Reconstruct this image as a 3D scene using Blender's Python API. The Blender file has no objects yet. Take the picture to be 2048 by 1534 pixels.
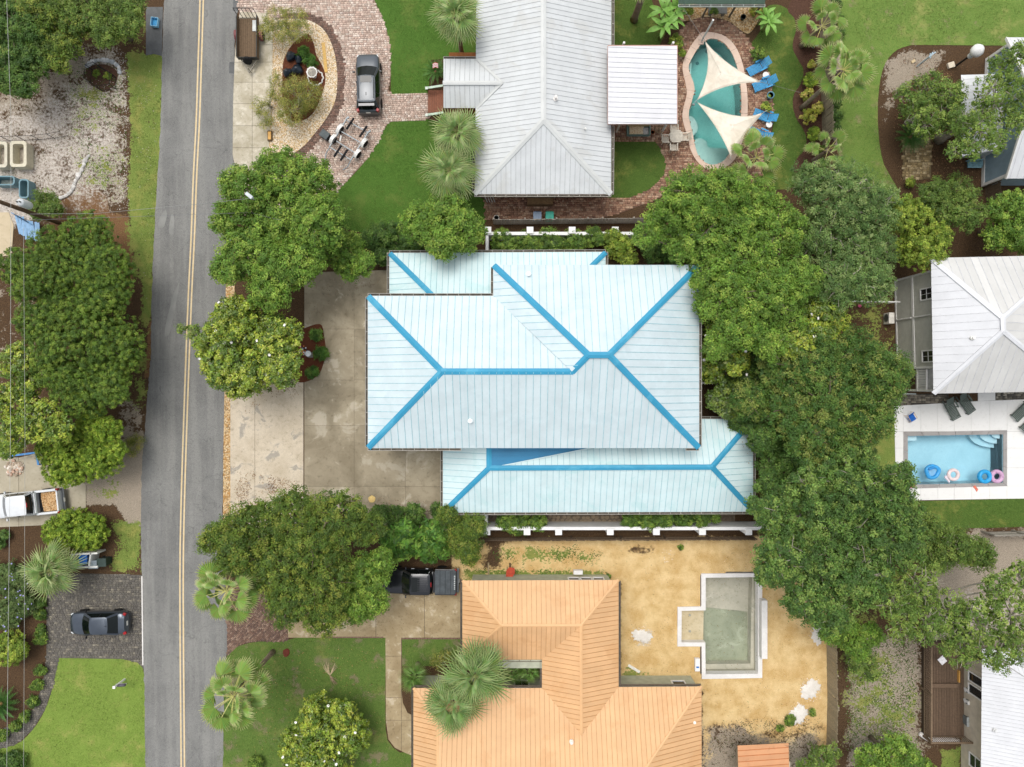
import bpy, bmesh, math, random
import numpy as np
from mathutils import Vector, Matrix
from mathutils.geometry import tessellate_polygon

# ---------------------------------------------------------------- camera, light, exposure
H = 53.5                       # flying height of the camera above the ground, metres
F = 2048 * 24.0 / 36.0         # focal length in photograph pixels
SC = bpy.context.scene
COL = SC.collection
cam_d = bpy.data.cameras.new('camera'); cam = bpy.data.objects.new('camera', cam_d); COL.objects.link(cam)
cam.location = (0, 0, H); cam_d.lens = 24; cam_d.sensor_width = 36; cam_d.clip_end = 6000
SC.camera = cam
SUN_AZ, SUN_EL = math.radians(-24), math.radians(70)      # clockwise from +Y, height
world = bpy.data.worlds.new('World'); SC.world = world; world.use_nodes = True
wn = world.node_tree; wn.nodes.clear()
sky = wn.nodes.new('ShaderNodeTexSky'); sky.sky_type = 'NISHITA'; sky.sun_disc = False
sky.sun_elevation = SUN_EL; sky.sun_rotation = SUN_AZ; sky.dust_density = 4.0; sky.air_density = 1.0; sky.ozone_density = 1.0
hsv = wn.nodes.new('ShaderNodeHueSaturation'); hsv.inputs['Saturation'].default_value = 0.30    # thin overcast: nearly grey sky
bg = wn.nodes.new('ShaderNodeBackground'); bg.inputs['Strength'].default_value = 0.15
wo = wn.nodes.new('ShaderNodeOutputWorld')
wn.links.new(sky.outputs[0], hsv.inputs['Color']); wn.links.new(hsv.outputs[0], bg.inputs['Color']); wn.links.new(bg.outputs[0], wo.inputs['Surface'])
sun_d = bpy.data.lights.new('sun', 'SUN'); sun = bpy.data.objects.new('sun', sun_d); COL.objects.link(sun)
sun_d.energy = 0.78; sun_d.angle = math.radians(32); sun_d.color = (1.0, 0.96, 0.90)
sdir = Vector((math.sin(SUN_AZ) * math.cos(SUN_EL), math.cos(SUN_AZ) * math.cos(SUN_EL), math.sin(SUN_EL)))
sun.rotation_euler = sdir.to_track_quat('Z', 'Y').to_euler(); sun.location = sdir * 200
SC.view_settings.view_transform = 'Standard'; SC.view_settings.look = 'None'; SC.view_settings.gamma = 1
SC.view_settings.use_curve_mapping = False; SC.view_settings.exposure = 0.38

# ---------------------------------------------------------------- helpers
random.seed(7); RNG = np.random.default_rng(11)
R = random.Random(5)
def S(z=0): return (H - z) / F
def P(x, y, z=0): k = (H - z) / F; return Vector(((x - 1024) * k, (767 - y) * k, z))
def lin(c):
    c = c / 255.0
    return c / 12.92 if c <= 0.04045 else ((c + 0.055) / 1.055) ** 2.4
def rgb(h): return (lin(int(h[0:2], 16)), lin(int(h[2:4], 16)), lin(int(h[4:6], 16)), 1.0)
def scl(c, k): return (min(c[0] * k, 1), min(c[1] * k, 1), min(c[2] * k, 1), 1.0)

class NT:
    def __init__(s, name):
        m = bpy.data.materials.new(name); m.use_nodes = True; s.m = m; s.t = m.node_tree; s.t.nodes.clear()
        s.out = s.n('ShaderNodeOutputMaterial'); s.p = s.n('ShaderNodeBsdfPrincipled'); s.l(s.p.outputs[0], s.out.inputs['Surface'])
    def n(s, k, **kw):
        x = s.t.nodes.new(k)
        for a, b in kw.items(): setattr(x, a, b)
        return x
    def l(s, a, b): s.t.links.new(a, b)
    def co(s):
        if not hasattr(s, '_co'): s._co = s.n('ShaderNodeNewGeometry').outputs['Position']
        return s._co
    def obj(s): return s.n('ShaderNodeTexCoord').outputs['Object']
    def noise(s, scale, detail=4, rough=.6, vec=None, dist=0):
        x = s.n('ShaderNodeTexNoise'); x.inputs['Scale'].default_value = scale; x.inputs['Detail'].default_value = detail
        x.inputs['Roughness'].default_value = rough; x.inputs['Distortion'].default_value = dist
        s.l(vec if vec is not None else s.co(), x.inputs['Vector']); return x.outputs[0]
    def ramp(s, fac, a, b, lo=0.0, hi=1.0, smooth=True):
        x = s.n('ShaderNodeMapRange'); x.interpolation_type = 'SMOOTHSTEP' if smooth else 'LINEAR'
        for i, v in enumerate((a, b, lo, hi)): x.inputs[i + 1].default_value = v
        s.l(fac, x.inputs[0]); return x.outputs[0]
    def math(s, op, a, b=None, c=None):
        x = s.n('ShaderNodeMath', operation=op)
        for i, v in enumerate((a, b, c)):
            if v is None: continue
            if isinstance(v, (int, float)): x.inputs[i].default_value = v
            else: s.l(v, x.inputs[i])
        return x.outputs[0]
    def mix(s, fac, a, b, mode='MIX'):
        x = s.n('ShaderNodeMix', data_type='RGBA', blend_type=mode)
        for sock, v in ((x.inputs[0], fac), (x.inputs[6], a), (x.inputs[7], b)):
            if isinstance(v, (int, float)): sock.default_value = v
            elif isinstance(v, tuple): sock.default_value = v
            else: s.l(v, sock)
        return x.outputs[2]
    def attr(s, name): return s.n('ShaderNodeAttribute', attribute_name=name)
    def bump(s, h, strength=.3, dist=.02):
        x = s.n('ShaderNodeBump'); x.inputs['Strength'].default_value = strength; x.inputs['Distance'].default_value = dist
        s.l(h, x.inputs['Height']); s.l(x.outputs[0], s.p.inputs['Normal'])
    def color(s, c):
        if isinstance(c, tuple): s.p.inputs['Base Color'].default_value = c
        else: s.l(c, s.p.inputs['Base Color'])
    def set(s, rough=.6, metal=0, spec=.4):
        s.p.inputs['Roughness'].default_value = rough; s.p.inputs['Metallic'].default_value = metal
        s.p.inputs['Specular IOR Level'].default_value = spec; return s
_M = {}
def pm(c, rough=.6, var=.12, scale=4.0, bump=.0, metal=0, spec=.35, rnd=0.0, fine=0.0, name=None):
    """procedural material: base colour with blotchy and fine noise, optional per-object tone"""
    key = (c if isinstance(c, str) else tuple(c), rough, var, scale, bump, metal, spec, rnd, fine)
    if key in _M: return _M[key]
    col = rgb(c) if isinstance(c, str) else c
    t = NT(name or 'surface_' + (c if isinstance(c, str) else 'x')); t.set(rough, metal, spec)
    n1 = t.noise(scale, 5)
    out = t.mix(t.ramp(n1, .3, .7), scl(col, 1 - var), scl(col, 1 + var))
    if fine:
        n2 = t.noise(45, 3); out = t.mix(fine, out, t.mix(t.ramp(n2, .35, .65), scl(col, .45), scl(col, 1.5)))
    if rnd:
        oi = t.n('ShaderNodeObjectInfo'); k = t.ramp(oi.outputs['Random'], 0, 1, 1 - rnd, 1 + rnd, False)
        out = t.mix(1.0, out, t.mix(k, (0, 0, 0, 1), (1, 1, 1, 1)), 'MULTIPLY') if False else t.mix(t.ramp(oi.outputs['Random'], 0, 1, 0, rnd, False), out, scl(col, .55))
    t.color(out)
    if bump: t.bump(t.noise(scale * 6, 6), bump)
    _M[key] = t.m; return t.m
def attr_mat(name, rough=.7, spec=.3, trans=0.0, bump=0.0, fine=.0):
    t = NT(name); t.set(rough, 0, spec); a = t.attr('Col').outputs['Color']
    if fine:
        n2 = t.noise(30, 4); a = t.mix(t.ramp(n2, .35, .7, 0, fine), a, (.02, .017, .012, 1))
    t.color(a)
    if bump: t.bump(t.noise(40, 4), bump)
    if trans:
        tr = t.n('ShaderNodeBsdfTranslucent'); t.l(t.mix(.4, a, (.22, .30, .04, 1), 'MIX'), tr.inputs['Color'])
        ms = t.n('ShaderNodeMixShader'); ms.inputs[0].default_value = trans
        t.l(t.p.outputs[0], ms.inputs[1]); t.l(tr.outputs[0], ms.inputs[2]); t.l(ms.outputs[0], t.out.inputs['Surface'])
    return t.m

def link(o, parent=None):
    COL.objects.link(o)
    if parent is not None: o.parent = parent
    return o
def tag(o, label=None, cat=None, group=None, kind=None):
    if label: o['label'] = label
    if cat: o['category'] = cat
    if group: o['group'] = group
    if kind: o['kind'] = kind
    return o
def thing(name, label, cat, loc=(0, 0, 0), rz=0, group=None):
    o = bpy.data.objects.new(name, None); COL.objects.link(o); o.empty_display_size = .3
    o.location = loc; o.rotation_euler = (0, 0, rz); return tag(o, label, cat, group)
def base_of(parent):
    v = Vector((0, 0, 0)); p = parent
    while p is not None: v = v + Vector(p.location); p = p.parent
    return v
class MB:
    def __init__(s): s.v = []; s.f = []
    def add(s, vs, fs):
        o = len(s.v); s.v += [tuple(v) for v in vs]; s.f += [[i + o for i in f] for f in fs]; return s
    def box(s, c, size, rz=0, M=None, taper=1.0):
        hx, hy, hz = size[0] / 2, size[1] / 2, size[2] / 2; vs = []
        for dz in (-1, 1):
            k = taper if dz > 0 else 1
            for dx, dy in ((-1, -1), (1, -1), (1, 1), (-1, 1)): vs.append(Vector((dx * hx * k, dy * hy * k, dz * hz)))
        m = M if M is not None else Matrix.Rotation(rz, 3, 'Z')
        c = Vector(c); vs = [m @ v + c for v in vs]
        return s.add(vs, [[3, 2, 1, 0], [4, 5, 6, 7], [0, 1, 5, 4], [1, 2, 6, 5], [2, 3, 7, 6], [3, 0, 4, 7]])
    def beam(s, a, b, w, h, up=(0, 0, 1)):
        a, b = Vector(a), Vector(b); d = b - a; L = d.length
        if L < 1e-6: return s
        x = d / L; up = Vector(up)
        if abs(x.dot(up)) > .99: up = Vector((0, 1, 0))
        y = up.cross(x).normalized(); z = x.cross(y)
        return s.box((a + b) / 2, (L, w, h), M=Matrix((x, y, z)).transposed())
    def tube(s, pts, r, n=6, cap=True):
        pts = [Vector(p) for p in pts]; N = len(pts); rs = r if isinstance(r, (list, tuple)) else [r] * N
        vs = []; px = None
        for i, p in enumerate(pts):
            d = (pts[min(i + 1, N - 1)] - pts[max(i - 1, 0)]).normalized()
            if px is None:
                px = d.orthogonal().normalized()
            px = (px - d * px.dot(d)).normalized(); py = d.cross(px)
            for k in range(n):
                a = 2 * math.pi * k / n; vs.append(p + (px * math.cos(a) + py * math.sin(a)) * rs[i])
        fs = [[i * n + k, i * n + (k + 1) % n, (i + 1) * n + (k + 1) % n, (i + 1) * n + k] for i in range(N - 1) for k in range(n)]
        if cap: fs += [list(range(n - 1, -1, -1)), [(N - 1) * n + k for k in range(n)]]
        return s.add(vs, fs)
    def loop(s, pts, r, n=6):
        pts = [Vector(p) for p in pts]; N = len(pts); vs = []
        for i, p in enumerate(pts):
            d = (pts[(i + 1) % N] - pts[i - 1]).normalized(); px = d.cross(Vector((0, 0, 1)))
            px = px.normalized() if px.length > 1e-5 else d.orthogonal().normalized(); py = px.cross(d)
            for k in range(n):
                a = 2 * math.pi * k / n; vs.append(p + (px * math.cos(a) + py * math.sin(a)) * r)
        return s.add(vs, [[i * n + k, i * n + (k + 1) % n, ((i + 1) % N) * n + (k + 1) % n, ((i + 1) % N) * n + k] for i in range(N) for k in range(n)])
    def prism(s, pts, z0, z1):
        pts = [(p[0], p[1]) for p in pts]; n = len(pts)
        if sum(pts[i - 1][0] * pts[i][1] - pts[i][0] * pts[i - 1][1] for i in range(n)) < 0: pts = pts[::-1]
        vs = [(x, y, z0) for x, y in pts] + [(x, y, z1) for x, y in pts]
        return s.add(vs, [list(range(n - 1, -1, -1)), list(range(n, 2 * n))] + [[i, (i + 1) % n, n + (i + 1) % n, n + i] for i in range(n)])
    def lathe(s, prof, c=(0, 0, 0), n=16, M=None, wob=None):
        c = Vector(c); vs = []
        for r, z in prof:
            for k in range(n):
                a = 2 * math.pi * k / n; q = r * (wob(a) if wob else 1); v = Vector((q * math.cos(a), q * math.sin(a), z)); vs.append((M @ v if M else v) + c)
        fs = [[i * n + k, i * n + (k + 1) % n, (i + 1) * n + (k + 1) % n, (i + 1) * n + k] for i in range(len(prof) - 1) for k in range(n)]
        fs.append(list(range(n - 1, -1, -1))); fs.append([(len(prof) - 1) * n + k for k in range(n)])
        return s.add(vs, fs)
    def quad(s, *p): return s.add(p, [list(range(len(p)))])
    def build(s, name, mat, parent=None, smooth=False, loc=None, kind=None, local=False, bevel=0):
        off = Vector((0, 0, 0)) if (parent is None or local) else base_of(parent)
        me = bpy.data.meshes.new(name); me.from_pydata([(v[0] - off.x, v[1] - off.y, v[2] - off.z) for v in s.v], [], s.f); me.update()
        if smooth: me.shade_smooth()
        o = bpy.data.objects.new(name, me); link(o, parent); me.materials.append(mat)
        if loc is not None: o.location = loc
        if kind: o['kind'] = kind
        if bevel:
            b = o.modifiers.new('bevel', 'BEVEL'); b.width = bevel; b.segments = 2; b.limit_method = 'ANGLE'
        return o
def np_mesh(name, verts, faces, mat, cols=None, parent=None, nper=4):
    me = bpy.data.meshes.new(name); nv, nf = len(verts), len(faces)
    me.vertices.add(nv); me.vertices.foreach_set('co', np.ascontiguousarray(verts, np.float32).ravel())
    me.loops.add(nf * nper); me.loops.foreach_set('vertex_index', np.ascontiguousarray(faces, np.int32).ravel())
    me.polygons.add(nf); me.polygons.foreach_set('loop_start', np.arange(0, nf * nper, nper, dtype=np.int32))
    me.update(calc_edges=True)
    if cols is not None:
        a = me.color_attributes.new('Col', 'FLOAT_COLOR', 'POINT'); a.data.foreach_set('color', np.ascontiguousarray(cols, np.float32).ravel())
    me.materials.append(mat); o = bpy.data.objects.new(name, me); link(o, parent); return o
def curve(pts, n=5, closed=True):
    out = []; N = len(pts)
    rng = range(N) if closed else range(N - 1)
    for i in rng:
        g = (lambda k: pts[k % N]) if closed else (lambda k: pts[min(max(k, 0), N - 1)])
        p0, p1, p2, p3 = g(i - 1), g(i), g(i + 1), g(i + 2)
        for j in range(n):
            t = j / n
            out.append(tuple(.5 * (2 * b + (c - a) * t + (2 * a - 5 * b + 4 * c - d) * t * t + (3 * b - a - 3 * c + d) * t ** 3) for a, b, c, d in zip(p0, p1, p2, p3)))
    if not closed: out.append(tuple(pts[-1]))
    return out
def inside(X, Y, poly):
    X = np.asarray(X); Y = np.asarray(Y); r = np.zeros(X.shape, bool); n = len(poly)
    for i in range(n):
        x1, y1 = poly[i][:2]; x2, y2 = poly[i - 1][:2]
        if y1 == y2: continue
        c = ((y1 > Y) != (y2 > Y)) & (X < (x2 - x1) * (Y - y1) / (y2 - y1) + x1); r ^= c
    return r
def sdist(X, Y, poly):
    d = np.full(X.shape, 1e9); n = len(poly)
    for i in range(n):
        x1, y1 = poly[i]; x2, y2 = poly[i - 1]; ex, ey = x2 - x1, y2 - y1; L = ex * ex + ey * ey + 1e-9
        t = np.clip(((X - x1) * ex + (Y - y1) * ey) / L, 0, 1); d = np.minimum(d, (X - x1 - t * ex) ** 2 + (Y - y1 - t * ey) ** 2)
    d = np.sqrt(d); return np.where(inside(X, Y, poly), -d, d)
def sheet(name, px, z, mat, holes=(), parent=None, kind='structure', skirt=0.0):
    """flat surface from photo outline (pixels on the ground); holes are outlines too"""
    loops = [[P(x, y, 0) for x, y in px]] + [[P(x, y, 0) for x, y in h] for h in holes]
    flat = [v for l in loops for v in l]; tris = tessellate_polygon(loops)
    m = MB(); vs = [(v.x, v.y, z) for v in flat]; fs = []
    for t in tris:
        a, b, c = (flat[i] for i in t)
        fs.append(list(t) if (b - a).cross(c - a).z > 0 else list(t)[::-1])
    m.add(vs, fs)
    if skirt:
        for l in loops:
            n = len(l)
            for i in range(n): m.quad((l[i - 1].x, l[i - 1].y, z - skirt), (l[i].x, l[i].y, z - skirt), (l[i].x, l[i].y, z), (l[i - 1].x, l[i - 1].y, z))
    o = m.build(name, mat, parent)
    if parent is None or kind == 'stuff': o['kind'] = kind
    return o
def vnoise(x, y, sc, seed):
    g_ = np.random.default_rng(seed).random((64, 64)); u = x * sc + 1000; v = y * sc + 1000; i, j = np.floor(u).astype(int), np.floor(v).astype(int); a, b = u - i, v - j; a = a * a * (3 - 2 * a); b = b * b * (3 - 2 * b)
    return (g_[i % 64, j % 64] * (1 - a) + g_[(i + 1) % 64, j % 64] * a) * (1 - b) + (g_[i % 64, (j + 1) % 64] * (1 - a) + g_[(i + 1) % 64, (j + 1) % 64] * a) * b
# ---------------------------------------------------------------- materials for surfaces
def ground_material():
    t = NT('earth'); t.set(.95, 0, .1)
    a = t.attr('Ma').outputs['Color']; b = t.attr('Mb').outputs['Color']
    sa = t.n('ShaderNodeSeparateColor'); t.l(a, sa.inputs[0]); sb = t.n('ShaderNodeSeparateColor'); t.l(b, sb.inputs[0])
    n1 = t.noise(.9, 4, .6); n2 = t.noise(5, 4, .7); n3 = t.noise(20, 3, .7); n4 = t.noise(60, 1, .5)
    base = t.mix(t.ramp(n3, .36, .66), rgb('362a21'), rgb('70583f')); base = t.mix(t.ramp(n2, .45, .68, 0, .7), base, rgb('564434'))
    def layer(c, mask, colr, amp1=.5, amp2=.5, lo=.42, hi=.62):
        w = t.math('ADD', mask, t.math('ADD', t.math('MULTIPLY', t.math('SUBTRACT', n1, .5), amp1 * 2.2), t.math('MULTIPLY', t.math('SUBTRACT', n2, .5), amp2 * 2.4)))
        return t.mix(t.ramp(w, lo, hi), c, colr)
    dirt = t.mix(t.ramp(n3, .3, .7), rgb('7d7264'), rgb('b8ab98'))
    c = layer(base, sb.outputs[2], dirt, .6, .5)
    straw = t.mix(t.ramp(n3, .3, .7), rgb('5f4530'), rgb('92704f')); c = layer(c, sb.outputs[1], straw, .4, .5)
    osand = t.mix(t.ramp(n1, .3, .7), rgb('c9a469'), rgb('e3c791')); osand = t.mix(t.ramp(n3, .56, .75, 0, .55), osand, rgb('a07d49'))
    osand = t.mix(t.ramp(n4, .58, .72, 0, .6), osand, rgb('ecdcb8')); osand = t.mix(t.ramp(n4, .42, .3, 0, .55), osand, rgb('8a6a3c')); osand = t.mix(t.ramp(n2, .58, .72, 0, .5), osand, rgb('b08a50')); c = layer(c, sa.outputs[2], osand, .35, .25)
    sand = t.mix(t.ramp(n2, .3, .7), rgb('b0a498'), rgb('dcd5cb')); sand = t.mix(t.ramp(n3, .46, .68, 0, .85), sand, rgb('75654f'))
    c = layer(c, sa.outputs[0], sand, .5, .5, .3, .72)
    gr = t.mix(t.ramp(n3, .3, .7), rgb('516a2c'), rgb('8f9c52')); gr = t.mix(t.ramp(n1, .45, .7, 0, .5), gr, rgb('a39a58')); c = layer(c, sa.outputs[1], gr, .7, .7, .45, .6)
    vor = t.n('ShaderNodeTexVoronoi'); vor.inputs['Scale'].default_value = 9; t.l(t.co(), vor.inputs['Vector'])
    sh = t.math('MULTIPLY', t.ramp(vor.outputs['Distance'], .3, .18), t.ramp(t.math('ADD', sb.outputs[0], t.math('MULTIPLY', t.math('SUBTRACT', n2, .5), .9)), .45, .62))
    c = t.mix(sh, c, rgb('dcd6cc'))
    t.color(c); t.bump(t.math('ADD', n3, t.math('MULTIPLY', n2, 1.5)), .55, .06); return t.m
def asphalt_material():
    t = NT('asphalt'); t.set(.85, 0, .25)
    n1 = t.noise(.35, 4, .6); n2 = t.noise(5, 5); n3 = t.noise(70, 2, .6)
    mp = t.n('ShaderNodeMapping'); mp.inputs['Scale'].default_value = (1.1, .07, 1); mp.inputs['Rotation'].default_value = (0, 0, math.radians(1.5)); t.l(t.co(), mp.inputs[0])
    n4 = t.noise(1.0, 4, .6, mp.outputs[0])
    c = t.mix(t.ramp(n1, .3, .7), rgb('585857'), rgb('777774')); c = t.mix(t.ramp(n4, .42, .62, 0, .6), c, rgb('8a8984'))
    c = t.mix(t.ramp(n2, .5, .7, 0, .5), c, rgb('565656')); c = t.mix(t.ramp(n3, .4, .68, 0, .7), c, rgb('a3a29c'))
    c = t.mix(t.ramp(n3, .46, .3, 0, .7), c, rgb('434444'))
    wv = t.n('ShaderNodeTexVoronoi'); wv.feature = 'DISTANCE_TO_EDGE'; wv.inputs['Scale'].default_value = .35
    wp = t.n('ShaderNodeVectorMath', operation='ADD'); t.l(t.co(), wp.inputs[0]); nn = t.n('ShaderNodeTexNoise'); nn.inputs['Scale'].default_value = 1.2; t.l(t.co(), nn.inputs['Vector']); t.l(nn.outputs['Color'], wp.inputs[1]); t.l(wp.outputs[0], wv.inputs['Vector'])
    c = t.mix(t.ramp(wv.outputs['Distance'], .008, .001, 0, .4), c, rgb('525250'))
    t.color(c); t.bump(n3, .35, .01); return t.m
def concrete_material(name, c1, c2, stain, worn=None, scale=.5, rnd=.0, speck=0.0):
    t = NT(name); t.set(.85, 0, .25)
    n1 = t.noise(scale, 6, .62, dist=.4); n2 = t.noise(scale * 7, 6, .65); n3 = t.noise(55, 2, .6); n5 = t.noise(scale * 1.7, 7, .6, dist=1.2)
    c = t.mix(t.ramp(n1, .33, .66), rgb(c1), rgb(c2)); c = t.mix(t.ramp(n2, .5, .78, 0, .65), c, rgb(stain))
    if worn: c = t.mix(t.ramp(t.math('ADD', n5, t.math('MULTIPLY', t.math('SUBTRACT', n1, .5), .8)), .585, .69, 0, .7), c, rgb(worn))
    c = t.mix(t.ramp(n3, .5, .7, 0, .25 + speck), c, rgb(stain)); 
    if speck: c = t.mix(t.ramp(n3, .45, .3, 0, speck), c, rgb('f0e6d4'))
    if rnd:
        oi = t.n('ShaderNodeObjectInfo'); c = t.mix(t.ramp(oi.outputs['Random'], 0, 1, 0, rnd, False), c, rgb(stain))
    t.color(c); t.bump(t.math('ADD', n3, n2), .2, .01); return t.m
def lawn_material(name, c1, c2, dry, dryness=.3, bare=None, bareness=.0):
    t = NT(name); t.set(.9, 0, .1)
    n1 = t.noise(.45, 5, .6); n2 = t.noise(3.5, 5, .65); n3 = t.noise(22, 4, .7); n4 = t.noise(.8, 5, .6)
    c = t.mix(t.ramp(n3, .3, .7), rgb(c1), rgb(c2)); c = t.mix(t.ramp(n2, .4, .75, 0, .45), c, rgb(c1))
    c = t.mix(t.ramp(t.math('ADD', n1, t.math('MULTIPLY', t.math('SUBTRACT', n2, .5), .4)), .5, .72, 0, dryness), c, rgb(dry))
    if bare: c = t.mix(t.ramp(t.math('ADD', n4, t.math('MULTIPLY', t.math('SUBTRACT', n3, .5), .5)), .62 - bareness, .72 - bareness, 0, .9), c, rgb(bare))
    t.color(c); t.bump(n3, .6, .04); return t.m
M_ASPH = asphalt_material()
M_CONC = concrete_material('driveway_concrete', '948973', 'b9ad95', '6d634f', 'd2c8b4', .38, .35)
M_CONC2 = concrete_material('stained_concrete', 'a08d6c', 'b8a684', '6d5f47', 'd2c4ab', .7, .2)
M_CONC3 = concrete_material('grey_tan_concrete', 'a89f8a', 'b9b09b', '8d846f', None, .5, .15)
M_PADC = concrete_material('weathered_pad_concrete', 'b5ab94', 'd3cab6', '7d765f', 'e0d9c8', .9, .3)
M_AGG = concrete_material('exposed_aggregate', 'c2b49c', 'd9ccb6', '877a66', '8d8a84', .42, .1, .4)
M_DECK = concrete_material('white_pool_deck', 'e3e2de', 'e9e8e4', 'd2d0ca', None, .5, .12)
M_COPING = concrete_material('pink_coping', 'd9bfac', 'e2cbb9', 'c4a692', None, .6, .15)
M_GREYCOP = concrete_material('grey_coping', '9b9794', 'a8a4a1', '85817d', None, .9, .3)
M_WHITEC = concrete_material('white_block', 'dcd9d4', 'e8e5e0', 'bfbab2', None, 1.2, .1)
M_JOINT = pm('6a5f50', .95, .3, 8); M_PAVER = attr_mat('pavers', .85, .2, bump=.25, fine=.2)

def pave(name, px, z, w, l, palette, rz=0, holes=(), seed=1, joint='5a4a3e', parent_kind='structure', th=.02, edge=None):
    """joint bed + field of individual paving blocks (running bond, mixed lengths), one joined part"""
    bed = sheet(name, px, z, pm(joint, .95, .25, 10), holes)
    rg = np.random.default_rng(seed); pts = np.array([P(x, y)[:2] for x, y in px]); c, s_ = math.cos(-rz), math.sin(-rz)
    q = np.stack([pts[:, 0] * c - pts[:, 1] * s_, pts[:, 0] * s_ + pts[:, 1] * c], 1); lo, hi = q.min(0), q.max(0)
    B = []; y = lo[1]; row = 0
    while y < hi[1]:
        h = w * rg.choice([1, 1, .75]) if l != w else w
        x = lo[0] - rg.random() * l
        while x < hi[0]:
            L = l * rg.choice([1, .66, 1.33]) if l != w else l
            B.append((x + L / 2, y + h / 2, L, h)); x += L
        y += h; row += 1
    B = np.array(B); c, s_ = math.cos(rz), math.sin(rz)
    wx = B[:, 0] * c - B[:, 1] * s_; wy = B[:, 0] * s_ + B[:, 1] * c
    poly = [tuple(p) for p in pts]; keep = inside(wx, wy, poly)
    for h in holes: keep &= ~inside(wx, wy, [tuple(P(a, b)[:2]) for a, b in h])
    d = sdist(wx, wy, poly); keep &= d < -.03
    B = B[keep]; wx = wx[keep]; wy = wy[keep]; n = len(B); g = .008
    hx = (B[:, 2] / 2 - g); hy = (B[:, 3] / 2 - g); zt = z + th + rg.normal(0, .0015, n)
    V = np.zeros((n, 8, 3))
    for k, (a, b) in enumerate(((-1, -1), (1, -1), (1, 1), (-1, 1))):
        for lev in (0, 1):
            i = 4 * lev + k; kk = 1.0 if lev == 0 else 1.0
            V[:, i, 0] = wx + (a * hx * kk) * c - (b * hy * kk) * s_; V[:, i, 1] = wy + (a * hx * kk) * s_ + (b * hy * kk) * c
            V[:, i, 2] = zt if lev else z + .001
    fc = np.array([[4, 5, 6, 7], [0, 1, 5, 4], [1, 2, 6, 5], [2, 3, 7, 6], [3, 0, 4, 7]])
    faces = (np.arange(n)[:, None, None] * 8 + fc[None]).reshape(-1, 4)
    pal = np.array([rgb(p) for p in palette]); col = pal[rg.integers(0, len(pal), n)] * rg.uniform(.82, 1.15, (n, 1)); 
    if edge: # a border colour where a second outline covers the block
        m = inside(wx, wy, [tuple(P(a, b)[:2]) for a, b in edge[0]]); pe = np.array([rgb(p) for p in edge[1]]); col[m] = pe[rg.integers(0, len(pe), m.sum())] * rg.uniform(.85, 1.15, (m.sum(), 1))
    col[:, 3] = 1
    o = np_mesh('paver', V.reshape(-1, 3), faces, M_PAVER, np.repeat(col, 8, 0), bed); o['kind'] = 'stuff'; return bed
def slabs(parent, xs, ys, clip, z, mat, name='slab', gap=.6, th=.03, holes=()):
    """concrete bays between joint lines xs, ys (pixels), cut to the outline clip"""
    for i in range(len(xs) - 1):
        for j in range(len(ys) - 1):
            poly = [(xs[i] + gap, ys[j] + gap), (xs[i + 1] - gap, ys[j] + gap), (xs[i + 1] - gap, ys[j + 1] - gap), (xs[i] + gap, ys[j + 1] - gap)]
            c = clip_poly(clip, poly)
            if len(c) > 2: sheet(name, c, z, mat, parent=parent, skirt=th)
def clip_poly(subject, convex):
    a = sum(convex[i - 1][0] * convex[i][1] - convex[i][0] * convex[i - 1][1] for i in range(len(convex)))
    out = list(subject)
    for i in range(len(convex)):
        x1, y1 = convex[i - 1]; x2, y2 = convex[i]; inp = out; out = []
        f = lambda p: ((x2 - x1) * (p[1] - y1) - (y2 - y1) * (p[0] - x1)) * (1 if a > 0 else -1)
        for k in range(len(inp)):
            p, q = inp[k - 1], inp[k]; fp, fq = f(p), f(q)
            if (fp >= 0) != (fq >= 0):
                t = fp / (fp - fq); out.append((p[0] + (q[0] - p[0]) * t, p[1] + (q[1] - p[1]) * t))
            if fq >= 0: out.append(q)
    return out

# ---------------------------------------------------------------- outlines of the pools (pixels on the ground)
z4 = lambda L: [(1200 + x / 3.196, y / 3.196) for x, y in L]
KID_OUT = curve(z4([(655, 208), (720, 210), (790, 230), (850, 280), (890, 350), (915, 430), (930, 520), (940, 600), (942, 720), (930, 830), (900, 930), (865, 1010), (830, 1050), (780, 1082), (720, 1090), (660, 1070), (610, 1020), (575, 950), (560, 880), (535, 800), (525, 740), (535, 680), (550, 620), (553, 580), (540, 510), (527, 450), (530, 400), (555, 340), (590, 280), (625, 235)]), 3)
KID_IN = curve(z4([(720, 248), (770, 262), (815, 300), (850, 360), (875, 430), (890, 500), (900, 590), (902, 700), (892, 800), (862, 900), (820, 990), (780, 1035), (730, 1053), (680, 1045), (630, 1000), (605, 930), (590, 850), (568, 760), (570, 700), (585, 650), (600, 590), (603, 550), (585, 500), (567, 450), (570, 410), (600, 350), (640, 290), (680, 258)]), 3)
q = lambda x, y: (1780 + x / 6.668, 780 + y / 6.668)
RPOOL_OUT = [q(175, 565), q(1555, 535), q(1555, 1280), q(180, 1315)]
RPOOL_IN = [q(232, 612), q(1503, 590), q(1503, 1236), q(235, 1262)]
e = lambda x, y: (1340 + x / 3.968, 1130 + y / 3.968)
EP_OUT = [e(245, 66), e(728, 62), e(728, 892), e(250, 900), e(248, 642), e(56, 642), e(58, 330), e(246, 326)]
EP_IN = [e(280, 98), e(694, 92), e(694, 858), e(280, 862), e(277, 610), e(88, 610), e(90, 360), e(280, 356)]

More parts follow.
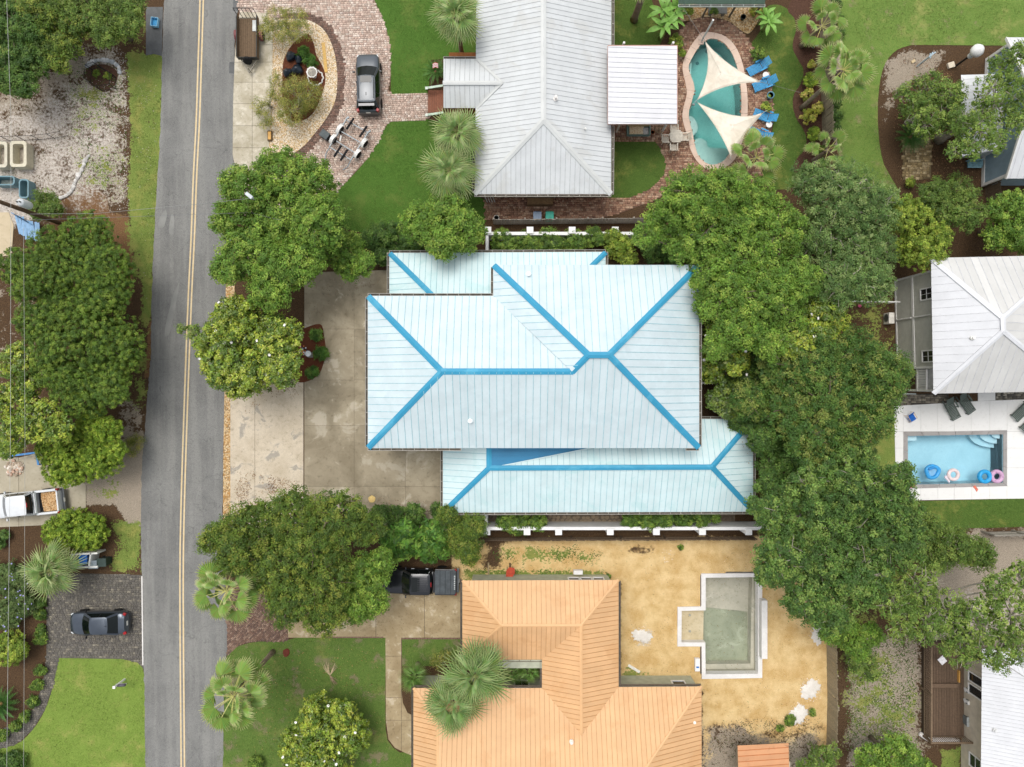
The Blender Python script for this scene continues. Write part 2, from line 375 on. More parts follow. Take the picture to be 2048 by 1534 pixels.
# ---------------------------------------------------------------- ground sheet reaching the horizon
def axis(a, b, step): return np.concatenate([[-4000, -1200, -400, -150, -80], np.arange(a, b + 1e-6, step), [80, 150, 400, 1200, 4000]])
gx = axis(-43, 43, .25); gy = axis(-33, 33, .25); GX, GY = np.meshgrid(gx, gy); PX = GX / S() + 1024; PY = 767 - GY / S()
def mask(polys):
    m = np.zeros(GX.shape)
    for poly, fe, st in polys: m = np.maximum(m, np.clip(.5 - sdist(PX, PY, poly) / fe, 0, 1) * st)
    return m
W = 2300
m_sand = mask([([(-60, 215), (60, 205), (140, 150), (175, 85), (235, 95), (262, 150), (255, 230), (258, 330), (235, 420), (150, 420), (60, 440), (-60, 480)], 90, .62), ([(-60, 250), (60, 270), (75, 400), (60, 440), (-60, 480)], 40, 1),
    ([(1690, 1270), (1850, 1270), (1850, 1500), (1690, 1540)], 120, .36), ([(1860, 1180), (2048, 1180), (2048, 1280), (1860, 1280)], 80, .62), ([(1265, 1255), (1305, 1265), (1300, 1290), (1270, 1285)], 30, .8), ([(455, 1000), (470, 760), (600, 760), (600, 1000)], 10, 0)])
m_grass = mask([([(-40, -40), (160, -40), (150, 100), (60, 180), (-40, 200)], 50, .62), ([(1400, 540), (1800, 560), (1780, 900), (1500, 900)], 60, .45), ([(1500, 900), (1860, 900), (1850, 1250), (1660, 1260), (1640, 1080), (1510, 1070)], 40, .42), ([(250, 105), (330, 105), (322, 300), (312, 470), (302, 640), (282, 640), (285, 520), (262, 480), (255, 400), (262, 250)], 14, .95), ([(215, 1035), (283, 1040), (285, 1140), (215, 1145), (235, 1090)], 26, .85), ([(150, -20), (300, -20), (295, 85), (180, 95)], 60, .7), ([(140, 120), (250, 150), (240, 260), (120, 300)], 60, .44), ([(150, 300), (250, 280), (240, 420), (160, 380)], 60, .5),
    ([(1000, 1095), (1080, 1090), (1195, 1105), (1190, 1128), (1010, 1122)], 26, .62), ([(925, 1138), (1200, 1138), (1230, 1160), (930, 1165)], 16, .68), ([(1245, 1330), (1300, 1345), (1300, 1365), (1245, 1365)], 20, .6), ([(1670, 1280), (1810, 1280), (1800, 1420), (1690, 1520)], 90, .56), ([(1730, 1380), (1845, 1370), (1840, 1500), (1740, 1520)], 70, .6), ([(235, 430), (300, 430), (296, 820), (260, 820), (280, 600)], 30, .62), ([(280, 640), (300, 640), (293, 800), (275, 800)], 20, .5), ([(215, 945), (245, 965), (240, 1000), (190, 1000), (175, 985)], 25, .52), ([(1740, 700), (1800, 700), (1800, 1060), (1740, 1060)], 20, .9), ([(1880, 1500), (1925, 1490), (1925, 1540), (1880, 1540)], 15, .8), ([(840, 1085), (925, 1080), (925, 1110), (840, 1120)], 20, .3), ([(-40, 1480), (60, 1500), (60, 1540), (-40, 1540)], 30, .6)])
m_osand = mask([([(905, 1082), (1500, 1072), (1660, 1085), (1675, 1200), (1665, 1560), (1395, 1560), (1405, 1380), (1240, 1370), (1240, 1165), (930, 1165), (905, 1140)], 24, 1.0)])
m_osand *= 1 - mask([([(1410, 1450), (1480, 1440), (1560, 1470), (1640, 1440), (1660, 1560), (1390, 1560)], 80, .75), ([(975, 1085), (1010, 1085), (1000, 1140), (960, 1140)], 40, .8), ([(1250, 1090), (1310, 1090), (1310, 1115), (1250, 1112)], 30, .6)])
m_shell = mask([([(200, 70), (262, 110), (262, 430), (225, 420), (240, 250), (215, 140)], 40, .8), ([(150, 230), (250, 200), (250, 340), (150, 330)], 60, .35)])
m_straw = mask([([(105, 400), (170, 355), (215, 392), (218, 425), (258, 430), (268, 500), (262, 620), (240, 560), (100, 460)], 16, 1), ([(295, 640), (308, 640), (300, 760), (286, 760)], 8, .7), ([(1800, 100), (1950, 110), (1990, 400), (1860, 500), (2060, 480), (2060, 530), (1850, 520), (1780, 330)], 60, .35)])
m_dirt = mask([([(-60, 120), (100, 100), (230, 70), (265, 120), (262, 430), (150, 430), (-60, 480)], 60, .6), ([(-60, 490), (60, 480), (120, 700), (60, 900), (-60, 900)], 60, .35), ([(235, 885), (290, 855), (288, 1062), (258, 1062), (232, 1010), (170, 1012), (168, 955), (215, 930)], 16, 1.0), ([(1690, 1260), (1850, 1270), (1850, 1540), (1690, 1540)], 60, .8), ([(1860, 1060), (2060, 1060), (2060, 1300), (1850, 1300)], 60, .95), ([(1395, 1430), (1480, 1430), (1560, 1470), (1660, 1440), (1670, 1560), (1390, 1560)], 50, .7), ([(1760, 130), (1800, 98), (1900, 98), (1880, 140), (1790, 200), (1770, 250)], 40, .75), ([(0, 150), (150, 90), (200, 130), (100, 230), (0, 240)], 60, .6), ([(1668, 0), (1690, 0), (1690, 300), (1668, 300)], 16, .9), ([(230, 800), (292, 790), (285, 890), (240, 880)], 30, .55), ([(1480, 560), (1540, 560), (1540, 800), (1420, 800), (1420, 640)], 50, .5)])
far = (np.abs(GX) > 42.5) | (np.abs(GY) > 32.5); m_grass[far] = .75; m_dirt[far] = .5
hole = np.zeros((len(gy) - 1, len(gx) - 1), bool); cx = .25 * (PX[1:, 1:] + PX[:-1, 1:] + PX[1:, :-1] + PX[:-1, :-1]); cy = .25 * (PY[1:, 1:] + PY[:-1, 1:] + PY[1:, :-1] + PY[:-1, :-1])
for po, pi in ((KID_OUT, KID_IN), (RPOOL_OUT, RPOOL_IN), (EP_OUT, EP_IN)):
    hole |= inside(cx, cy, po) & (sdist(cx, cy, pi) < 7.5)
ny, nx = GX.shape; idx = np.arange(ny * nx).reshape(ny, nx)
faces = np.stack([idx[:-1, :-1], idx[:-1, 1:], idx[1:, 1:], idx[1:, :-1]], -1)[~hole]
GZ = np.zeros(GX.shape); inn = (np.abs(GX) < 60) & (np.abs(GY) < 50)
GZ[inn] = RNG.uniform(-.012, 0, inn.sum())
g = np_mesh('ground', np.stack([GX, GY, GZ], -1).reshape(-1, 3), faces.reshape(-1, 4), ground_material()); g['kind'] = 'structure'
for nm, ch in (('Ma', (m_sand, m_grass, m_osand)), ('Mb', (m_shell, m_straw, m_dirt))):
    a = g.data.color_attributes.new(nm, 'FLOAT_COLOR', 'POINT'); a.data.foreach_set('color', np.stack([c.ravel() for c in ch] + [np.ones(ny * nx)], -1).astype(np.float32).ravel())

# ---------------------------------------------------------------- road
LE = [(330, -60), (328, 0), (325, 100), (322, 210), (319, 300), (313, 380), (308, 480), (303.5, 600), (302, 700), (299, 750), (294, 800), (290, 860), (285, 920), (283, 980), (282.5, 1080), (284, 1150), (286, 1220), (286, 1300), (288, 1340), (289, 1400), (290.5, 1480), (291, 1600)]
RE = [(480, -60), (478, 0), (471, 60), (469, 130), (467, 230), (466, 300), (469, 345), (466, 420), (460, 520), (454, 600), (451, 740), (448, 860), (446, 960), (446, 1050), (451, 1140), (454, 1200), (454, 1300), (450, 1345), (447, 1480), (446, 1600)]
def rough_edge(L, k=1.0, n=10):
    rr = random.Random(3); return [(x + rr.uniform(-k, k), y) for x, y in curve(L, n, False)]
road_px = [(345, -900)] + rough_edge(LE) + [(292, 2400), (446, 2400)] + rough_edge(RE)[::-1] + [(500, -900)]
road = sheet('road', road_px, .02, M_ASPH, skirt=.06)
YEL = concrete_material('road_paint', 'd3ba8c', 'dcc8a2', 'a5977a', None, 3, 0)
CL = [(404, -60), (403.6, 0), (399, 150), (396, 240), (390, 360), (386, 470), (379, 620), (371, 840), (366, 1000), (363.6, 1130), (364, 1300), (366, 1534), (366.5, 1600)]
for off in (-3.3, 3.3):
    c = [(422, -900)] + curve(CL, 6, False) + [(368, 2400)]; sheet('road_line', [(x + off - 1.5, y) for x, y in c] + [(x + off + 1.5, y) for x, y in c][::-1], .0245, YEL, parent=road)
M_PATCH = concrete_material('road_patch', '5b5c5c', '6b6c6b', '484949', None, .8); M_PATCHL = concrete_material('worn_patch', '858581', '8f8f8a', '75756f', None, .8)
sheet('asphalt_apron', [(292, 14), (326, 14), (324, 112), (308, 108), (292, 111)], .012, M_PATCH)
for p, m in (([(467, -5), (477, -5), (475, 22), (466, 22)], M_PATCH), ([(459, 124), (468.5, 124), (468.5, 147), (458, 147)], M_PATCH),
             (curve([(331, 420), (334, 432), (327, 455), (317, 452), (320, 436)], 4), M_PATCHL), (curve([(345, 428), (349, 440), (347, 468), (338, 464), (341, 440)], 4), M_PATCHL), (curve([(357, 568), (358, 576), (341, 660), (333, 672), (330, 660), (344, 600)], 4), M_PATCHL)):
    sheet('road_patch', p, .0242, m, parent=road)

# ---------------------------------------------------------------- lawns
LW1 = lawn_material('lawn_deep', '3a5a20', '5f8038', '84884a', .3)
LW2 = lawn_material('lawn_back', '3d5624', '627a38', '94924e', .5)
LW3 = lawn_material('lawn_pale', '547233', '7f944a', 'a39f62', .55, '8d8262', .02)
LW4 = lawn_material('lawn_bright', '607a30', '8a9e4c', 'a8a260', .55)
LW5 = lawn_material('lawn_patchy', '45602a', '6f8440', '8c8a52', .5, '80765c', .06)
BM = attr_mat('grass_blade', .7, .2, .35)
LAWNS = []
def lawn(px, mat, pal, z=.012, dens=130, holes=(), label='', hgt=.07):
    o = sheet('lawn', px, z, mat, holes); LAWNS.append((px, pal, dens, holes, label, hgt)); return o
lawn([(748, -40), (749, 0), (762, 28), (774, 62), (780, 100), (782, 150), (781.5, 191), (857, 187), (862, 120), (890, 118), (960, 112), (960, -40)], LW1, ('446526', '5d7f36', '728f46'), label='deep green mown grass left of the grey roofed house')
lawn(curve([(778, 245), (857, 239), (905, 260), (955, 300), (955, 390), (972, 400), (965, 455), (790, 470), (700, 460), (640, 430), (660, 392), (685, 372), (738, 314)], 2), LW1, ('446526', '5d7f36', '728f46'), label='deep green mown grass south of the brick walkway')
lawn([(1215, -40), (1215, 92), (1318, 92), (1335, 60), (1310, 20), (1290, -40)], LW2, ('3a5524', '526f30', '67803c'), label='dark green grass behind the grey roofed house')
lawn(curve([(1215, 283), (1308, 283), (1322, 297), (1332, 330), (1326, 352), (1300, 377), (1262, 394), (1215, 394)], 4), LW2, ('3a5524', '526f30', '67803c'), label='rounded dark green grass patch south of the white pavilion')
lawn(curve(z4([(1060, 50), (1130, 30), (1200, 60), (1245, 120), (1255, 190), (1235, 260), (1235, 320), (1270, 390), (1300, 450), (1290, 530), (1240, 600), (1232, 680), (1255, 760), (1300, 830), (1320, 900), (1300, 980), (1250, 1040), (1240, 1100), (1230, 1200), (1080, 1200), (1040, 1100), (1060, 950), (1100, 850), (1105, 720), (1105, 600), (1085, 500), (1060, 400), (1040, 330), (965, 290), (1000, 235), (1050, 150)]), 3), LW2, ('435f28', '5c7836', '7f8f4a'), label='winding strip of grass between the blue loungers and mulch bed')
lawn(curve([(1688, -60), (2100, -60), (2100, 88), (2000, 91), (1850, 90), (1815, 92), (1786, 106), (1765, 140), (1756, 200), (1757, 270), (1768, 330), (1800, 400), (1700, 400), (1676, 300), (1672, 200), (1688, 100)], 3), LW3, ('5b7a33', '789048', '989c5a'), label='pale yellow green grass around the curved mulch bed')
lawn([(1840, 1002), (2100, 996), (2100, 1052), (1960, 1056), (1840, 1056)], LW2, ('3f611f', '5c7d30', '78903f'), label='grass strip below the white pool deck')
lawn(curve([(118, 1316), (180, 1316), (245, 1318), (275, 1325), (288, 1345), (290, 1420), (291, 1480), (291, 1600), (-40, 1600), (-40, 1508), (30, 1490), (65, 1460), (90, 1420), (107, 1370)], 3), LW4, ('668036', '86984c', '9aa45c'), label='bright green mown grass beside the road')
lawn(curve([(455, 1310), (480, 1291), (520, 1283), (560, 1284), (590, 1276), (640, 1273), (771, 1273), (771, 1350), (771, 1430), (775, 1480), (800, 1505), (826, 1512), (826, 1600), (447, 1600), (447, 1480), (451, 1345)], 2), LW5, ('48652b', '6a8440', '8a8f4e'), 0.012, 100, label='patchy green grass with bare spots under the fan palms')
lawn([(804, 1278), (926, 1278), (926, 1300), (880, 1332), (804, 1332)], LW5, ('34551f', '4f7430', '5f7d38'), label='small dark grass square beside the orange roof')
LAWNS.append(([(262, 108), (323, 112), (321, 220), (317, 330), (311, 420), (303, 600), (288, 600), (290, 520), (268, 470), (262, 400), (266, 250)], ('566e30', '70803e', '88904e'), 110, (), 'rough grass verge on the left of the road', .08)); LAWNS.append(([(232, 1040), (282, 1045), (284, 1138), (222, 1142), (236, 1095)], ('566e30', '70803e', '88904e'), 110, (), 'rough grass beside the white bin enclosure', .08))
# ---------------------------------------------------------------- paved surfaces
pal_tan = ('d6c0b0', 'dccaba', 'cbb4a4', 'd0b8a8', 'bfa899', 'e0d0c2', 'c8ae9e'); pal_dark = ('7d675c', '8a7164', '6f5b52', '87695c')
GR_OUT = curve([(560, 34), (600, 25), (635, 32), (660, 50), (678, 80), (687, 115), (689, 160), (686, 205), (674, 236), (650, 268), (620, 302), (570, 330), (535, 320), (535, 150), (540, 60)], 4)
GR_IN = curve([(548, 42), (590, 38), (620, 42), (646, 58), (662, 85), (672, 120), (675, 160), (671, 200), (656, 232), (634, 262), (606, 294), (570, 315), (537, 305), (541, 230), (543, 150), (545, 80)], 4)
PAD = [(474, 60), (481, 24), (533, 27), (546, 60), (545, 150), (541, 250), (536, 335), (520, 343), (500, 341), (470, 330), (466, 310), (467, 200), (470, 120)]
DRV = curve([(478.5, -50), (742, -50), (749, 0), (762, 28), (774, 62), (780, 100), (782, 150), (782, 188), (856, 187), (857, 239), (779, 245), (760, 280), (738, 314), (685, 372), (640, 420), (560, 440), (470, 420), (469, 345), (479, 320), (480, 200), (479, 30)], 3)
pave('brick_drive', DRV, .010, .17, .24, pal_tan, .03, (), 4, '8a7566', edge=(GR_OUT, pal_dark))
M_GRAV = NT('pebble_gravel'); 
def gravel_mat(t, cols, scale=11):
    t.set(.9, 0, .2); v = t.n('ShaderNodeTexVoronoi'); v.inputs['Scale'].default_value = scale; t.l(t.co(), v.inputs['Vector'])
    sp = t.n('ShaderNodeSeparateColor'); t.l(v.outputs['Color'], sp.inputs[0])
    c = t.mix(sp.outputs[0], rgb(cols[0]), rgb(cols[1])); c = t.mix(t.ramp(sp.outputs[1], .7, .8), c, rgb(cols[2])); c = t.mix(t.ramp(v.outputs['Distance'], .42, .75, 0, .8), c, rgb(cols[3]))
    c = t.mix(t.ramp(t.noise(1.2, 4), .45, .7, 0, .4), c, rgb(cols[2])); t.color(c); t.bump(t.ramp(v.outputs['Distance'], 0, .6, 1, 0), .8, .03); return t.m
M_GRAV = gravel_mat(M_GRAV, ('dcc6a2', 'efe4d2', 'd4b282', '8b7656'))
M_GRAVT = gravel_mat(NT('tan_gravel'), ('c9a878', 'e0cba6', 'b98d55', '80694a'), 9); M_GRAVW = gravel_mat(NT('white_gravel'), ('cfcac2', 'e4e0d8', 'a8a196', '7d766a'), 8)
sheet('gravel_bed', GR_IN, .040, M_GRAV, kind='structure')
pad = sheet('parking_pad', PAD, .042, pm('6d6656', .95, .3, 3), skirt=.06)
slabs(pad, [440, 505, 560], [0, 90, 125, 165, 208, 252, 296, 360], PAD, .060, M_PADC, gap=.35)
BED = curve([(600, 76), (617, 69), (627, 85), (633, 110), (645, 132), (651, 152), (648, 178), (628, 225), (600, 243), (575, 236), (566, 200), (565, 160), (567, 125), (580, 96)], 4)
M_MULR = NT('red_mulch'); 
def mulch(t, a, b): t.set(.95, 0, .1); t.color(t.mix(t.ramp(t.noise(28, 5, .75), .3, .7), rgb(a), rgb(b))); t.bump(t.noise(28, 4), .9, .06); return t.m
M_MULR = mulch(M_MULR, '4a2a1e', '80503a'); M_MULB = mulch(NT('brown_mulch'), '38261f', '735748')
sheet('mulch_bed', BED, .050, M_MULR)
sheet('mulch_bed', curve([(602, 660), (640, 648), (648, 670), (652, 700), (648, 725), (635, 752), (600, 765), (575, 740), (580, 680)], 4), .040, M_MULR)
sheet('mulch_bed', curve([(1600, -20), (1645, -20), (1648, 150), (1655, 300), (1640, 345), (1588, 345), (1592, 320), (1608, 300), (1613, 280), (1606, 258), (1592, 236), (1586, 212), (1588, 188), (1602, 166), (1607, 140), (1597, 120), (1586, 100), (1586, 82), (1592, 58), (1588, 36), (1575, 18)], 3), .016, M_MULB)
# patio round the curved pool
PAT = curve([(1340, 96), (1350, 75), (1368, 50), (1395, 36), (1430, 36), (1462, 46), (1490, 70), (1505, 90), (1520, 105), (1532, 130), (1545, 165), (1547, 205), (1546, 245), (1536, 285), (1525, 330), (1520, 370), (1470, 372), (1400, 372), (1352, 375), (1310, 400), (1270, 415), (1235, 428), (1190, 440)], 3, False) + [(968, 440), (968, 392), (1262, 394), (1300, 378), (1326, 352), (1332, 330), (1322, 297), (1308, 283), (1215, 283), (1215, 245), (1340, 245)]
pave('brick_patio', PAT, .010, .17, .23, ('a98670', 'b9957c', '9a7460', 'c2a48b', '8c6c5a', 'b08a70'), 0, (KID_IN,), 8, '6d5648')
sheet('gravel_bed', curve([(1355, 8), (1420, 12), (1500, 14), (1520, 30), (1500, 66), (1480, 60), (1455, 42), (1410, 34), (1375, 42), (1350, 40)], 4), .034, M_GRAVT)
# left block paved drive
LD = [(94, 1146), (180, 1147), (284.5, 1150), (286.5, 1300), (288, 1338), (275, 1325), (245, 1318), (118, 1316), (107, 1370), (90, 1420), (65, 1460), (30, 1490), (-40, 1508), (-40, 1472), (30, 1450), (66, 1418), (86, 1370), (93, 1310)]
pave('block_drive', LD, .014, .17, .24, ('6f6b64', '777269', '6a6660', '7a756b', '6c6862', '736e66', '777269', '8f887a', '6f6b64'), 0, (), 12, '5c5851')
sheet('kerb', [(283.2, 1152), (285.6, 1152), (287.6, 1330), (285.2, 1330)], .055, M_WHITEC, skirt=.06)
# brick apron under the lower trees
BA = curve([(454, 1180), (560, 1170), (585, 1240), (577, 1278), (560, 1284), (520, 1283), (480, 1290), (455, 1312), (454, 1260)], 4)
pave('brick_apron', BA, .010, .11, .21, ('8d7263', '7b6458', '9a7f6d', '86695a', 'a58c7a', '756056'), .78, (), 15, '5a4a42')
# central drive
CD = [(609, 545), (790, 540), (905, 640), (905, 1060), (800, 1060), (609, 1000)]
cd = sheet('driveway', CD, .012, M_JOINT); slabs(cd, [590, 708.5, 811, 920], [500, 658, 760, 851, 973, 1080], CD, .036, M_CONC, gap=.22)
CA = [(461, 730), (607, 730), (607, 1060), (461, 1060)]
ca = sheet('drive_apron', CA, .012, M_JOINT); slabs(ca, [460, 510, 608], [720, 1070], CA, .032, M_AGG, gap=.3)
sheet('gravel_verge', [(452, 560), (470, 560), (468, 620), (463, 740), (461, 900), (461, 1000), (462, 1060), (446, 1060), (447, 900), (450, 740)], .028, M_GRAVT)
# orange house drive and paths
OD = [(570, 1168), (925, 1168), (925, 1275), (577, 1275)]
od = sheet('driveway', OD, .012, M_JOINT); slabs(od, [560, 665, 752, 849, 940], [1160, 1280], OD, .036, M_CONC2, gap=.5)
OP = [(771, 1275), (803, 1275), (803, 1380), (806, 1405), (815, 1425), (828, 1432), (828, 1512), (810, 1505), (790, 1495), (777, 1478), (772, 1440)]
op = sheet('footpath', OP, .012, M_JOINT); slabs(op, [760, 803, 840], [1270, 1312, 1395, 1440, 1520], OP, .036, M_CONC2, gap=.35)
bm = MB()
for i in range(16): bm.box(P(652 + i * 7.45, 1274.3) + Vector((0, 0, .03)), (.26, .1, .05))
ek = bm.build('brick_edging', pm('7b6055', .9, .3, 20)); ek['kind'] = 'structure'
bm = MB()
for i in range(16): bm.box(P(807 + i * 7.45, 1276.8) + Vector((0, 0, .03)), (.26, .1, .05))
bm.build('brick_edging', pm('7b6055', .9, .3, 20))['kind'] = 'structure'
# left concrete
LC = [(-40, 912), (40, 915), (78, 905), (130, 950), (172, 968), (172, 1015), (130, 1030), (90, 1050), (-40, 1056)]
lc = sheet('driveway', LC, .012, M_JOINT); slabs(lc, [-40, 38, 180], [880, 1070], LC, .034, M_CONC3, gap=.4)
sheet('concrete_slab', [(-40, 425), (18, 425), (28, 450), (24, 510), (-40, 520)], .05, concrete_material('sandy_slab', 'c0b092', 'cbbb9e', 'a89a7d'), skirt=.06)
# right pool deck
RD = [(1788, 812), (1960, 802), (2100, 797), (2100, 996), (1792, 1001)]
rd = sheet('pool_deck', RD, .012, pm('9a9690', .9, .2, 5), (RPOOL_OUT,))
RX = [1780, 1806.5, 1841, 1875, 1908, 1943, 1979, 2013.5, 2060, 2100]; RY = [790, 863, 896, 935.5, 972, 1010]
inner = [(1806.5, 863), (2013.5, 863), (2013.5, 973), (1806.5, 973)]
for i in range(len(RX) - 1):
    for j in range(len(RY) - 1):
        if RX[i] >= 1806 and RX[i + 1] <= 2014 and RY[j] >= 862 and RY[j + 1] <= 973: continue
        c = clip_poly(RD, [(RX[i] + .2, RY[j] + .2), (RX[i + 1] - .2, RY[j] + .2), (RX[i + 1] - .2, RY[j + 1] - .2), (RX[i] + .2, RY[j + 1] - .2)])
        if len(c) > 2: sheet('slab', c, .034, M_DECK, parent=rd, skirt=.03)
pave('stone_path', [(1788, 790), (1897, 786), (1897, 805), (1788, 811)], .008, .2, .3, ('8b8375', '9b9282', '7a7266', 'a79d8b', '6d675d'), 0, (), 21, '4e4a44')
pave('stone_path', [(1991, 783), (2100, 780), (2100, 798), (1991, 801)], .008, .2, .3, ('7d796c', '908a7c', '6a665c', 'a29c8d', '5d5a53'), 0, (), 22, '4e4a44')
sheet('concrete_step', [(1955.5, 776), (1990, 775), (1990, 800.5), (1955.5, 802)], .036, M_DECK, skirt=.03)
pave('brick_pad', [(1805, 275), (1862, 268), (1862, 357), (1806, 360)], .02, .22, .3, ('a8926a', 'b8a27c', '94805c', 'c0ab86', '8a7755'), 0, (), 23, '6d5f45')
# flagstones between the blue house and the lower wall
fb = sheet('flagstone_path', [(975, 1020), (1470, 1020), (1470, 1046), (975, 1046)], .008, pm('6f6355', .95, .3, 6))
fr = random.Random(9); pts = []
x = 1095
while x < 1250:
    for k in range(3):
        cx_, cy_ = x + fr.uniform(-2, 2) + (4 if k % 2 else 0), 1026 + k * 8 + fr.uniform(-1.5, 1.5)
        n = 6; rr = 4.6; pl = [(cx_ + rr * fr.uniform(.8, 1.05) * math.cos(a * math.tau / n + .4), cy_ + rr * .9 * fr.uniform(.8, 1.05) * math.sin(a * math.tau / n + .4)) for a in range(n)]
        sheet('flagstone', pl, .035, pm('94836c', .9, .15, 6, rnd=.3), parent=fb, skirt=.03)
    x += 9.6
# ---------------------------------------------------------------- metal roofs, panel by panel
def metal(name, c, rough=.42, spec=.45, rnd=.06, stain=None):
    t = NT(name); t.set(rough, 0, spec); n = t.noise(.7, 5, .6); n2 = t.noise(6, 4); col = rgb(c)
    out = t.mix(t.ramp(n, .3, .7), scl(col, .93), scl(col, 1.04)); out = t.mix(t.ramp(n2, .5, .8, 0, .25), out, scl(col, .86))
    if stain: out = t.mix(t.ramp(t.noise(.5, 6, .65, dist=.5), .52, .66, 0, .6), out, rgb(stain))
    oi = t.n('ShaderNodeObjectInfo'); out = t.mix(t.ramp(oi.outputs['Random'], 0, 1, 0, rnd * 2, False), out, scl(col, .6)); t.color(out); return t.m
def V3(p): return P(p[0], p[1], p[2])
def slope(root, pts, spacing, mat, rib=.032, ribh=.022, gap=.004, name='roof_panel', seam=None, start=.5, deck=True, th=.012):
    """pts: (px, py, z), first edge is the eave (or the edge the panels run square to)"""
    W3 = [V3(p) for p in pts]; a = W3[0]; u = (W3[1] - a).normalized()
    n = None; best = 0
    for i in range(2, len(W3)):
        c = u.cross(W3[i] - a)
        if c.length > best: best = c.length; n = c.normalized()
    if n.z < 0: n = -n
    v = n.cross(u); Q = [((w - a).dot(u), (w - a).dot(v)) for w in W3]
    us = [q[0] for q in Q]; lo, hi = min(us), max(us)
    def W(q, h): return a + u * q[0] + v * q[1] + n * h
    x = lo - spacing * start
    while x < hi:
        x1 = x + spacing
        c = clip_poly(Q, [(x, -99), (x1 - gap, -99), (x1 - gap, 99), (x, 99)])
        cl = []
        for p in c:
            if not cl or (abs(p[0] - cl[-1][0]) + abs(p[1] - cl[-1][1])) > 1e-4: cl.append(p)
        if len(cl) > 1 and abs(cl[0][0] - cl[-1][0]) + abs(cl[0][1] - cl[-1][1]) < 1e-4: cl.pop()
        if len(cl) > 2:
            ar = sum(cl[i - 1][0] * cl[i][1] - cl[i][0] * cl[i - 1][1] for i in range(len(cl)))
            if abs(ar) > .01:
                if ar < 0: cl = cl[::-1]
                m = MB(); k = len(cl); jit = R.uniform(0, .002)
                m.add([W(p, jit) for p in cl] + [W(p, th + jit) for p in cl], [list(range(k, 2 * k))] + [[i, (i + 1) % k, k + (i + 1) % k, k + i] for i in range(k)])
                e_ = x1 - gap - rib / 2; vs = []
                for i in range(k):
                    p, q_ = cl[i - 1], cl[i]
                    if (p[0] - e_) * (q_[0] - e_) < 0: t = (e_ - p[0]) / (q_[0] - p[0]); vs.append(p[1] + t * (q_[1] - p[1]))
                if len(vs) >= 2 and max(vs) - min(vs) > .1: m.beam(W((e_, min(vs) + .01), th + ribh / 2), W((e_, max(vs) - .01), th + ribh / 2), rib, ribh, n)
                o = m.build(name, mat, root)
                if seam is not None:
                    o.data.materials.append(seam)
                    for pl in list(o.data.polygons)[k + 1:]: pl.material_index = 1
        x = x1
    if deck:
        m = MB(); k = len(Q); m.add([W(p, -.02) for p in Q], [list(range(k))]); m.build('roof_deck', pm('6a6258', .9), root)
def cap(root, a, b, w, mat, drop=.3, name='ridge_cap', lift=.05):
    a, b = V3(a), V3(b); d = (b - a).normalized(); s = Vector((-d.y, d.x, 0)).normalized() if abs(d.z) < .95 else Vector((1, 0, 0)); up = s.cross(d); up = up if up.z > 0 else -up
    L = lambda p, q, r: p + s * q + up * r; dd = w / 2 * drop; m = MB(); t = .02; a = a - d * .05; b = b + d * .05
    prof = [(-w / 2, lift - dd), (0, lift), (w / 2, lift - dd), (w / 2, lift - dd - .05), (0, lift - t - .05), (-w / 2, lift - dd - .05)]
    m.add([L(a, *p) for p in prof] + [L(b, *p) for p in prof], [[i, (i + 1) % 6, 6 + (i + 1) % 6, 6 + i] for i in range(6)] + [[5, 4, 3, 2, 1, 0], [6, 7, 8, 9, 10, 11]])
    return m.build(name, mat, root)
M_GUT = pm('b9b4aa', .5, .1, 5); M_GUTIN = pm('5c564d', .9, .3, 5)
def gutter(root, a, b, side, mat=None, w=.14, step=.75):
    """open U gutter outside the eave a-b; side: horizontal outward direction"""
    a, b = V3(a), V3(b); o = Vector((side[0], side[1], 0)).normalized(); d = b - a; L = d.length; d.normalize(); z = Vector((0, 0, 1)); m = MB()
    q = lambda p, x, h: p + o * x + z * h
    m.beam(q(a, w + .02, -.05), q(b, w + .02, -.05), .018, .13); m.beam(q(a, .012, -.07), q(b, .012, -.07), .012, .08)
    k = int(L / step)
    for i in range(k + 1): p = a + d * (i * L / max(k, 1)); m.beam(q(p, .0, .0), q(p, w + .02, .0), .03, .012)
    g_ = m.build('gutter', mat or M_GUT, root)
    f = MB(); f.beam(q(a, w / 2 + .015, -.115), q(b, w / 2 + .015, -.115), w - .005, .012); f.build('gutter_bed', M_GUTIN, g_); return g_
def walls(root, px, z1, mat, z0=0, name='wall'):
    m = MB(); m.prism([P(x, y) for x, y in px], z0, z1); return m.build(name, mat, root)
M_PANE = pm('1c2326', .08, .2, 3, spec=.6); M_TRIM = pm('e6e4df', .5, .05, 3)
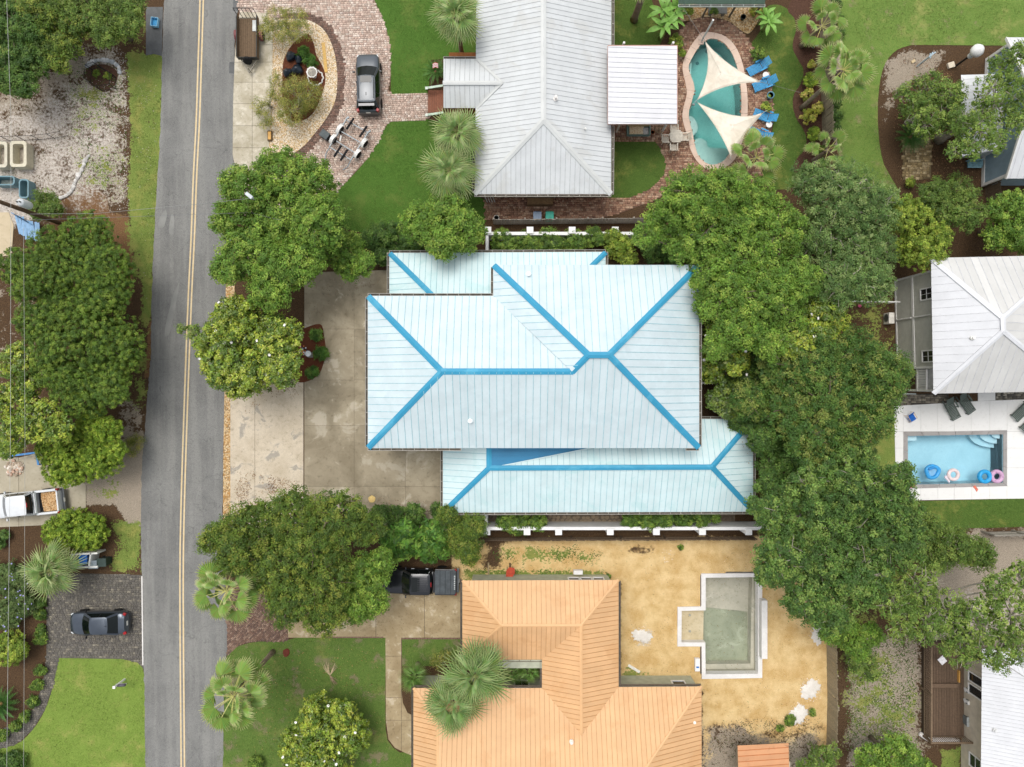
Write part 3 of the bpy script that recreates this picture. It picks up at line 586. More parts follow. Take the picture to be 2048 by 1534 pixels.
def window(root, a, b, z0, z1, out, bars=(2, 2), name='window', mat=None):
    """window in a wall between ground points a, b (pixels)"""
    a, b = P(*a), P(*b); d = b - a; L = d.length; d.normalize(); o = Vector((out[0], out[1], 0)).normalized(); m = MB(); up = Vector((0, 0, 1))
    q = lambda s, z, k: a + d * s + up * z + o * k
    for s in (.04, L - .04): m.beam(q(s, z0, .03), q(s, z1, .03), .09, .1, o)
    for z in (z0 + .04, z1 - .04): m.beam(q(.085, z, .03), q(L - .085, z, .03), .09, .1, o)
    w = m.build(name, mat or M_TRIM, root)
    g_ = MB(); c = q(L / 2, (z0 + z1) / 2, .012); g_.beam(q(.05, (z0 + z1) / 2, .012), q(L - .05, (z0 + z1) / 2, .012), z1 - z0 - .1, .012, o); g_.build('pane', M_PANE, w)
    if bars[0] + bars[1] > 2:
        g_ = MB()
        for i in range(1, bars[0]): g_.beam(q(L * i / bars[0], z0 + .06, .03), q(L * i / bars[0], z1 - .06, .03), .02, .035, o)
        for i in range(1, bars[1]): z = z0 + (z1 - z0) * i / bars[1]; g_.beam(q(.06, z, .032), q(L - .06, z, .032), .03, .036, o)
        g_.build('glazing_bar', mat or M_TRIM, w)
    return w
def vent(root, x, y, z, c='dfe6e8', r=.14, h=.3):
    m = MB(); m.lathe([(r * 1.5, -.15), (r * 1.5, .03), (r * .75, .05), (r * .75, h - .08), (r * 1.15, h - .06), (r * 1.1, h), (r * .3, h + .03)], P(x, y, z), 14); return m.build('roof_vent', pm(c, .5), root)

# ---------------------------------------------------------------- blue and white house in the middle
bh = thing('house', 'large house with pale aqua metal roof and bright blue ridge caps in the middle', 'house', P(1070, 745))
M_AQ = metal('aqua_roof_panel', 'cbd9dc', .5, .3, stain='bdced2', rnd=.05); M_AQL = metal('aqua_low_roof_panel', 'cfe3e4', .5, .3, stain='b6d8d8', rnd=.03); M_SEAM = pm('98c2ca', .5); M_BLUE = metal('blue_cap', '3c97ba', .5, .3, stain='5fb0cc', rnd=.1); M_DBLUE = metal('blue_cricket', '2a7ea8', .45)
zE, zR1, zR2 = 6.2, 8.6, 9.2
walls(bh, [(770, 616), (1008, 616), (1008, 562), (1352, 562), (1352, 880), (770, 880)], 6.15, pm('d9dcd8', .8))
walls(bh, [(805, 535), (1190, 535), (1190, 616), (805, 616)], 3.1, pm('d9dcd8', .8)); walls(bh, [(905, 870), (1462, 860), (1462, 1000), (905, 1000)], 3.1, pm('d9dcd8', .8))
for y0, y1 in ((640, 668), (700, 728), (790, 818)): window(bh, (770, y0), (770, y1), 3.9, 5.4, (-1, 0), (2, 2))
for y0, y1 in ((645, 735), (760, 850)): window(bh, (770, y0), (770, y1), .1, 2.4, (-1, 0), (4, 4), 'garage_door')
for x0 in (800, 900, 1010, 1120, 1230): window(bh, (x0, 880), (x0 + 30, 880), 4.2, 5.5, (0, -1), (2, 2))
for y0 in (600, 680, 770): window(bh, (1352, y0), (1352, y0 + 30), 3.9, 5.4, (1, 0), (2, 2))
for x0 in (960, 1080, 1200, 1330): window(bh, (x0, 1000), (x0 + 32, 1000), .9, 2.4, (0, -1), (2, 2))
sp = 14.1 * S(6.5)
slope(bh, [(736, 896, zE), (1398, 896, zE), (1218, 710, zR2), (1177, 710, zR2), (1145, 743, zR1), (884, 743, zR1)], sp, M_AQ, seam=M_SEAM)
slope(bh, [(736, 592, zE), (736, 896, zE), (884, 743, zR1)], sp, M_AQ, seam=M_SEAM)
slope(bh, [(1398, 896, zE), (1398, 530, zE), (1218, 710, zR2)], sp, M_AQ, seam=M_SEAM)
slope(bh, [(987, 530, zE), (1398, 530, zE), (1218, 710, zR2), (1177, 710, zR2)], sp, M_AQ, seam=M_SEAM)
slope(bh, [(736, 592, zE), (987, 592, zE), (1145, 743, zR1), (884, 743, zR1)], sp, M_AQ, seam=M_SEAM)
slope(bh, [(987, 530, zE), (987, 592, zE), (1145, 743, zR1), (1177, 710, zR2)], sp, M_AQ, seam=M_SEAM)
for a, b in (((738, 594, zE), (884, 743, zR1)), ((738, 894, zE), (884, 743, zR1)), ((884, 743, zR1), (1145, 743, zR1)), ((1145, 743, zR1), (1177, 710, zR2)), ((1177, 710, zR2), (1218, 710, zR2)), ((989, 532, zE), (1177, 710, zR2)), ((1396, 532, zE), (1218, 710, zR2)), ((1396, 894, zE), (1218, 710, zR2))):
    cap(bh, a, b, .42, M_BLUE, .32, lift=.11)
cap(bh, (990, 596, zE), (1143, 741, zR1), .09, M_AQ, -.3, 'valley_flashing', .03)
for a, b, s in (((736, 591.5, zE), (985, 591.5, zE), (0, 1)), ((986.5, 592, zE), (986.5, 534, zE), (-1, 0)), ((1398.5, 534, zE), (1398.5, 893, zE), (1, 0)), ((736, 896.5, zE), (922, 896.5, zE), (0, -1)), ((1372, 896.5, zE), (1398, 896.5, zE), (0, -1)), ((735.5, 594, zE), (735.5, 894, zE), (-1, 0))): gutter(bh, a, b, s)
zl, zt = 3.1, 4.55
slope(bh, [(779, 506, zl), (1211, 504, zl), (1120, 594, zt), (868, 594, zt)], sp * .87, M_AQL, seam=M_SEAM)
slope(bh, [(779, 604, zl), (779, 506, zl), (868, 594, zt), (868, 604, zt)], sp * .87, M_AQL, seam=M_SEAM)
slope(bh, [(1211, 504, zl), (1211, 604, zl), (1120, 604, zt), (1120, 594, zt)], sp * .87, M_AQL, seam=M_SEAM)
cap(bh, (781, 508, zl), (868, 594, zt), .38, M_BLUE, .32, lift=.1); cap(bh, (1210, 506, zl), (1120, 594, zt), .38, M_BLUE, .32, lift=.1)
gutter(bh, (779, 505.5, zl), (1211, 503.5, zl), (0, 1)); gutter(bh, (778.5, 506, zl), (778.5, 604, zl), (-1, 0)); gutter(bh, (1211.5, 504, zl), (1211.5, 604, zl), (1, 0))
zl, zt = 3.1, 4.6
slope(bh, [(886, 1025, zl), (1506, 1023, zl), (1424, 934, zt), (978, 936, zt)], sp * .9, M_AQL, seam=M_SEAM)
slope(bh, [(886, 890, zl), (886, 1025, zl), (978, 936, zt), (978, 890, zt)], sp * .9, M_AQL, seam=M_SEAM)
slope(bh, [(1506, 1023, zl), (1506, 838, zl), (1424, 934, zt)], sp * .9, M_AQL, seam=M_SEAM)
slope(bh, [(1182, 838, zl), (1506, 838, zl), (1424, 934, zt), (988, 936, zt), (1182, 896, zt - .6)], sp * .9, M_AQL, seam=M_SEAM)
slope(bh, [(979, 888, zt + .02), (979, 936, zt + .02), (1190, 895, zt - .55), (1190, 888, zt - .55)], .36, M_DBLUE, deck=False)
for a, b in (((888, 1023, zl), (978, 936, zt)), ((978, 936, zt), (1424, 934, zt)), ((1504, 1021, zl), (1424, 934, zt)), ((1504, 840, zl), (1424, 934, zt)), ((978, 938, zt), (978, 888, zt))): cap(bh, a, b, .38, M_BLUE, .3, lift=.1)
cap(bh, (990, 934, zt), (1186, 895, zt - .5), .07, M_AQL, -.2, 'valley_flashing', .05)
gutter(bh, (886, 1025.5, zl), (1506, 1023.5, zl), (0, -1)); gutter(bh, (885.5, 900, zl), (885.5, 1025, zl), (-1, 0)); gutter(bh, (1506.5, 840, zl), (1506.5, 1022, zl), (1, 0)); gutter(bh, (1400, 837.5, zl), (1506, 837.5, zl), (0, 1))
vent(bh, 1057, 549, 6.55, 'e4ecec'); vent(bh, 941, 841, 7.1, 'e4ecec')
# ---------------------------------------------------------------- house with the orange roof
oh = thing('house', 'house with peach orange ribbed metal roof around a small inner court', 'house', P(1120, 1400))
M_OR = metal('orange_roof_panel', 'dbb081', .5, .3, stain='cf9f6e', rnd=.08); M_ORS = pm('b98a58', .5); M_ORC = metal('orange_cap', 'dcb080', .5, .3, rnd=.05); M_OW = pm('aeb19c', .85, .12, 2)
ze, zr = 3.0, 4.2; so = 9.6 * S(3.4); zz = 5.25
walls(oh, [(946, 1149), (1215, 1149), (1215, 1352), (1085, 1352), (1085, 1305), (946, 1305)], 2.95, M_OW); walls(oh, [(846, 1351), (1381, 1351), (1381, 1700), (846, 1700)], 2.95, M_OW)
slope(oh, [(925, 1161, ze), (1237, 1160, ze), (1162, 1251, zr), (1003, 1251, zr)], so, M_OR, seam=M_ORS)
slope(oh, [(925, 1319, ze), (925, 1161, ze), (1003, 1251, zr)], so, M_OR, seam=M_ORS)
slope(oh, [(925, 1319, ze), (1084, 1319, ze), (1162, 1251, zr), (1003, 1251, zr)], so, M_OR, seam=M_ORS)
slope(oh, [(1084, 1319, ze), (1084, 1376, ze), (1163, 1470, zr), (1162, 1251, zr)], so, M_OR, seam=M_ORS)
slope(oh, [(1237, 1375, ze), (1237, 1160, ze), (1162, 1251, zr), (1163, 1470, zr)], so, M_OR, seam=M_ORS)
slope(oh, [(827, 1376, ze), (1084, 1376, ze), (1163, 1470, zr), (1163, 1560, zz), (876, 1560, zz), (876, 1443, 3.85)], so, M_OR, seam=M_ORS)
slope(oh, [(1237, 1374, ze), (1403, 1373, ze), (1276, 1560, zz), (1163, 1560, zz), (1163, 1470, zr)], so, M_OR, seam=M_ORS)
slope(oh, [(1403, 1760, ze), (1403, 1373, ze), (1276, 1560, zz)], so, M_OR, seam=M_ORS)
slope(oh, [(827, 1760, ze), (827, 1376, ze), (876, 1443, 3.85), (876, 1690, 3.85)], so, M_OR, seam=M_ORS)
slope(oh, [(827, 1760, ze), (1403, 1760, ze), (1276, 1560, zz), (876, 1560, zz)], so * 3, M_OR, seam=M_ORS)
m = MB(); m.add([P(876, 1445, 3.8), P(876, 1690, 3.8), P(876, 1560, 5.2)], [[0, 1, 2]]); m.build('gable_wall', M_OW, oh)
for a, b in (((926, 1162, ze), (1003, 1251, zr)), ((1236, 1161, ze), (1162, 1251, zr)), ((1003, 1251, zr), (1162, 1251, zr)), ((926, 1318, ze), (1003, 1251, zr)), ((1162, 1251, zr), (1163, 1468, zr)), ((828, 1377, ze), (876, 1443, 3.85)), ((1402, 1374, ze), (1276, 1560, zz)), ((876, 1445, 3.85), (876, 1560, 5.2))): cap(oh, a, b, .22, M_ORC, .36, lift=.07)
for a, b, s in (((924.5, 1161, ze), (924.5, 1319, ze), (-1, 0)), ((1237.5, 1162, ze), (1237.5, 1374, ze), (1, 0)), ((925, 1319.5, ze), (1084, 1319.5, ze), (0, -1)), ((1084, 1375.5, ze), (1084, 1322, ze), (-1, 0)), ((827, 1375.5, ze), (1080, 1375.5, ze), (0, 1)), ((1240, 1373.5, ze), (1402, 1372.5, ze), (0, 1)), ((826.5, 1376, ze), (826.5, 1700, ze), (-1, 0))): gutter(oh, a, b, s, pm('6f6457', .6), .12)
for k in range(3): window(oh, (1133 + k * 24, 1149), (1156 + k * 24, 1149), .9, 2.3, (0, 1), (1, 2))
window(oh, (1335, 1351), (1362, 1351), 1.0, 2.2, (0, 1), (1, 2)); window(oh, (1028, 1351), (1058, 1351), .9, 2.3, (0, 1), (2, 1))
m = MB(); m.box(P(1156, 1146.5, 1.0) + Vector((0, .1, 0)), (.7, .3, .4)); m.build('air_conditioner', M_TRIM, oh)
vent(oh, 1143, 1484, 4.45, 'f0eadf', .1, .2); vent(oh, 1388, 1443, 3.15, 'f0eadf', .1, .2)
# ---------------------------------------------------------------- grey roofed house at the top
gh = thing('house', 'house with weathered grey standing seam roof beside the curved pool', 'house', P(1085, 150))
M_GR = metal('grey_roof_panel', 'cfd2d2', .5, .3, stain='c2c2bd', rnd=.04); M_GRS = pm('b2b5b6', .6); M_GRC = metal('grey_cap', 'cbcdca', rnd=0)
ze, zr = 3.3, 5.2; sg = 9.9 * S(4)
walls(gh, [(966, -160), (1206, -160), (1206, 394), (966, 394)], 3.25, pm('a5683a', .85, .2, 3)); walls(gh, [(905, 142), (966, 142), (966, 240), (905, 240)], 3.0, pm('a5683a', .85, .2, 3))
slope(gh, [(949, 388, ze), (1222, 388, ze), (1087, 240, zr)], sg, M_GR, seam=M_GRS)
slope(gh, [(1222, 388, ze), (1223, -200, ze), (1087, -60, zr), (1087, 240, zr)], sg, M_GR, seam=M_GRS)
slope(gh, [(954, -200, ze), (950, 388, ze), (1087, 240, zr), (1087, -60, zr)], sg, M_GR, seam=M_GRS)
slope(gh, [(887, 118, 3.3), (955, 118, 3.3), (1004, 166, 4.1), (887, 166, 4.1)], sg, M_GR, seam=M_GRS); slope(gh, [(887, 216, 3.3), (955, 216, 3.3), (1004, 166, 4.1), (887, 166, 4.1)], sg, M_GR, seam=M_GRS)
for a, b, w in (((950, 387, ze), (1087, 240, zr), .4), ((1221, 387, ze), (1087, 240, zr), .4), ((1087, 240, zr), (1087, -60, zr), .4), ((887, 166, 4.1), (1003, 166, 4.1), .3)): cap(gh, a, b, w, M_GRC, .33, lift=.09)
cap(gh, (955, 119, 3.35), (1004, 166, 4.1), .2, M_GRC, -.2, 'valley_flashing', .06); cap(gh, (955, 215, 3.35), (1004, 166, 4.1), .2, M_GRC, -.2, 'valley_flashing', .06)
gutter(gh, (949, 388.5, ze), (1222, 388.5, ze), (0, -1)); gutter(gh, (1223, 388, ze), (1224, 252, ze), (1, 0)); gutter(gh, (1224, 90, ze), (1224, -60, ze), (1, 0)); gutter(gh, (887, 117.5, 3.3), (952, 117.5, 3.3), (0, 1)); gutter(gh, (949, 385, ze), (949.5, 260, ze), (-1, 0))
vent(gh, 1111, 198, 4.95, 'efe9e2', .1, .45); vent(gh, 1170, 260, 4.0, 'd9d9d4', .07, .3)
m = MB(); m.box(P(1080, 404, .35), (2.0, .5, .7)); m.build('storage_box', pm('7c6446', .85, .2, 6), gh)
# steps with rails in front of the porch
ps = thing('porch_steps', 'small wooden porch steps with pale green handrails', 'steps', P(872, 203))
for i in range(7): m = MB(); m.box(P(858 + i * 4.4, 203, .30 + .05 * i), (.16, 1.75, .04)); m.build('plank', pm('8a5b46', .85, .2, 12, rnd=.25), ps)
for y in (176, 230):
    m = MB(); m.beam(P(853, y + (0 if y < 200 else 0), 1.0), P(886, y - 5, 1.35), .16, .05); m.build('handrail', pm('bcd0bd', .6), ps)
    m = MB()
    for i in range(7): x = 856 + i * 4.6; m.beam(P(x, y, .05), P(x, y - i * .8, 1.0 + .05 * i), .05, .05)
    m.build('baluster', pm('77705f', .8), ps)
    m = MB(); m.beam(P(853, y, 0), P(853, y, 1.15), .12, .12, (0, 1, 0)); m.box(P(853, y, 1.17), (.2, .2, .05)); m.build('post', pm('cfd8cc', .6), ps)
# white pavilion
pv = thing('pavilion', 'open pavilion with flat white panelled roof beside the kidney pool', 'pavilion', P(1278, 170))
slope(pv, [(1354, 248, 3.9), (1354, 92, 3.9), (1216, 92, 4.3), (1216, 248, 4.3)], 6.6 * S(4) * 1.5, metal('white_pavilion_panel', 'dcdcde', .6, .2, rnd=.03), seam=pm('b2b4b7', .5), ribh=.02)
m = MB()
for a, b in (((1216, 92, 4.2), (1354, 92, 3.8)), ((1216, 248, 4.2), (1354, 248, 3.8)), ((1354, 92, 3.8), (1354, 248, 3.8)), ((1216, 92, 4.2), (1216, 248, 4.2))): m.beam(V3(a), V3(b), .06, .16)
m.build('fascia', pm('b98f7f', .6), pv)
for x, y in ((1335, 110), (1335, 245), (1240, 110), (1240, 245)): m = MB(); m.box(P(x, y, 1.9), (.14, .14, 3.8)); m.build('post', M_TRIM, pv)
# cabana at the top edge
cb = thing('cabana', 'dark green roofed cabana with white gutter at the top edge', 'cabana', P(1443, -20))
slope(cb, [(1357, 8, 3.0), (1530, 8, 3.0), (1530, -90, 4.2), (1357, -90, 4.2)], .45, metal('green_roof_panel', '41594a', rnd=.05)); gutter(cb, (1357, 8.5, 3.0), (1530, 8.5, 3.0), (0, -1), pm('c4ccc6', .5))
for x in (1366, 1415, 1470, 1520): m = MB(); m.box(P(x, 14, 1.45), (.12, .12, 2.9)); m.build('post', pm('6d6555', .8), cb)
# ---------------------------------------------------------------- grey sided house on the right
rh = thing('house', 'two storey grey sided house with white metal roof above the rectangular pool', 'house', P(1900, 655))
M_WR = metal('white_roof_panel', 'd9dadc', .5, rnd=.02); M_WR_SHADE = metal('shaded_white_roof_panel', 'd3d2ce', .5, rnd=.14); M_WRS = pm('cbccce', .5)  # second white is a greyer copy for less lit slopes, shade put into the colour
ze, zr = 5.3, 7.7
def siding(name, c, sc=9.0):
    t = NT(name); t.set(.8, 0, .25); w = t.n('ShaderNodeTexWave'); w.bands_direction = 'Z'; w.inputs['Scale'].default_value = sc; t.l(t.co(), w.inputs['Vector'])
    k = t.mix(t.ramp(t.noise(3, 4), .3, .7), scl(rgb(c), .93), scl(rgb(c), 1.05)); t.color(k); t.bump(w.outputs['Fac'], .6, .02); return t.m
M_SID = siding('grey_siding', 'c4c3b7'); walls(rh, [(1789, 561), (2070, 555), (2070, 738), (1794, 738)], 5.3, M_SID)
slope(rh, [(1862, 516, ze), (1867, 787, ze), (2007, 662, zr), (2006, 636, zr)], .55, M_WR, seam=M_WRS)
slope(rh, [(2150, 510, ze), (1862, 516, ze), (2006, 636, zr)], .55, M_WR_SHADE, seam=M_WRS); slope(rh, [(1867, 787, ze), (2150, 782, ze), (2007, 662, zr)], .55, M_WR_SHADE, seam=M_WRS); slope(rh, [(2150, 782, ze), (2150, 510, ze), (2006, 636, zr), (2007, 662, zr)], .55, M_WR_SHADE, seam=M_WRS)
for a, b in (((1863, 517, ze), (2006, 636, zr)), ((1868, 786, ze), (2007, 662, zr)), ((2149, 511, ze), (2006, 636, zr)), ((2149, 781, ze), (2007, 662, zr)), ((2006, 636, zr), (2007, 662, zr))): cap(rh, a, b, .35, M_WR, .33, lift=.08)
def trim(root, a, b, za, zb, out=(-1, 0), w=.14, name='trim_board'):
    o = Vector((out[0], out[1], 0)) * .03; m = MB(); m.beam(P(*a) + o + Vector((0, 0, za)), P(*b) + o + Vector((0, 0, zb)), w, .05, Vector((out[0], out[1], 0))); return m.build(name, M_TRIM, root)
trim(rh, (1789, 561), (1794, 738), .12, .12); trim(rh, (1789, 561), (1794, 738), 2.35, 2.35, w=.24); trim(rh, (1789.5, 562), (1789.5, 562), .2, 5.2); trim(rh, (1794, 737), (1794, 737), .2, 5.2)
m = MB(); b0 = P(1791.3, 641); m.tube([b0 + Vector((-.09, 0, .3)), b0 + Vector((-.09, 0, 2.2))], .05); m.tube([b0 + Vector((-.09, 0, 2.5)), b0 + Vector((-.09, 0, 5.1))], .05); m.build('downpipe', M_TRIM, rh)
window(rh, (1789.8, 590), (1790.5, 613), 3.35, 4.85, (-1, 0), (2, 2)); window(rh, (1793.0, 705), (1793.7, 728), 3.35, 4.85, (-1, 0), (2, 2)); vent(rh, 1945, 676, 6.75, 'efece4', .09, .2)
m = MB(); m.prism([P(1794, 740), P(1850, 740), P(1850, 782), P(1794, 782)], 2.5, 2.65); bal = m.build('balcony', pm('c9c7c0', .7), rh)
m = MB(); m.beam(P(1796, 741) + Vector((0, 0, 3.7)), P(1796, 781) + Vector((0, 0, 3.7)), .1, .06); m.beam(P(1796, 781) + Vector((0, 0, 3.7)), P(1850, 781) + Vector((0, 0, 3.7)), .1, .06); m.build('handrail', M_TRIM, bal)
m = MB()
for i in range(13): y = 742.5 + i * 3.1; m.beam(P(1796, y) + Vector((0, 0, 2.66)), P(1796, y) + Vector((0, 0, 3.67)), .06, .05, (0, 1, 0))
for i in range(14): m.beam(P(1799 + i * 3.7, 781) + Vector((0, 0, 2.66)), P(1799 + i * 3.7, 781) + Vector((0, 0, 3.67)), .06, .05, (0, 1, 0))
m.build('baluster', M_TRIM, bal)
m = MB(); m.beam(P(1797, 780), P(1797, 780) + Vector((0, 0, 5.2)), .16, .16, (0, 1, 0)); m.build('post', M_TRIM, bal)
ac = thing('air_conditioner', 'white outdoor air conditioning unit beside the grey sided wall', 'air conditioner', P(1778, 637))
m = MB(); m.box(P(1778, 637, .45), (.42, .85, .8)); m.build('casing', pm('ded9cf', .5), ac, bevel=.02)
m = MB(); m.lathe([(.3, 0), (.3, .02), (.1, .03)], P(1778, 637, .5) + Vector((-.215, .05, 0)), 16, Matrix.Rotation(-math.pi / 2, 3, 'Y')); m.build('fan_grille', pm('4b4b49', .6), ac)
for s in (-.3, .3): m = MB(); m.box(P(1778, 637, .025) + Vector((0, s, 0)), (.4, .08, .05)); m.build('foot', pm('3c3c3c', .8), ac)
# ---------------------------------------------------------------- blue grey gabled house, upper right
uh = thing('house', 'blue grey sided house with white gabled roof at the upper right edge', 'house', P(2010, 240))
M_BSID = siding('blue_siding', '94a9b5', 8)
a, b = P(1964, 371), P(1972, 122); m = MB(); ym = (a.y + b.y) / 2; X1 = P(2200, 0).x; ap = 5.3
m.add([(a.x, a.y, 0), (b.x, b.y, 0), (b.x, b.y, 3), (.5 * (a.x + b.x), ym, ap), (a.x, a.y, 3), (X1, a.y, 0), (X1, b.y, 0), (X1, b.y, 3), (X1, ym, ap), (X1, a.y, 3)], [[0, 4, 3, 2, 1], [0, 5, 9, 4], [1, 2, 7, 6], [5, 6, 7, 8, 9]]); m.build('wall', M_BSID, uh)
zt = 5.6; rx = P(2013, 357, 3.05).x; 
def px_of(v): return (1024 + v.x * F / (H - v.z), 767 - v.y * F / (H - v.z), v.z)
ysb, yst = P(2013, 357, 3.05).y, P(2010, 75, 3.05).y; ymid = (ysb + yst) / 2
slope(uh, [px_of(Vector(p)) for p in ((rx, ysb, 3.05), (rx + 9, ysb, 3.05), (rx + 9, ymid, zt), (rx, ymid, zt))], .5, M_WR, seam=M_WRS); slope(uh, [px_of(Vector(p)) for p in ((rx, yst, 3.05), (rx + 9, yst, 3.05), (rx + 9, ymid, zt), (rx, ymid, zt))], .5, M_WR, seam=M_WRS)
m = MB()
for y0 in (ysb, yst): m.beam((rx, y0, 2.98), (rx, ymid, zt - .07), .06, .2)
m.build('barge_board', M_TRIM, uh)
m = MB(); m.beam((a.x - .03, a.y - .03, .1), (a.x - .03, a.y - .03, 3.0), .2, .2, (0, 1, 0)); m.beam((b.x - .03, b.y + .03, .1), (b.x - .03, b.y + .03, 3.0), .2, .2, (0, 1, 0)); m.beam((a.x - .04, a.y, .15), (b.x - .04, b.y, .15), .06, .3); m.build('trim_board', M_TRIM, uh)
slope(uh, [(1924, 313, 2.4), (1922, 150, 2.4), (1996, 148, 3.0), (1996, 299, 3.0)], .5, metal('weathered_white_panel', 'd8dadb', .5, stain='b0b2ae', rnd=.1), seam=M_WRS)
walls(uh, [(1922, 316), (1964, 316), (1964, 180), (1922, 180)], 2.3, pm('d9dbd9', .8), name='lean_to_wall')
hz = thing('bench', 'pale blue slatted bench against the blue grey house corner', 'bench', P(1952, 328))
m = MB()
for i in range(4): m.box(P(1950 , 322 + i * 4, .45), (1.1, .11, .04))
m.build('seat', pm('7fa7b3', .6), hz)
m = MB(); m.box(P(1950, 320.5, .75), (1.1, .04, .5)); m.build('backrest', pm('7fa7b3', .6), hz)
for dx in (-.45, .45): m = MB(); m.box(P(1950, 328, .21) + Vector((dx, 0, 0)), (.06, .5, .42)); m.build('leg', pm('6d939e', .6), hz)
# ---------------------------------------------------------------- white roofed house and deck, lower right
lh = thing('house', 'house with plain white ribbed metal roof beside the brown deck', 'house', P(2000, 1430))
walls(lh, [(1922, 1322), (2120, 1310), (2120, 1700), (1922, 1700)], 3.0, pm('c2b7a3', .85, .1, 2))
slope(lh, [(1960, 1750, 3.1), (1964, 1300, 3.1), (2120, 1400, 5.0), (2120, 1650, 5.0)], .28, M_WR, seam=M_WRS, ribh=.02); slope(lh, [(1964, 1298, 3.1), (2280, 1290, 3.1), (2120, 1400, 5.0)], .28, M_WR, seam=M_WRS, ribh=.02)
for y0, y1 in ((1330, 1350), (1353, 1374)): window(lh, (1922, y0), (1922, y1), .9, 2.6, (-1, 0), (1, 1))
window(lh, (1922, 1488), (1922, 1515), 1.0, 2.4, (-1, 0), (1, 2)); vent(lh, 1990, 1461, 3.5, 'dcdcda', .1, .15)
dk = thing('deck', 'weathered brown timber deck with slatted railing', 'deck', P(1882, 1372)); M_DB = pm('6b5847', .9, .2, 7, rnd=.45, fine=.2); M_DR = pm('75634f', .9, .2, 8, rnd=.2)
n = 24; Lb = (P(0, 1282).y - P(0, 1466).y)
for i in range(n):
    m = MB(); m.box(P(1845 + (1921 - 1845) * (i + .5) / n, 1374) + Vector((0, 0, .38)), ((1921 - 1845) * S() / n - .03, Lb, .04)); m.build('plank', M_DB, dk)
m = MB(); m.prism([P(1843, 1280), P(1922, 1280), P(1922, 1468), P(1843, 1468)], .0, .34); m.build('deck_frame', pm('4a3d31', .95), dk)
def rail(root, a, b, n, z0=.4, z1=1.4, slat=True):
    a, b = P(*a), P(*b); up = Vector((0, 0, 1)); m = MB(); m.beam(a + up * z1, b + up * z1, .14, .05); m.build('top_rail', M_DR, root); m = MB(); m.beam(a + up * (z0 + .1), b + up * (z0 + .1), .05, .09); m.build('bottom_rail', M_DR, root)
    me = None
    for i in range(n + 1):
        p = a.lerp(b, i / n); m = MB(); m.box((0, 0, (z0 + z1) / 2), (.06, .03, z1 - z0 - .06), math.atan2(b.y - a.y, b.x - a.x))
        if me is None: o = m.build('slat', M_DR, root, local=True); me = o.data
        else: o = bpy.data.objects.new('slat', me); link(o, root)
        o.location = Vector((p.x, p.y, 0)) - base_of(root)
rail(dk, (1841, 1281), (1841, 1467), 44); rail(dk, (1841, 1467), (1925, 1467), 20)
for x, y in ((1841, 1281), (1841, 1374), (1841, 1467), (1925, 1467)): m = MB(); m.box(P(x, y) + Vector((0, 0, .75)), (.12, .12, 1.45)); m.build('post', M_DR, dk)
m = MB(); m.box(P(1880, 1364.5) + Vector((0, 0, .6)), (2.1, .3, .05)); m.box(P(1880, 1367) + Vector((0, 0, .5)), (2.1, .06, .2)); m.build('bench_plank', M_DB, dk)
m = MB(); m.box(P(1909, 1347) + Vector((0, 0, .5)), (.1, .9, .2)); m.build('stair_rail', pm('b98a45', .8), dk)
# small shed, bottom edge
sh = thing('shed', 'small shed with rusty peeling orange metal roof at the bottom edge', 'shed', P(1527, 1530))
slope(sh, [(1580, 1600, 2.2), (1577, 1486, 2.2), (1475, 1491, 2.5), (1478, 1600, 2.5)], .42, metal('rusty_orange_panel', 'd29a6e', .6, stain='4f3c2c', rnd=.12), seam=pm('b9703f', .6)); walls(sh, [(1472, 1496), (1558, 1494), (1558, 1600), (1472, 1600)], 2.15, pm('b7ab95', .9))

# ---------------------------------------------------------------- white garden walls of the blue house
M_WW = concrete_material('white_render', 'e2e2df', 'eae9e6', 'c9cac6', None, .8)
def garden_wall(label, y, x0, x1, pil, ret, rl):
    w = thing('garden_wall', label, 'wall', P((x0 + x1) / 2, y)); m = MB(); m.box(P((x0 + x1) / 2, y, 1.0), ((x1 - x0) * S(1), .24, 2.0)); m.build('wall_panel', M_WW, w)
    m = MB(); ra = P(x0, y); rb = P(x0, ret); m.box(((ra.x), (ra.y + rb.y) / 2, .95), (.22, abs(ra.y - rb.y), 1.9)); m.build('wall_panel', M_WW, w)
    for x in pil:
        m = MB(); p = P(x, y); m.box((p.x, p.y, 1.05), (.42, .42, 2.1)); m.box((p.x, p.y, 2.13), (.5, .5, .08)); m.build('pillar', M_WW, w)
g2 = lambda x, z=2.0: 1024 + (x - 1024) * (H - z) / H
garden_wall('white rendered garden wall with square pillars along the upper side of the blue house', 472.5, g2(974), g2(1560), [g2(x) for x in (976, 1060, 1144, 1230, 1316, 1402, 1488)], 510, 1)
garden_wall('white rendered garden wall with square pillars along the lower side of the blue house', 1051.5, g2(972), g2(1600), [g2(x) for x in (974, 1054, 1117, 1220, 1312, 1404, 1496)], 1020, 1)
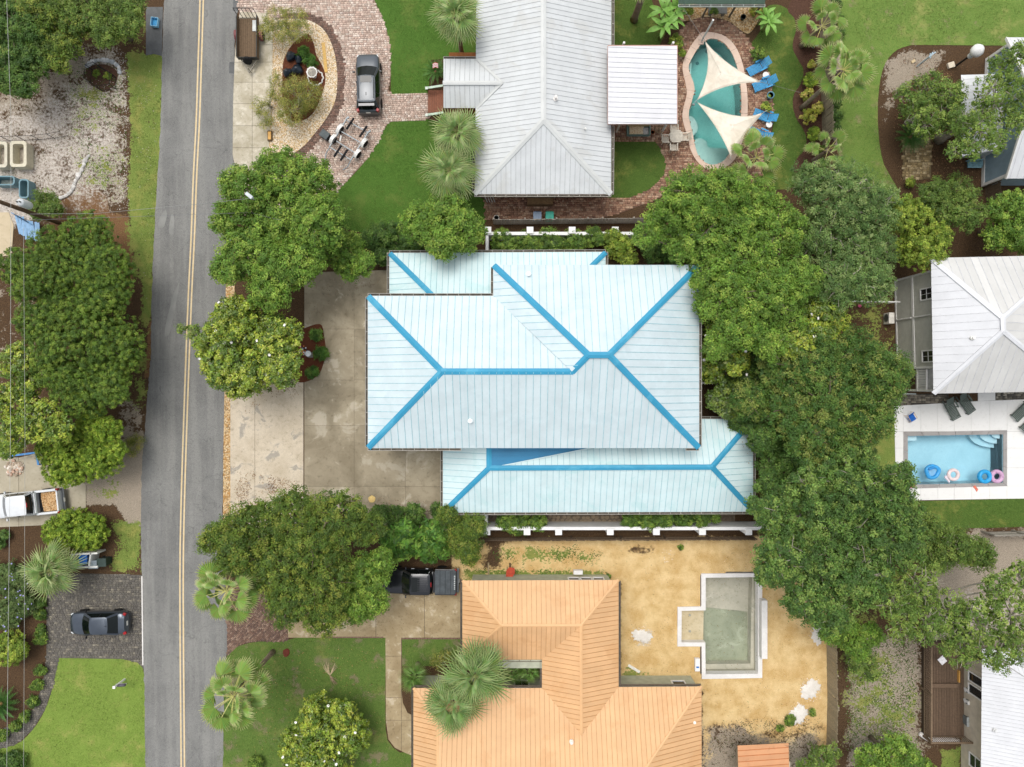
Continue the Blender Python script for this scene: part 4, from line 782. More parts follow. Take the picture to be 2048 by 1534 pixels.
# ---------------------------------------------------------------- timber fences, picket by picket
def fence(label, pts, h, mat, pw=.14, gap=.01, post=2.4, rails=(.35, .85), backside=1, postmat=None, skip=None):
    a0 = P(*pts[0]); f_ = thing('timber_fence', label, 'fence', a0); me = {}; rr = random.Random(len(label))
    for i in range(len(pts) - 1):
        a, b = P(*pts[i]), P(*pts[i + 1]); d = b - a; L = d.length; d.normalize(); nrm = Vector((-d.y, d.x, 0)) * backside; rz = math.atan2(d.y, d.x); k = int(L / (pw + gap))
        m = MB(); m.box((0, 0, h / 2), (pw, .02, h), rz); base = m.build('picket', mat, f_, local=True); md = base.data
        for j in range(k):
            o = base if j == 0 else bpy.data.objects.new('picket', md)
            if j: link(o, f_)
            p = a + d * ((j + .5) * L / k); o.location = Vector((p.x, p.y, rr.uniform(-.03, .03))) - base_of(f_); o.rotation_euler = (rr.uniform(-.02, .02), rr.uniform(-.02, .02), 0)
        for r_ in rails: m = MB(); m.beam(a + nrm * .04 + Vector((0, 0, h * r_)), b + nrm * .04 + Vector((0, 0, h * r_)), .05, .09); m.build('rail', mat, f_)
        for j in range(int(L / post) + 1): p = a + d * min(j * post, L) + nrm * .09; m = MB(); m.box((p.x, p.y, h * .49), (.1, .1, h * .98)); m.build('post', postmat or mat, f_)
M_FG = pm('9b9078', .9, .2, 9, rnd=.45); M_FD = pm('6a5a48', .9, .25, 9, rnd=.4); M_FGR = pm('a19a8f', .9, .2, 9, rnd=.4)
fence('weathered timber fence between the winding mulch bed and yellow green lawn', [(1637, -30), (1641, 140), (1645, 292)], 1.9, M_FG)
fence('grey picket fence between brick side path and upper white wall', [(988, 449), (1200, 447), (1318, 446)], 1.6, M_FGR, .12)
fence('dark low timber fence just below the lower white wall', [(968, 1075), (1240, 1074), (1505, 1073)], 1.2, M_FD, .14, .01, 3.4)
fence('tan timber fence at the right side of the sandy yard', [(1652, 1212), (1655, 1400), (1651, 1560)], 1.7, M_FG)
fence('short timber fence section below the grass strip on the right', [(1962, 1064), (2100, 1061)], 1.6, M_FGR)
fence('brown timber gate panel beside the blue grey house', [(1970, 372), (1972, 420)], 1.7, M_FD, .13)
# ---------------------------------------------------------------- trees and shrubs
M_LEAF = attr_mat('leaf', .55, .35, .30); M_LEAFG = attr_mat('glossy_leaf', .32, .5, .22)
M_BARK = pm('6f6353', .9, .25, 6, bump=.4); M_BARKP = pm('a39c8d', .9, .2, 6, bump=.4); M_BARKD = pm('4d4035', .9, .25, 6, bump=.4)
def unit(v): return v / (np.linalg.norm(v, axis=-1, keepdims=True) + 1e-9)
def leaf_mesh(name, pos, nrm, L, W, col, mat, parent, rg, base, tdir=None):
    n = len(pos); t = rg.normal(size=(n, 3)) if tdir is None else tdir + rg.normal(size=(n, 3)) * .5
    t = unit(t - nrm * (t * nrm).sum(1, keepdims=True)); b = np.cross(nrm, t); l = (L * rg.uniform(.7, 1.3, n))[:, None] / 2; w = (W * rg.uniform(.75, 1.25, n))[:, None] / 2
    V = np.stack([pos - t * l, pos + b * w - nrm * w * .25, pos + t * l - nrm * l * .25, pos - b * w - nrm * w * .25], 1) - np.array(base)
    return np_mesh(name, V.reshape(-1, 3), np.arange(n * 4).reshape(-1, 4), mat, np.repeat(col, 4, 0), parent)
SPEC = {  # leaf length, width, clump radius, leaves per clump, clumps per m2, colours (0-255), glossy, fill, bark, twigs
    'bright': (.15, .085, .38, 46, 3.5, ((88, 130, 48), (112, 156, 58), (138, 176, 72), (98, 140, 50)), 0, .30, 0, 3),
    'oak':    (.13, .075, .34, 44, 3.9, ((84, 114, 54), (106, 136, 64), (124, 150, 76), (92, 120, 56)), 0, .30, 0, 4),
    'olive':  (.13, .070, .36, 46, 3.7, ((86, 116, 48), (106, 134, 56), (132, 150, 68), (76, 104, 48)), 0, .30, 0, 4),
    'golden': (.13, .075, .36, 46, 3.5, ((90, 114, 52), (112, 130, 60), (148, 148, 78), (80, 106, 50)), 0, .30, 0, 4),
    'grey':   (.13, .065, .34, 44, 3.8, ((92, 120, 66), (114, 140, 82), (136, 156, 102), (84, 112, 64)), 0, .30, 1, 6),
    'dark':   (.13, .080, .34, 44, 3.8, ((70, 104, 50), (86, 122, 58), (104, 138, 70), (64, 96, 48)), 0, .30, 0, 3),
    'teal':   (.15, .095, .36, 46, 3.6, ((78, 114, 62), (98, 134, 70), (120, 152, 84), (70, 104, 56)), 0, .30, 1, 5),
    'sparse': (.14, .075, .32, 36, 2.5, ((98, 130, 62), (122, 152, 76), (142, 170, 90), (86, 116, 54)), 0, .12, 1, 8),
    'magn':   (.19, .095, .32, 36, 4.8, ((104, 132, 50), (134, 160, 60), (162, 182, 76), (90, 120, 48)), 1, .35, 0, 2),
    'magnd':  (.20, .100, .34, 34, 4.2, ((78, 106, 48), (100, 128, 58), (124, 148, 72), (68, 94, 48)), 1, .35, 0, 2),
    'cedar':  (.15, .045, .19, 34, 9.5, ((88, 118, 46), (108, 138, 54), (128, 154, 64), (78, 108, 44)), 0, .25, 0, 1),
    'clip':   (.12, .050, .17, 30, 15., ((112, 146, 48), (136, 168, 60), (158, 186, 74), (98, 130, 44)), 0, .25, 0, 1),
    'shrub':  (.12, .065, .22, 34, 8.0, ((82, 116, 50), (104, 138, 60), (128, 158, 72), (74, 104, 48)), 0, .30, 0, 1),
    'lime':   (.14, .075, .24, 34, 6.5, ((116, 146, 56), (140, 166, 68), (164, 186, 84), (104, 132, 52)), 0, .30, 0, 1),
    'wispy':  (.13, .030, .34, 34, 5.2, ((122, 136, 66), (148, 156, 82), (174, 176, 102), (106, 122, 60)), 0, .05, 1, 5),
    'bigleaf': (.42, .150, .40, 22, 3.6, ((76, 122, 50), (100, 146, 62), (124, 164, 76), (68, 110, 46)), 0, .30, 0, 1),
    'fern':   (.40, .060, .22, 26, 6.0, ((72, 114, 46), (92, 138, 60), (110, 152, 72), (62, 102, 42)), 0, .20, 0, 0),
    'yellow': (.22, .090, .20, 20, 7.0, ((160, 170, 70), (186, 188, 94), (132, 152, 64), (198, 196, 112)), 0, .20, 0, 0),
    'violet': (.10, .055, .26, 34, 6.0, ((86, 112, 66), (104, 132, 80), (76, 102, 62), (116, 142, 90)), 0, .30, 0, 1)}
def tree(name, label, cat, lobes, z, sp, flat=.8, seed=0, flowers=0, group=None, trunk=True, dens=1.0, fcol='f2f0ea', fsz=.12):
    """lobes: (px, py, radius px[, top z]) of the crown as the photograph shows it"""
    L, W, rc, nl, cd, pal, gl, fill, bk, tw = SPEC[sp]; rg = np.random.default_rng(seed or (int(lobes[0][0] * 13 + lobes[0][1])))
    Cs, Rs = [], []
    for lb in lobes:
        zt = lb[3] if len(lb) > 3 else z * (1 if len(lobes) < 3 else rg.uniform(.82, 1.04)); r = lb[2] * S(zt) * 1.13; zc = max(zt - r * flat, .25 * r * flat); Cs.append(P(lb[0], lb[1], zc)); Rs.append(r)
    Cs = np.array(Cs); Rs = np.array(Rs); wc = (Cs * Rs[:, None] ** 2).sum(0) / (Rs ** 2).sum(); base = Vector((wc[0], wc[1], 0))
    root = thing(name, label, cat, base, 0, group); CC, OUT, PC, PN, PK = [], [], [], [], []
    for i, (c, r) in enumerate(zip(Cs, Rs)):
        n = int(2 * math.pi * r * r * (.4 + .6 * flat) * cd * dens * (1 + fill) * 1.05) + 3; rr = rc if r > rc * 1.6 else rc * .6
        d = unit(rg.normal(size=(n, 3))); d[:, 2] = np.where(d[:, 2] < -.2, -d[:, 2], d[:, 2]); f = np.clip((r - rr * .75) / r, .3, 1) * (rg.uniform(.88, 1.04, n) if sp in ('cedar', 'clip') else rg.uniform(.78, 1.05, n))
        nf = int(n * fill / (1 + fill)); f[:nf] *= rg.uniform(.45, .8, nf); p = c + d * np.array([r, r, r * flat]) * f[:, None]
        keep = p[:, 2] > .12
        for j, (c2, r2) in enumerate(zip(Cs, Rs)):
            if j != i: q_ = (p - c2) / np.array([r2, r2, r2 * flat]); keep &= ~((np.linalg.norm(q_, axis=1) < .72))
        CC.append(p[keep]); OUT.append(d[keep])
    CC = np.concatenate(CC); OUT = np.concatenate(OUT); N = len(CC); rcs = rc * rg.uniform(.7, 1.25, N)
    if Rs.max() < rc * 1.7: rcs = rcs * .6
    km = {'golden': (.88, 1.06, .9), 'bright': (1.2, 1.0, 1.05), 'grey': (1.2, 1.18, 1.0), 'teal': (1.2, 1.06, .8), 'cedar': (1.05, 1.0, .85)}.get(sp, (1.14, 1.03, .85))
    pc = np.array([(lin(a) * km[0], lin(b) * km[1], lin(c_) * km[2], 1.0) for a, b, c_ in pal]); cc = pc[rg.integers(0, len(pc), N)] * rg.uniform(.82, 1.18, (N, 1))
    k = np.repeat(np.arange(N), nl); d2 = unit(rg.normal(size=(N * nl, 3)) + OUT[k] * .5 + np.array([0, 0, .35])); pos = CC[k] + d2 * (rcs[k] * np.sqrt(rg.random(N * nl)))[:, None] * np.array([1, 1, .75])
    if tw >= 4: pos += OUT[k] * (rg.random(N * nl) ** 3 * rc * .6)[:, None]
    nrm = unit(d2 * .55 + OUT[k] * .3 + np.array([0, 0, .55]) + rg.normal(size=(N * nl, 3)) * .38); col = cc[k] * rg.uniform(.72, 1.28, (N * nl, 1)); col = col * (1 + rg.normal(0, .07, (N * nl, 4))); col[:, 3] = 1
    core = {'sparse': .35, 'wispy': 0, 'yellow': .3, 'fern': .3}.get(sp, 1.0)
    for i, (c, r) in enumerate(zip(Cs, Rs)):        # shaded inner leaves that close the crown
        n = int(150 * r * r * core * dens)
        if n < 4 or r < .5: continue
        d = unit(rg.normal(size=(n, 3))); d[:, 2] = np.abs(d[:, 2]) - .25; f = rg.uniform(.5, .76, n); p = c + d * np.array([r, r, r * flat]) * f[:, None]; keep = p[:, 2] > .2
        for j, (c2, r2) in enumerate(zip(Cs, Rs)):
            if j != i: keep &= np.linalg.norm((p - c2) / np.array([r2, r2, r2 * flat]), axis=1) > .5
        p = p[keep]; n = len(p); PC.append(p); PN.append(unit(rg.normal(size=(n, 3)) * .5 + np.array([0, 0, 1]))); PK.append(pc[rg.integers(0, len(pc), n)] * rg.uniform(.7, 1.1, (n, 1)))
    ok = pos[:, 2] > .04; pos, nrm, col, d2 = pos[ok], nrm[ok], np.clip(col[ok], 0.004, 1), d2[ok]
    LL, WW = np.full(len(pos), L), np.full(len(pos), W)
    if PC:
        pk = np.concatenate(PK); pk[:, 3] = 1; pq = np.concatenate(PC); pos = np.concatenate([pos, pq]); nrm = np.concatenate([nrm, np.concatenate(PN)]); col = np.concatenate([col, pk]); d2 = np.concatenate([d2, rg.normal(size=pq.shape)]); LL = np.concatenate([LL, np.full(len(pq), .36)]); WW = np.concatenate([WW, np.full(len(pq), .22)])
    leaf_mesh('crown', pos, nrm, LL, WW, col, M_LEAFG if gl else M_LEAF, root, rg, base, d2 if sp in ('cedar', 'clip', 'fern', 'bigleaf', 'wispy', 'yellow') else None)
    if trunk:
        bk = (M_BARK, M_BARKP)[bk]; H0 = float(wc[2]); m = MB(); r0 = max(.04, min(.32, .045 * float(Rs.sum()) ** .8)); top = Vector(wc)
        sway = Vector((rg.normal() * .1, rg.normal() * .1, H0 * .5)); m.tube([base + Vector((0, 0, -.05)), base + Vector((0, 0, H0 * .12)), base + sway, top - Vector((0, 0, H0 * .15)), top], [r0 * 1.4, r0, r0 * .8, r0 * .6, r0 * .3], 8); tr = m.build('trunk', bk, root, True)
        m = MB(); st = base + Vector((0, 0, H0 * .45))
        for c, r in zip(Cs, Rs):
            c = Vector(c); b = st + Vector((0, 0, rg.uniform(0, H0 * .3))); mid = b.lerp(c, .5) + Vector((rg.normal(), rg.normal(), rg.normal() * .5)) * r * .1; rr = max(.02, min(.13, .045 * r)); m.tube([b, mid, c], [rr * 1.5, rr, rr * .6], 5, False)
            for _ in range(int(tw * (1 + r))):
                d = unit(rg.normal(size=3)); d[2] = abs(d[2]); e_ = c + Vector(d * np.array([r, r, r * flat]) * rg.uniform(.75, .98)); m2 = c.lerp(e_, .5) + Vector(rg.normal(size=3)) * r * .12; m.tube([c, m2, e_], [rr * .6, rr * .4, .008], 4, False)
        m.build('branch', bk, root, True)
    if flowers:
        me = None; up = OUT[:, 2] > .25; ii = rg.choice(np.nonzero(up)[0], flowers); 
        for i in ii:
            p = CC[i] + OUT[i] * rcs[i] * 1.02
            if me is None:
                m = MB()
                for a in range(6): q_ = Vector((math.cos(a * math.tau / 6), math.sin(a * math.tau / 6), 0)); s_ = Vector((-q_.y, q_.x, 0)); m.quad((0, 0, 0), q_ * fsz * .6 + s_ * fsz * .35 + Vector((0, 0, fsz * .4)), q_ * fsz + Vector((0, 0, fsz * .35)), q_ * fsz * .6 - s_ * fsz * .35 + Vector((0, 0, fsz * .4)))
                o = m.build('blossom', pm(fcol, .6), root, local=True); me = o.data
            else: o = link(bpy.data.objects.new('blossom', me), root)
            o.location = Vector(p) - base; o.rotation_euler = (rg.normal() * .4, rg.normal() * .4, rg.uniform(0, 6))
    return root
T = tree
# --- street side and front of the blue house
T('tree', 'large bright green tree around the street lamp at the roadside', 'tree', [(560, 350, 58), (488, 378, 50), (622, 372, 58), (470, 440, 48), (560, 435, 72), (640, 445, 58), (490, 515, 55), (560, 540, 58), (610, 520, 48), (540, 588, 42), (452, 540, 32), (520, 470, 60)], 8.2, 'bright', .75)
T('tree', 'rounded yellow green tree beside the upper end of the concrete driveway', 'tree', [(690, 505, 44), (728, 528, 26), (664, 490, 36), (700, 540, 26)], 5.0, 'bright', .8)
T('tree', 'round leafy tree overhanging the upper gutter of the blue house', 'tree', [(885, 450, 62), (840, 448, 42), (928, 462, 44), (884, 488, 36), (900, 420, 34)], 6.4, 'bright', .85)
T('tree', 'shaded understorey tree between the golden and dark green canopies', 'tree', [(1545, 880, 40), (1590, 905, 36), (1505, 850, 26), (1660, 905, 34), (1720, 905, 30)], 5.0, 'dark', .8)
T('tree', 'small dark tree tucked under the right side of the golden canopy', 'tree', [(1530, 770, 40), (1480, 840, 28), (1500, 720, 36), (1560, 690, 30)], 4.6, 'dark', .8)
T('hedge', 'dark green hedge between lawn and blue house driveway', 'hedge', [(792, 475, 34), (822, 490, 28), (758, 472, 30), (765, 510, 25), (735, 480, 20)], 2.4, 'dark', .7)
T('magnolia_tree', 'dense yellow green magnolia with white blossoms between road and driveway', 'tree', [(500, 695, 88), (436, 690, 46), (560, 680, 48), (480, 755, 44), (560, 735, 44), (470, 640, 46), (440, 740, 36)], 7.2, 'magn', .75, flowers=16)
T('sapling', 'thin green sapling branch reaching over the road by the magnolia', 'tree', [(384, 664, 18), (364, 658, 10)], 3.2, 'sparse', .7)
T('tree', 'wide spreading dark olive tree below the concrete driveway', 'tree', [(515, 1060, 66), (450, 1075, 40), (590, 1030, 56), (680, 1040, 62), (620, 1100, 58), (556, 1130, 66), (640, 1160, 76), (580, 1205, 52), (650, 1228, 44), (735, 1055, 36), (470, 1110, 45), (420, 1085, 24)], 8.4, 'olive', .75)
T('tree', 'brighter green tree shading the bonnet of the dark pickup', 'tree', [(730, 1150, 48), (716, 1205, 44), (764, 1120, 28), (745, 1200, 34)], 6.5, 'bright', .8)
T('leafy_plant', 'lush broad leaved plant left of two above the dark pickup', 'plant', [(800, 1085, 38), (812, 1060, 22)], 3.2, 'bigleaf', .7, group='broad leaved plants by the pickup')
T('leafy_plant', 'lush broad leaved plant right of two above the dark pickup bed', 'plant', [(862, 1085, 40), (866, 1060, 26)], 3.2, 'bigleaf', .7, group='broad leaved plants by the pickup')
T('shrub', 'tall yellow green shrub at the corner of the lower white wall', 'shrub', [(915, 1050, 34), (930, 1085, 34), (945, 1055, 30), (895, 1030, 22), (940, 1110, 22)], 4.0, 'olive', .9)
T('hedge', 'low dark shrubs filling the driveway corner under the eave', 'hedge', [(790, 1035, 28), (830, 1030, 24), (760, 1025, 20), (878, 1020, 18)], 2.0, 'dark', .7)
T('shrub', 'leafy shrub left end inside the lower white wall', 'shrub', [(1012, 1040, 22), (1040, 1046, 26), (1075, 1046, 20)], 2.6, 'shrub', .9)
T('hedge', 'long green shrub row inside the lower white wall', 'hedge', [(1262, 1038, 20), (1296, 1040, 22), (1332, 1036, 20), (1368, 1038, 22), (1404, 1036, 20), (1430, 1032, 14)], 2.6, 'shrub', .9)
for i, (x, y, r, s_) in enumerate(((1008, 482, 26, 'left end of'), (1052, 484, 24, 'second in'), (1098, 482, 26, 'middle of'), (1146, 484, 24, 'fourth in'), (1186, 474, 22, 'right end of'))):
    T('shrub', 'leafy green shrub, ' + s_ + ' the row inside the upper white wall', 'shrub', [(x, y, r), (x + 12, y + 6, r * .7)], 2.5, 'shrub', .9, group='shrubs inside the upper wall')
T('shrub', 'yellow green shrub beside the right end of the low aqua roof', 'shrub', [(1238, 495, 28), (1255, 515, 20), (1225, 475, 18)], 3.2, 'lime', .9)
T('shrub', 'dark green shrub under the large tree by the upper wall', 'shrub', [(1310, 495, 34), (1350, 510, 28), (1285, 480, 20)], 3.0, 'dark', .8)
for x, y, r, s_ in ((633, 669, 13, 'topmost'), (642, 706, 15, 'middle'), (625, 744, 14, 'lowest')): T('fern', s_ + ' of three green ferns in the driveway bed', 'fern', [(x, y, r)], .9, 'fern', .8, group='ferns in the driveway bed')
# --- back garden
T('tree', 'huge bright green tree behind the upper right corner of the blue house', 'tree', [(1380, 400, 64), (1440, 392, 58), (1500, 420, 66), (1330, 440, 46), (1400, 470, 76), (1480, 500, 76), (1550, 470, 64), (1450, 570, 66), (1530, 590, 66), (1598, 560, 46), (1556, 640, 56), (1480, 650, 56), (1420, 610, 36), (1440, 690, 36), (1540, 690, 36), (1290, 470, 28), (1395, 565, 18)], 9.2, 'bright', .7)
T('tree', 'grey green fine leaved tree between fence and grey sided house', 'tree', [(1680, 395, 74), (1622, 366, 46), (1740, 420, 56), (1650, 470, 66), (1720, 500, 66), (1680, 566, 54), (1742, 566, 44)], 8.0, 'grey', .75)
T('tree', 'yellow green tree right of the grey green tree', 'tree', [(1840, 450, 50), (1806, 430, 38), (1850, 500, 42), (1880, 470, 26), (1820, 500, 36)], 6.4, 'lime', .8)
T('tree', 'dark fine leaved tree below the brick pad', 'tree', [(1900, 400, 50), (1862, 388, 28), (1936, 430, 32), (1880, 420, 36)], 6.0, 'oak', .8)
T('tree', 'bright green tree beside the brown gate panel at the right edge', 'tree', [(2012, 430, 46), (2044, 470, 42), (1992, 474, 30), (2040, 410, 34)], 5.0, 'bright', .8)
T('tree', 'light green airy tree in the curved mulch bed', 'tree', [(1850, 190, 42), (1878, 222, 46), (1832, 230, 36), (1900, 190, 32), (1806, 190, 16), (1850, 250, 30), (1915, 255, 22)], 4.6, 'sparse', .75, dens=1.3)
T('oak_tree', 'sparse branching oak leaning over the blue grey house', 'tree', [(2006, 135, 34), (1990, 200, 52), (1960, 262, 42), (1934, 296, 28), (2040, 190, 44), (1920, 240, 26), (2034, 110, 26), (1990, 285, 24), (1905, 300, 18), (2030, 250, 26)], 8.0, 'sparse', .7)
T('magnolia_tree', 'glossy magnolia with white blossoms against the right eave of the blue house', 'tree', [(1440, 695, 46), (1418, 735, 34), (1466, 720, 32), (1430, 660, 24)], 6.0, 'magn', .85, flowers=6)
T('magnolia_tree', 'glossy magnolia with scattered white blossoms left of the white rail', 'tree', [(1640, 620, 42), (1668, 640, 30), (1602, 645, 38), (1592, 690, 34), (1640, 665, 32)], 7.2, 'magn', .8, flowers=7)
T('tree', 'golden olive tree canopy left of the grey sided house', 'tree', [(1560, 740, 54), (1622, 720, 54), (1700, 716, 62), (1762, 740, 54), (1650, 800, 72), (1730, 800, 62), (1580, 820, 54), (1784, 770, 32), (1500, 800, 42), (1700, 858, 52), (1620, 870, 62), (1756, 850, 34), (1800, 745, 26)], 8.0, 'golden', .75)
T('magnolia_tree', 'dark glossy magnolia above the right end of the lower aqua roof', 'tree', [(1462, 785, 42), (1432, 800, 24), (1490, 760, 28), (1455, 815, 24)], 5.4, 'magnd', .85, flowers=4)
T('tree', 'dark shaded tree beside the lower right roof corner', 'tree', [(1560, 930, 48), (1540, 970, 34), (1600, 920, 40), (1520, 880, 30), (1650, 920, 40)], 6.5, 'dark', .8)
T('tree', 'very large dark green tree right of the unfinished pool', 'tree', [(1700, 965, 74), (1622, 975, 54), (1780, 1000, 54), (1600, 1040, 74), (1700, 1060, 84), (1782, 1080, 64), (1540, 1025, 36), (1560, 1120, 54), (1640, 1130, 74), (1720, 1160, 56), (1604, 1200, 44), (1664, 1225, 44), (1528, 1150, 22), (1800, 950, 30), (1510, 1010, 20), (1820, 1030, 30)], 10.0, 'teal', .7)
T('tree', 'dark bushy tree below the short grass strip', 'tree', [(1850, 1072, 48), (1905, 1090, 44), (1956, 1108, 34), (1870, 1110, 36)], 6.0, 'oak', .8)
T('oak_tree', 'sparse spreading oak above the brown deck', 'tree', [(1834, 1172, 54), (1900, 1232, 50), (1960, 1250, 58), (2022, 1230, 52), (1990, 1180, 36), (2036, 1150, 34), (1850, 1246, 42), (1782, 1200, 42), (1922, 1296, 40), (1998, 1302, 46), (1800, 1250, 34), (2040, 1290, 34)], 9.0, 'sparse', .6, dens=1.15)
T('tree', 'bright small tree over the tan timber fence', 'tree', [(1690, 1262, 36), (1716, 1300, 26), (1660, 1262, 26), (1740, 1270, 28)], 5.0, 'bright', .8)
T('shrub', 'loose green shrub right of the tan fence in the bare yard', 'shrub', [(1722, 1330, 28), (1745, 1350, 16), (1705, 1315, 16)], 2.4, 'sparse', .8, dens=1.5)
T('tree', 'bushy green tree cut by the bottom edge right of the fence', 'tree', [(1790, 1510, 46), (1742, 1522, 36), (1836, 1540, 36)], 5.0, 'bright', .8)
T('shrub', 'light green bush at the bottom edge left of the tan fence', 'shrub', [(1640, 1515, 30), (1615, 1530, 22), (1665, 1500, 16)], 3.0, 'sparse', .8, dens=1.5)
T('shrub', 'small green weeds in the sandy yard below the white sand piles', 'shrub', [(1580, 1440, 12), (1628, 1425, 9), (1560, 1455, 9)], .5, 'shrub', .6, trunk=False)
# --- left side of the road
T('tree', 'dark green woodland tree in the upper left corner', 'tree', [(30, 60, 52), (60, 130, 40), (16, 150, 44), (70, 60, 36), (-10, 20, 40), (50, 170, 30)], 5.0, 'dark', .8)
T('tree', 'feathery yellow green tree near the upper left corner', 'tree', [(110, 70, 44), (84, 104, 36), (136, 96, 30), (100, 30, 36), (120, 125, 22), (150, 50, 30), (70, 20, 34)], 4.5, 'olive', .8)
T('tree', 'bright green low tree beside the asphalt apron', 'tree', [(190, 30, 46), (235, 40, 42), (262, 50, 24), (210, 70, 26), (260, 10, 34), (150, 10, 34)], 4.5, 'oak', .7)
T('cedar_tree', 'broad dark cedar below the utility pole', 'tree', [(180, 480, 54), (112, 505, 52), (42, 535, 40), (222, 540, 48), (160, 552, 56), (92, 560, 46), (50, 580, 28), (225, 585, 40), (190, 605, 34)], 6.0, 'cedar', .75)
T('cedar_tree', 'largest rounded green cedar beside the road', 'tree', [(170, 690, 106), (112, 650, 52), (232, 700, 56), (170, 775, 60), (66, 640, 34), (120, 730, 50), (225, 780, 36)], 6.8, 'cedar', .75)
T('cedar_tree', 'low bright cedar overhanging the white pickup', 'tree', [(170, 905, 58), (130, 935, 40), (205, 915, 40), (105, 900, 30), (218, 862, 28), (190, 850, 34), (235, 900, 20)], 4.2, 'clip', .75)
T('shrub', 'small green shrub beside the dark green tub', 'shrub', [(92, 408, 28), (74, 422, 18), (110, 420, 18)], 2.6, 'oak', .8)
T('magnolia_tree', 'open branched yellow green tree at the left edge', 'tree', [(40, 724, 40), (26, 800, 40), (84, 842, 46), (30, 862, 40), (116, 860, 34), (60, 770, 30), (20, 900, 22)], 6.0, 'magn', .7, dens=.62)
T('topiary_shrub', 'clipped round bright green shrub beside the white pickup', 'shrub', [(150, 1060, 44), (182, 1063, 36), (118, 1063, 30)], 2.4, 'clip', .75)
T('shrub', 'dry green tuft at the road edge below the big cedar', 'shrub', [(268, 890, 18), (258, 902, 14), (278, 878, 10)], .9, 'wispy', .7, dens=1.8)
T('shrub', 'low shrub with lilac flowers at the left edge', 'shrub', [(20, 1160, 42), (44, 1205, 34), (12, 1230, 34), (50, 1150, 22)], 1.8, 'violet', .6, flowers=60, fcol='a9a6d6', fsz=.07)
T('shrub', 'round bright green shrub at the left edge beside block drive', 'shrub', [(18, 1295, 36), (40, 1300, 22)], 2.0, 'lime', .8)
names = ('first from the top', 'second from the top', 'third from the top', 'fourth from the top', 'fifth from the top', 'sixth from the top', 'seventh from the top', 'eighth from the top', 'ninth from the top', 'last from the top')
for (x, y), s_ in zip(((82, 1205), (82, 1228), (82, 1260), (82, 1279), (83, 1340), (75, 1370), (67, 1403), (52, 1432), (32, 1452), (8, 1470)), names): T('border_shrub', 'small round green shrub along the block drive, ' + s_, 'shrub', [(x, y, 12.5)], .75, 'shrub', .9, group='round shrubs along the block drive', trunk=False)
T('shrub', 'dark shaded shrub in the lower left corner', 'shrub', [(30, 1522, 26), (0, 1530, 24)], 1.2, 'dark', .7)
T('shrub', 'small green plant in the mulch above the purple shrub', 'shrub', [(10, 1070, 12), (0, 1085, 12)], .8, 'dark', .8, trunk=False)
# --- bottom garden
T('camellia_shrub', 'large glossy shrub with white blossoms on the lower lawn', 'shrub', [(652, 1455, 66), (620, 1500, 56), (700, 1468, 42), (682, 1424, 30), (592, 1485, 36), (650, 1530, 50), (620, 1430, 26)], 4.2, 'magn', .8, flowers=22)
T('shrub', 'small green shrub left of the white blossom shrub', 'shrub', [(512, 1526, 16)], 1.0, 'shrub', .8)
T('shrub', 'dry grey shrub beside the orange roof courtyard', 'shrub', [(878, 1322, 18), (890, 1310, 10)], 1.0, 'wispy', .7, dens=1.5)
# --- circle drive bed
T('willow_shrub', 'wispy pale shrub arching over the utility trailer', 'shrub', [(560, 50, 34), (592, 40, 26), (538, 62, 20), (602, 64, 22), (575, 68, 24)], 2.6, 'wispy', .7, dens=1.5)
T('willow_shrub', 'wispy green shrub at the lower end of the red mulch bed', 'shrub', [(598, 195, 40), (622, 190, 26), (582, 225, 28), (580, 180, 20)], 2.2, 'wispy', .75, dens=1.8)
T('willow_shrub', 'thin sprawling shrub over the edge of the concrete pad', 'shrub', [(522, 215, 20), (532, 240, 18), (552, 160, 16), (545, 190, 14)], 1.4, 'wispy', .7, dens=1.4)
T('grass_tuft', 'spiky grass tuft behind the black bags', 'plant', [(606, 106, 13)], .9, 'fern', .7, trunk=False); T('grass_tuft', 'spiky grass tuft beside the scalloped fountain', 'plant', [(622, 122, 14)], .9, 'fern', .7, trunk=False)
# --- pool garden
for x, y, r, sp_, lb in ((1515, 107, 14, 'shrub', 'green shrub right of the pool top beside loungers'), (1352, 84, 15, 'lime', 'leafy shrub at the upper corner of the white pavilion'), (1363, 105, 9, 'lime', 'small leafy plant right of the white pavilion'), (1621, 161, 15, 'clip', 'round green shrub in the winding bed above the leaning palm'), (1628, 268, 14, 'clip', 'round green shrub in the winding bed below the leaning palm'), (1615, 190, 13, 'yellow', 'yellow variegated plant left of the leaning palm trunk'), (1635, 216, 12, 'yellow', 'yellow variegated plant right of the leaning palm trunk'), (1616, 232, 15, 'yellow', 'largest yellow variegated plant below the leaning palm trunk'), (1622, 128, 8, 'yellow', 'small yellow plant in the upper winding bed'), (1618, 82, 14, 'shrub', 'dark leafy plant near the birdbath in the winding bed'), (1531, 213, 10, 'lime', 'bright green plant below the blue pot'), (1537, 192, 4, 'lime', 'tiny plant growing by the second lounger'), (1640, 300, 12, 'shrub', 'low plant at the lower end of the winding bed'), (1425, 22, 9, 'shrub', 'small plant in the tan gravel by the cabana'), (1375, 18, 11, 'lime', 'leafy plant left of the cabana bench'), (1510, 22, 12, 'yellow', 'reddish yellow plant right of the cabana')):
    T('garden_plant', lb, 'plant', [(x, y, r), (x + r * .5, y + r * .3, r * .6)], r * .06 + .25, sp_, .85, trunk=False)
for x, y, s_ in ((1672, 8, 'first'), (1675, 38, 'second'), (1675, 70, 'third'), (1672, 205, 'fourth'), (1672, 232, 'fifth'), (1672, 260, 'sixth')): T('boxwood_shrub', s_ + ' dark round shrub from the top behind the weathered fence', 'shrub', [(x, y, 14)], 1.3, 'dark', 1.0, group='dark shrubs behind the fence', trunk=False)
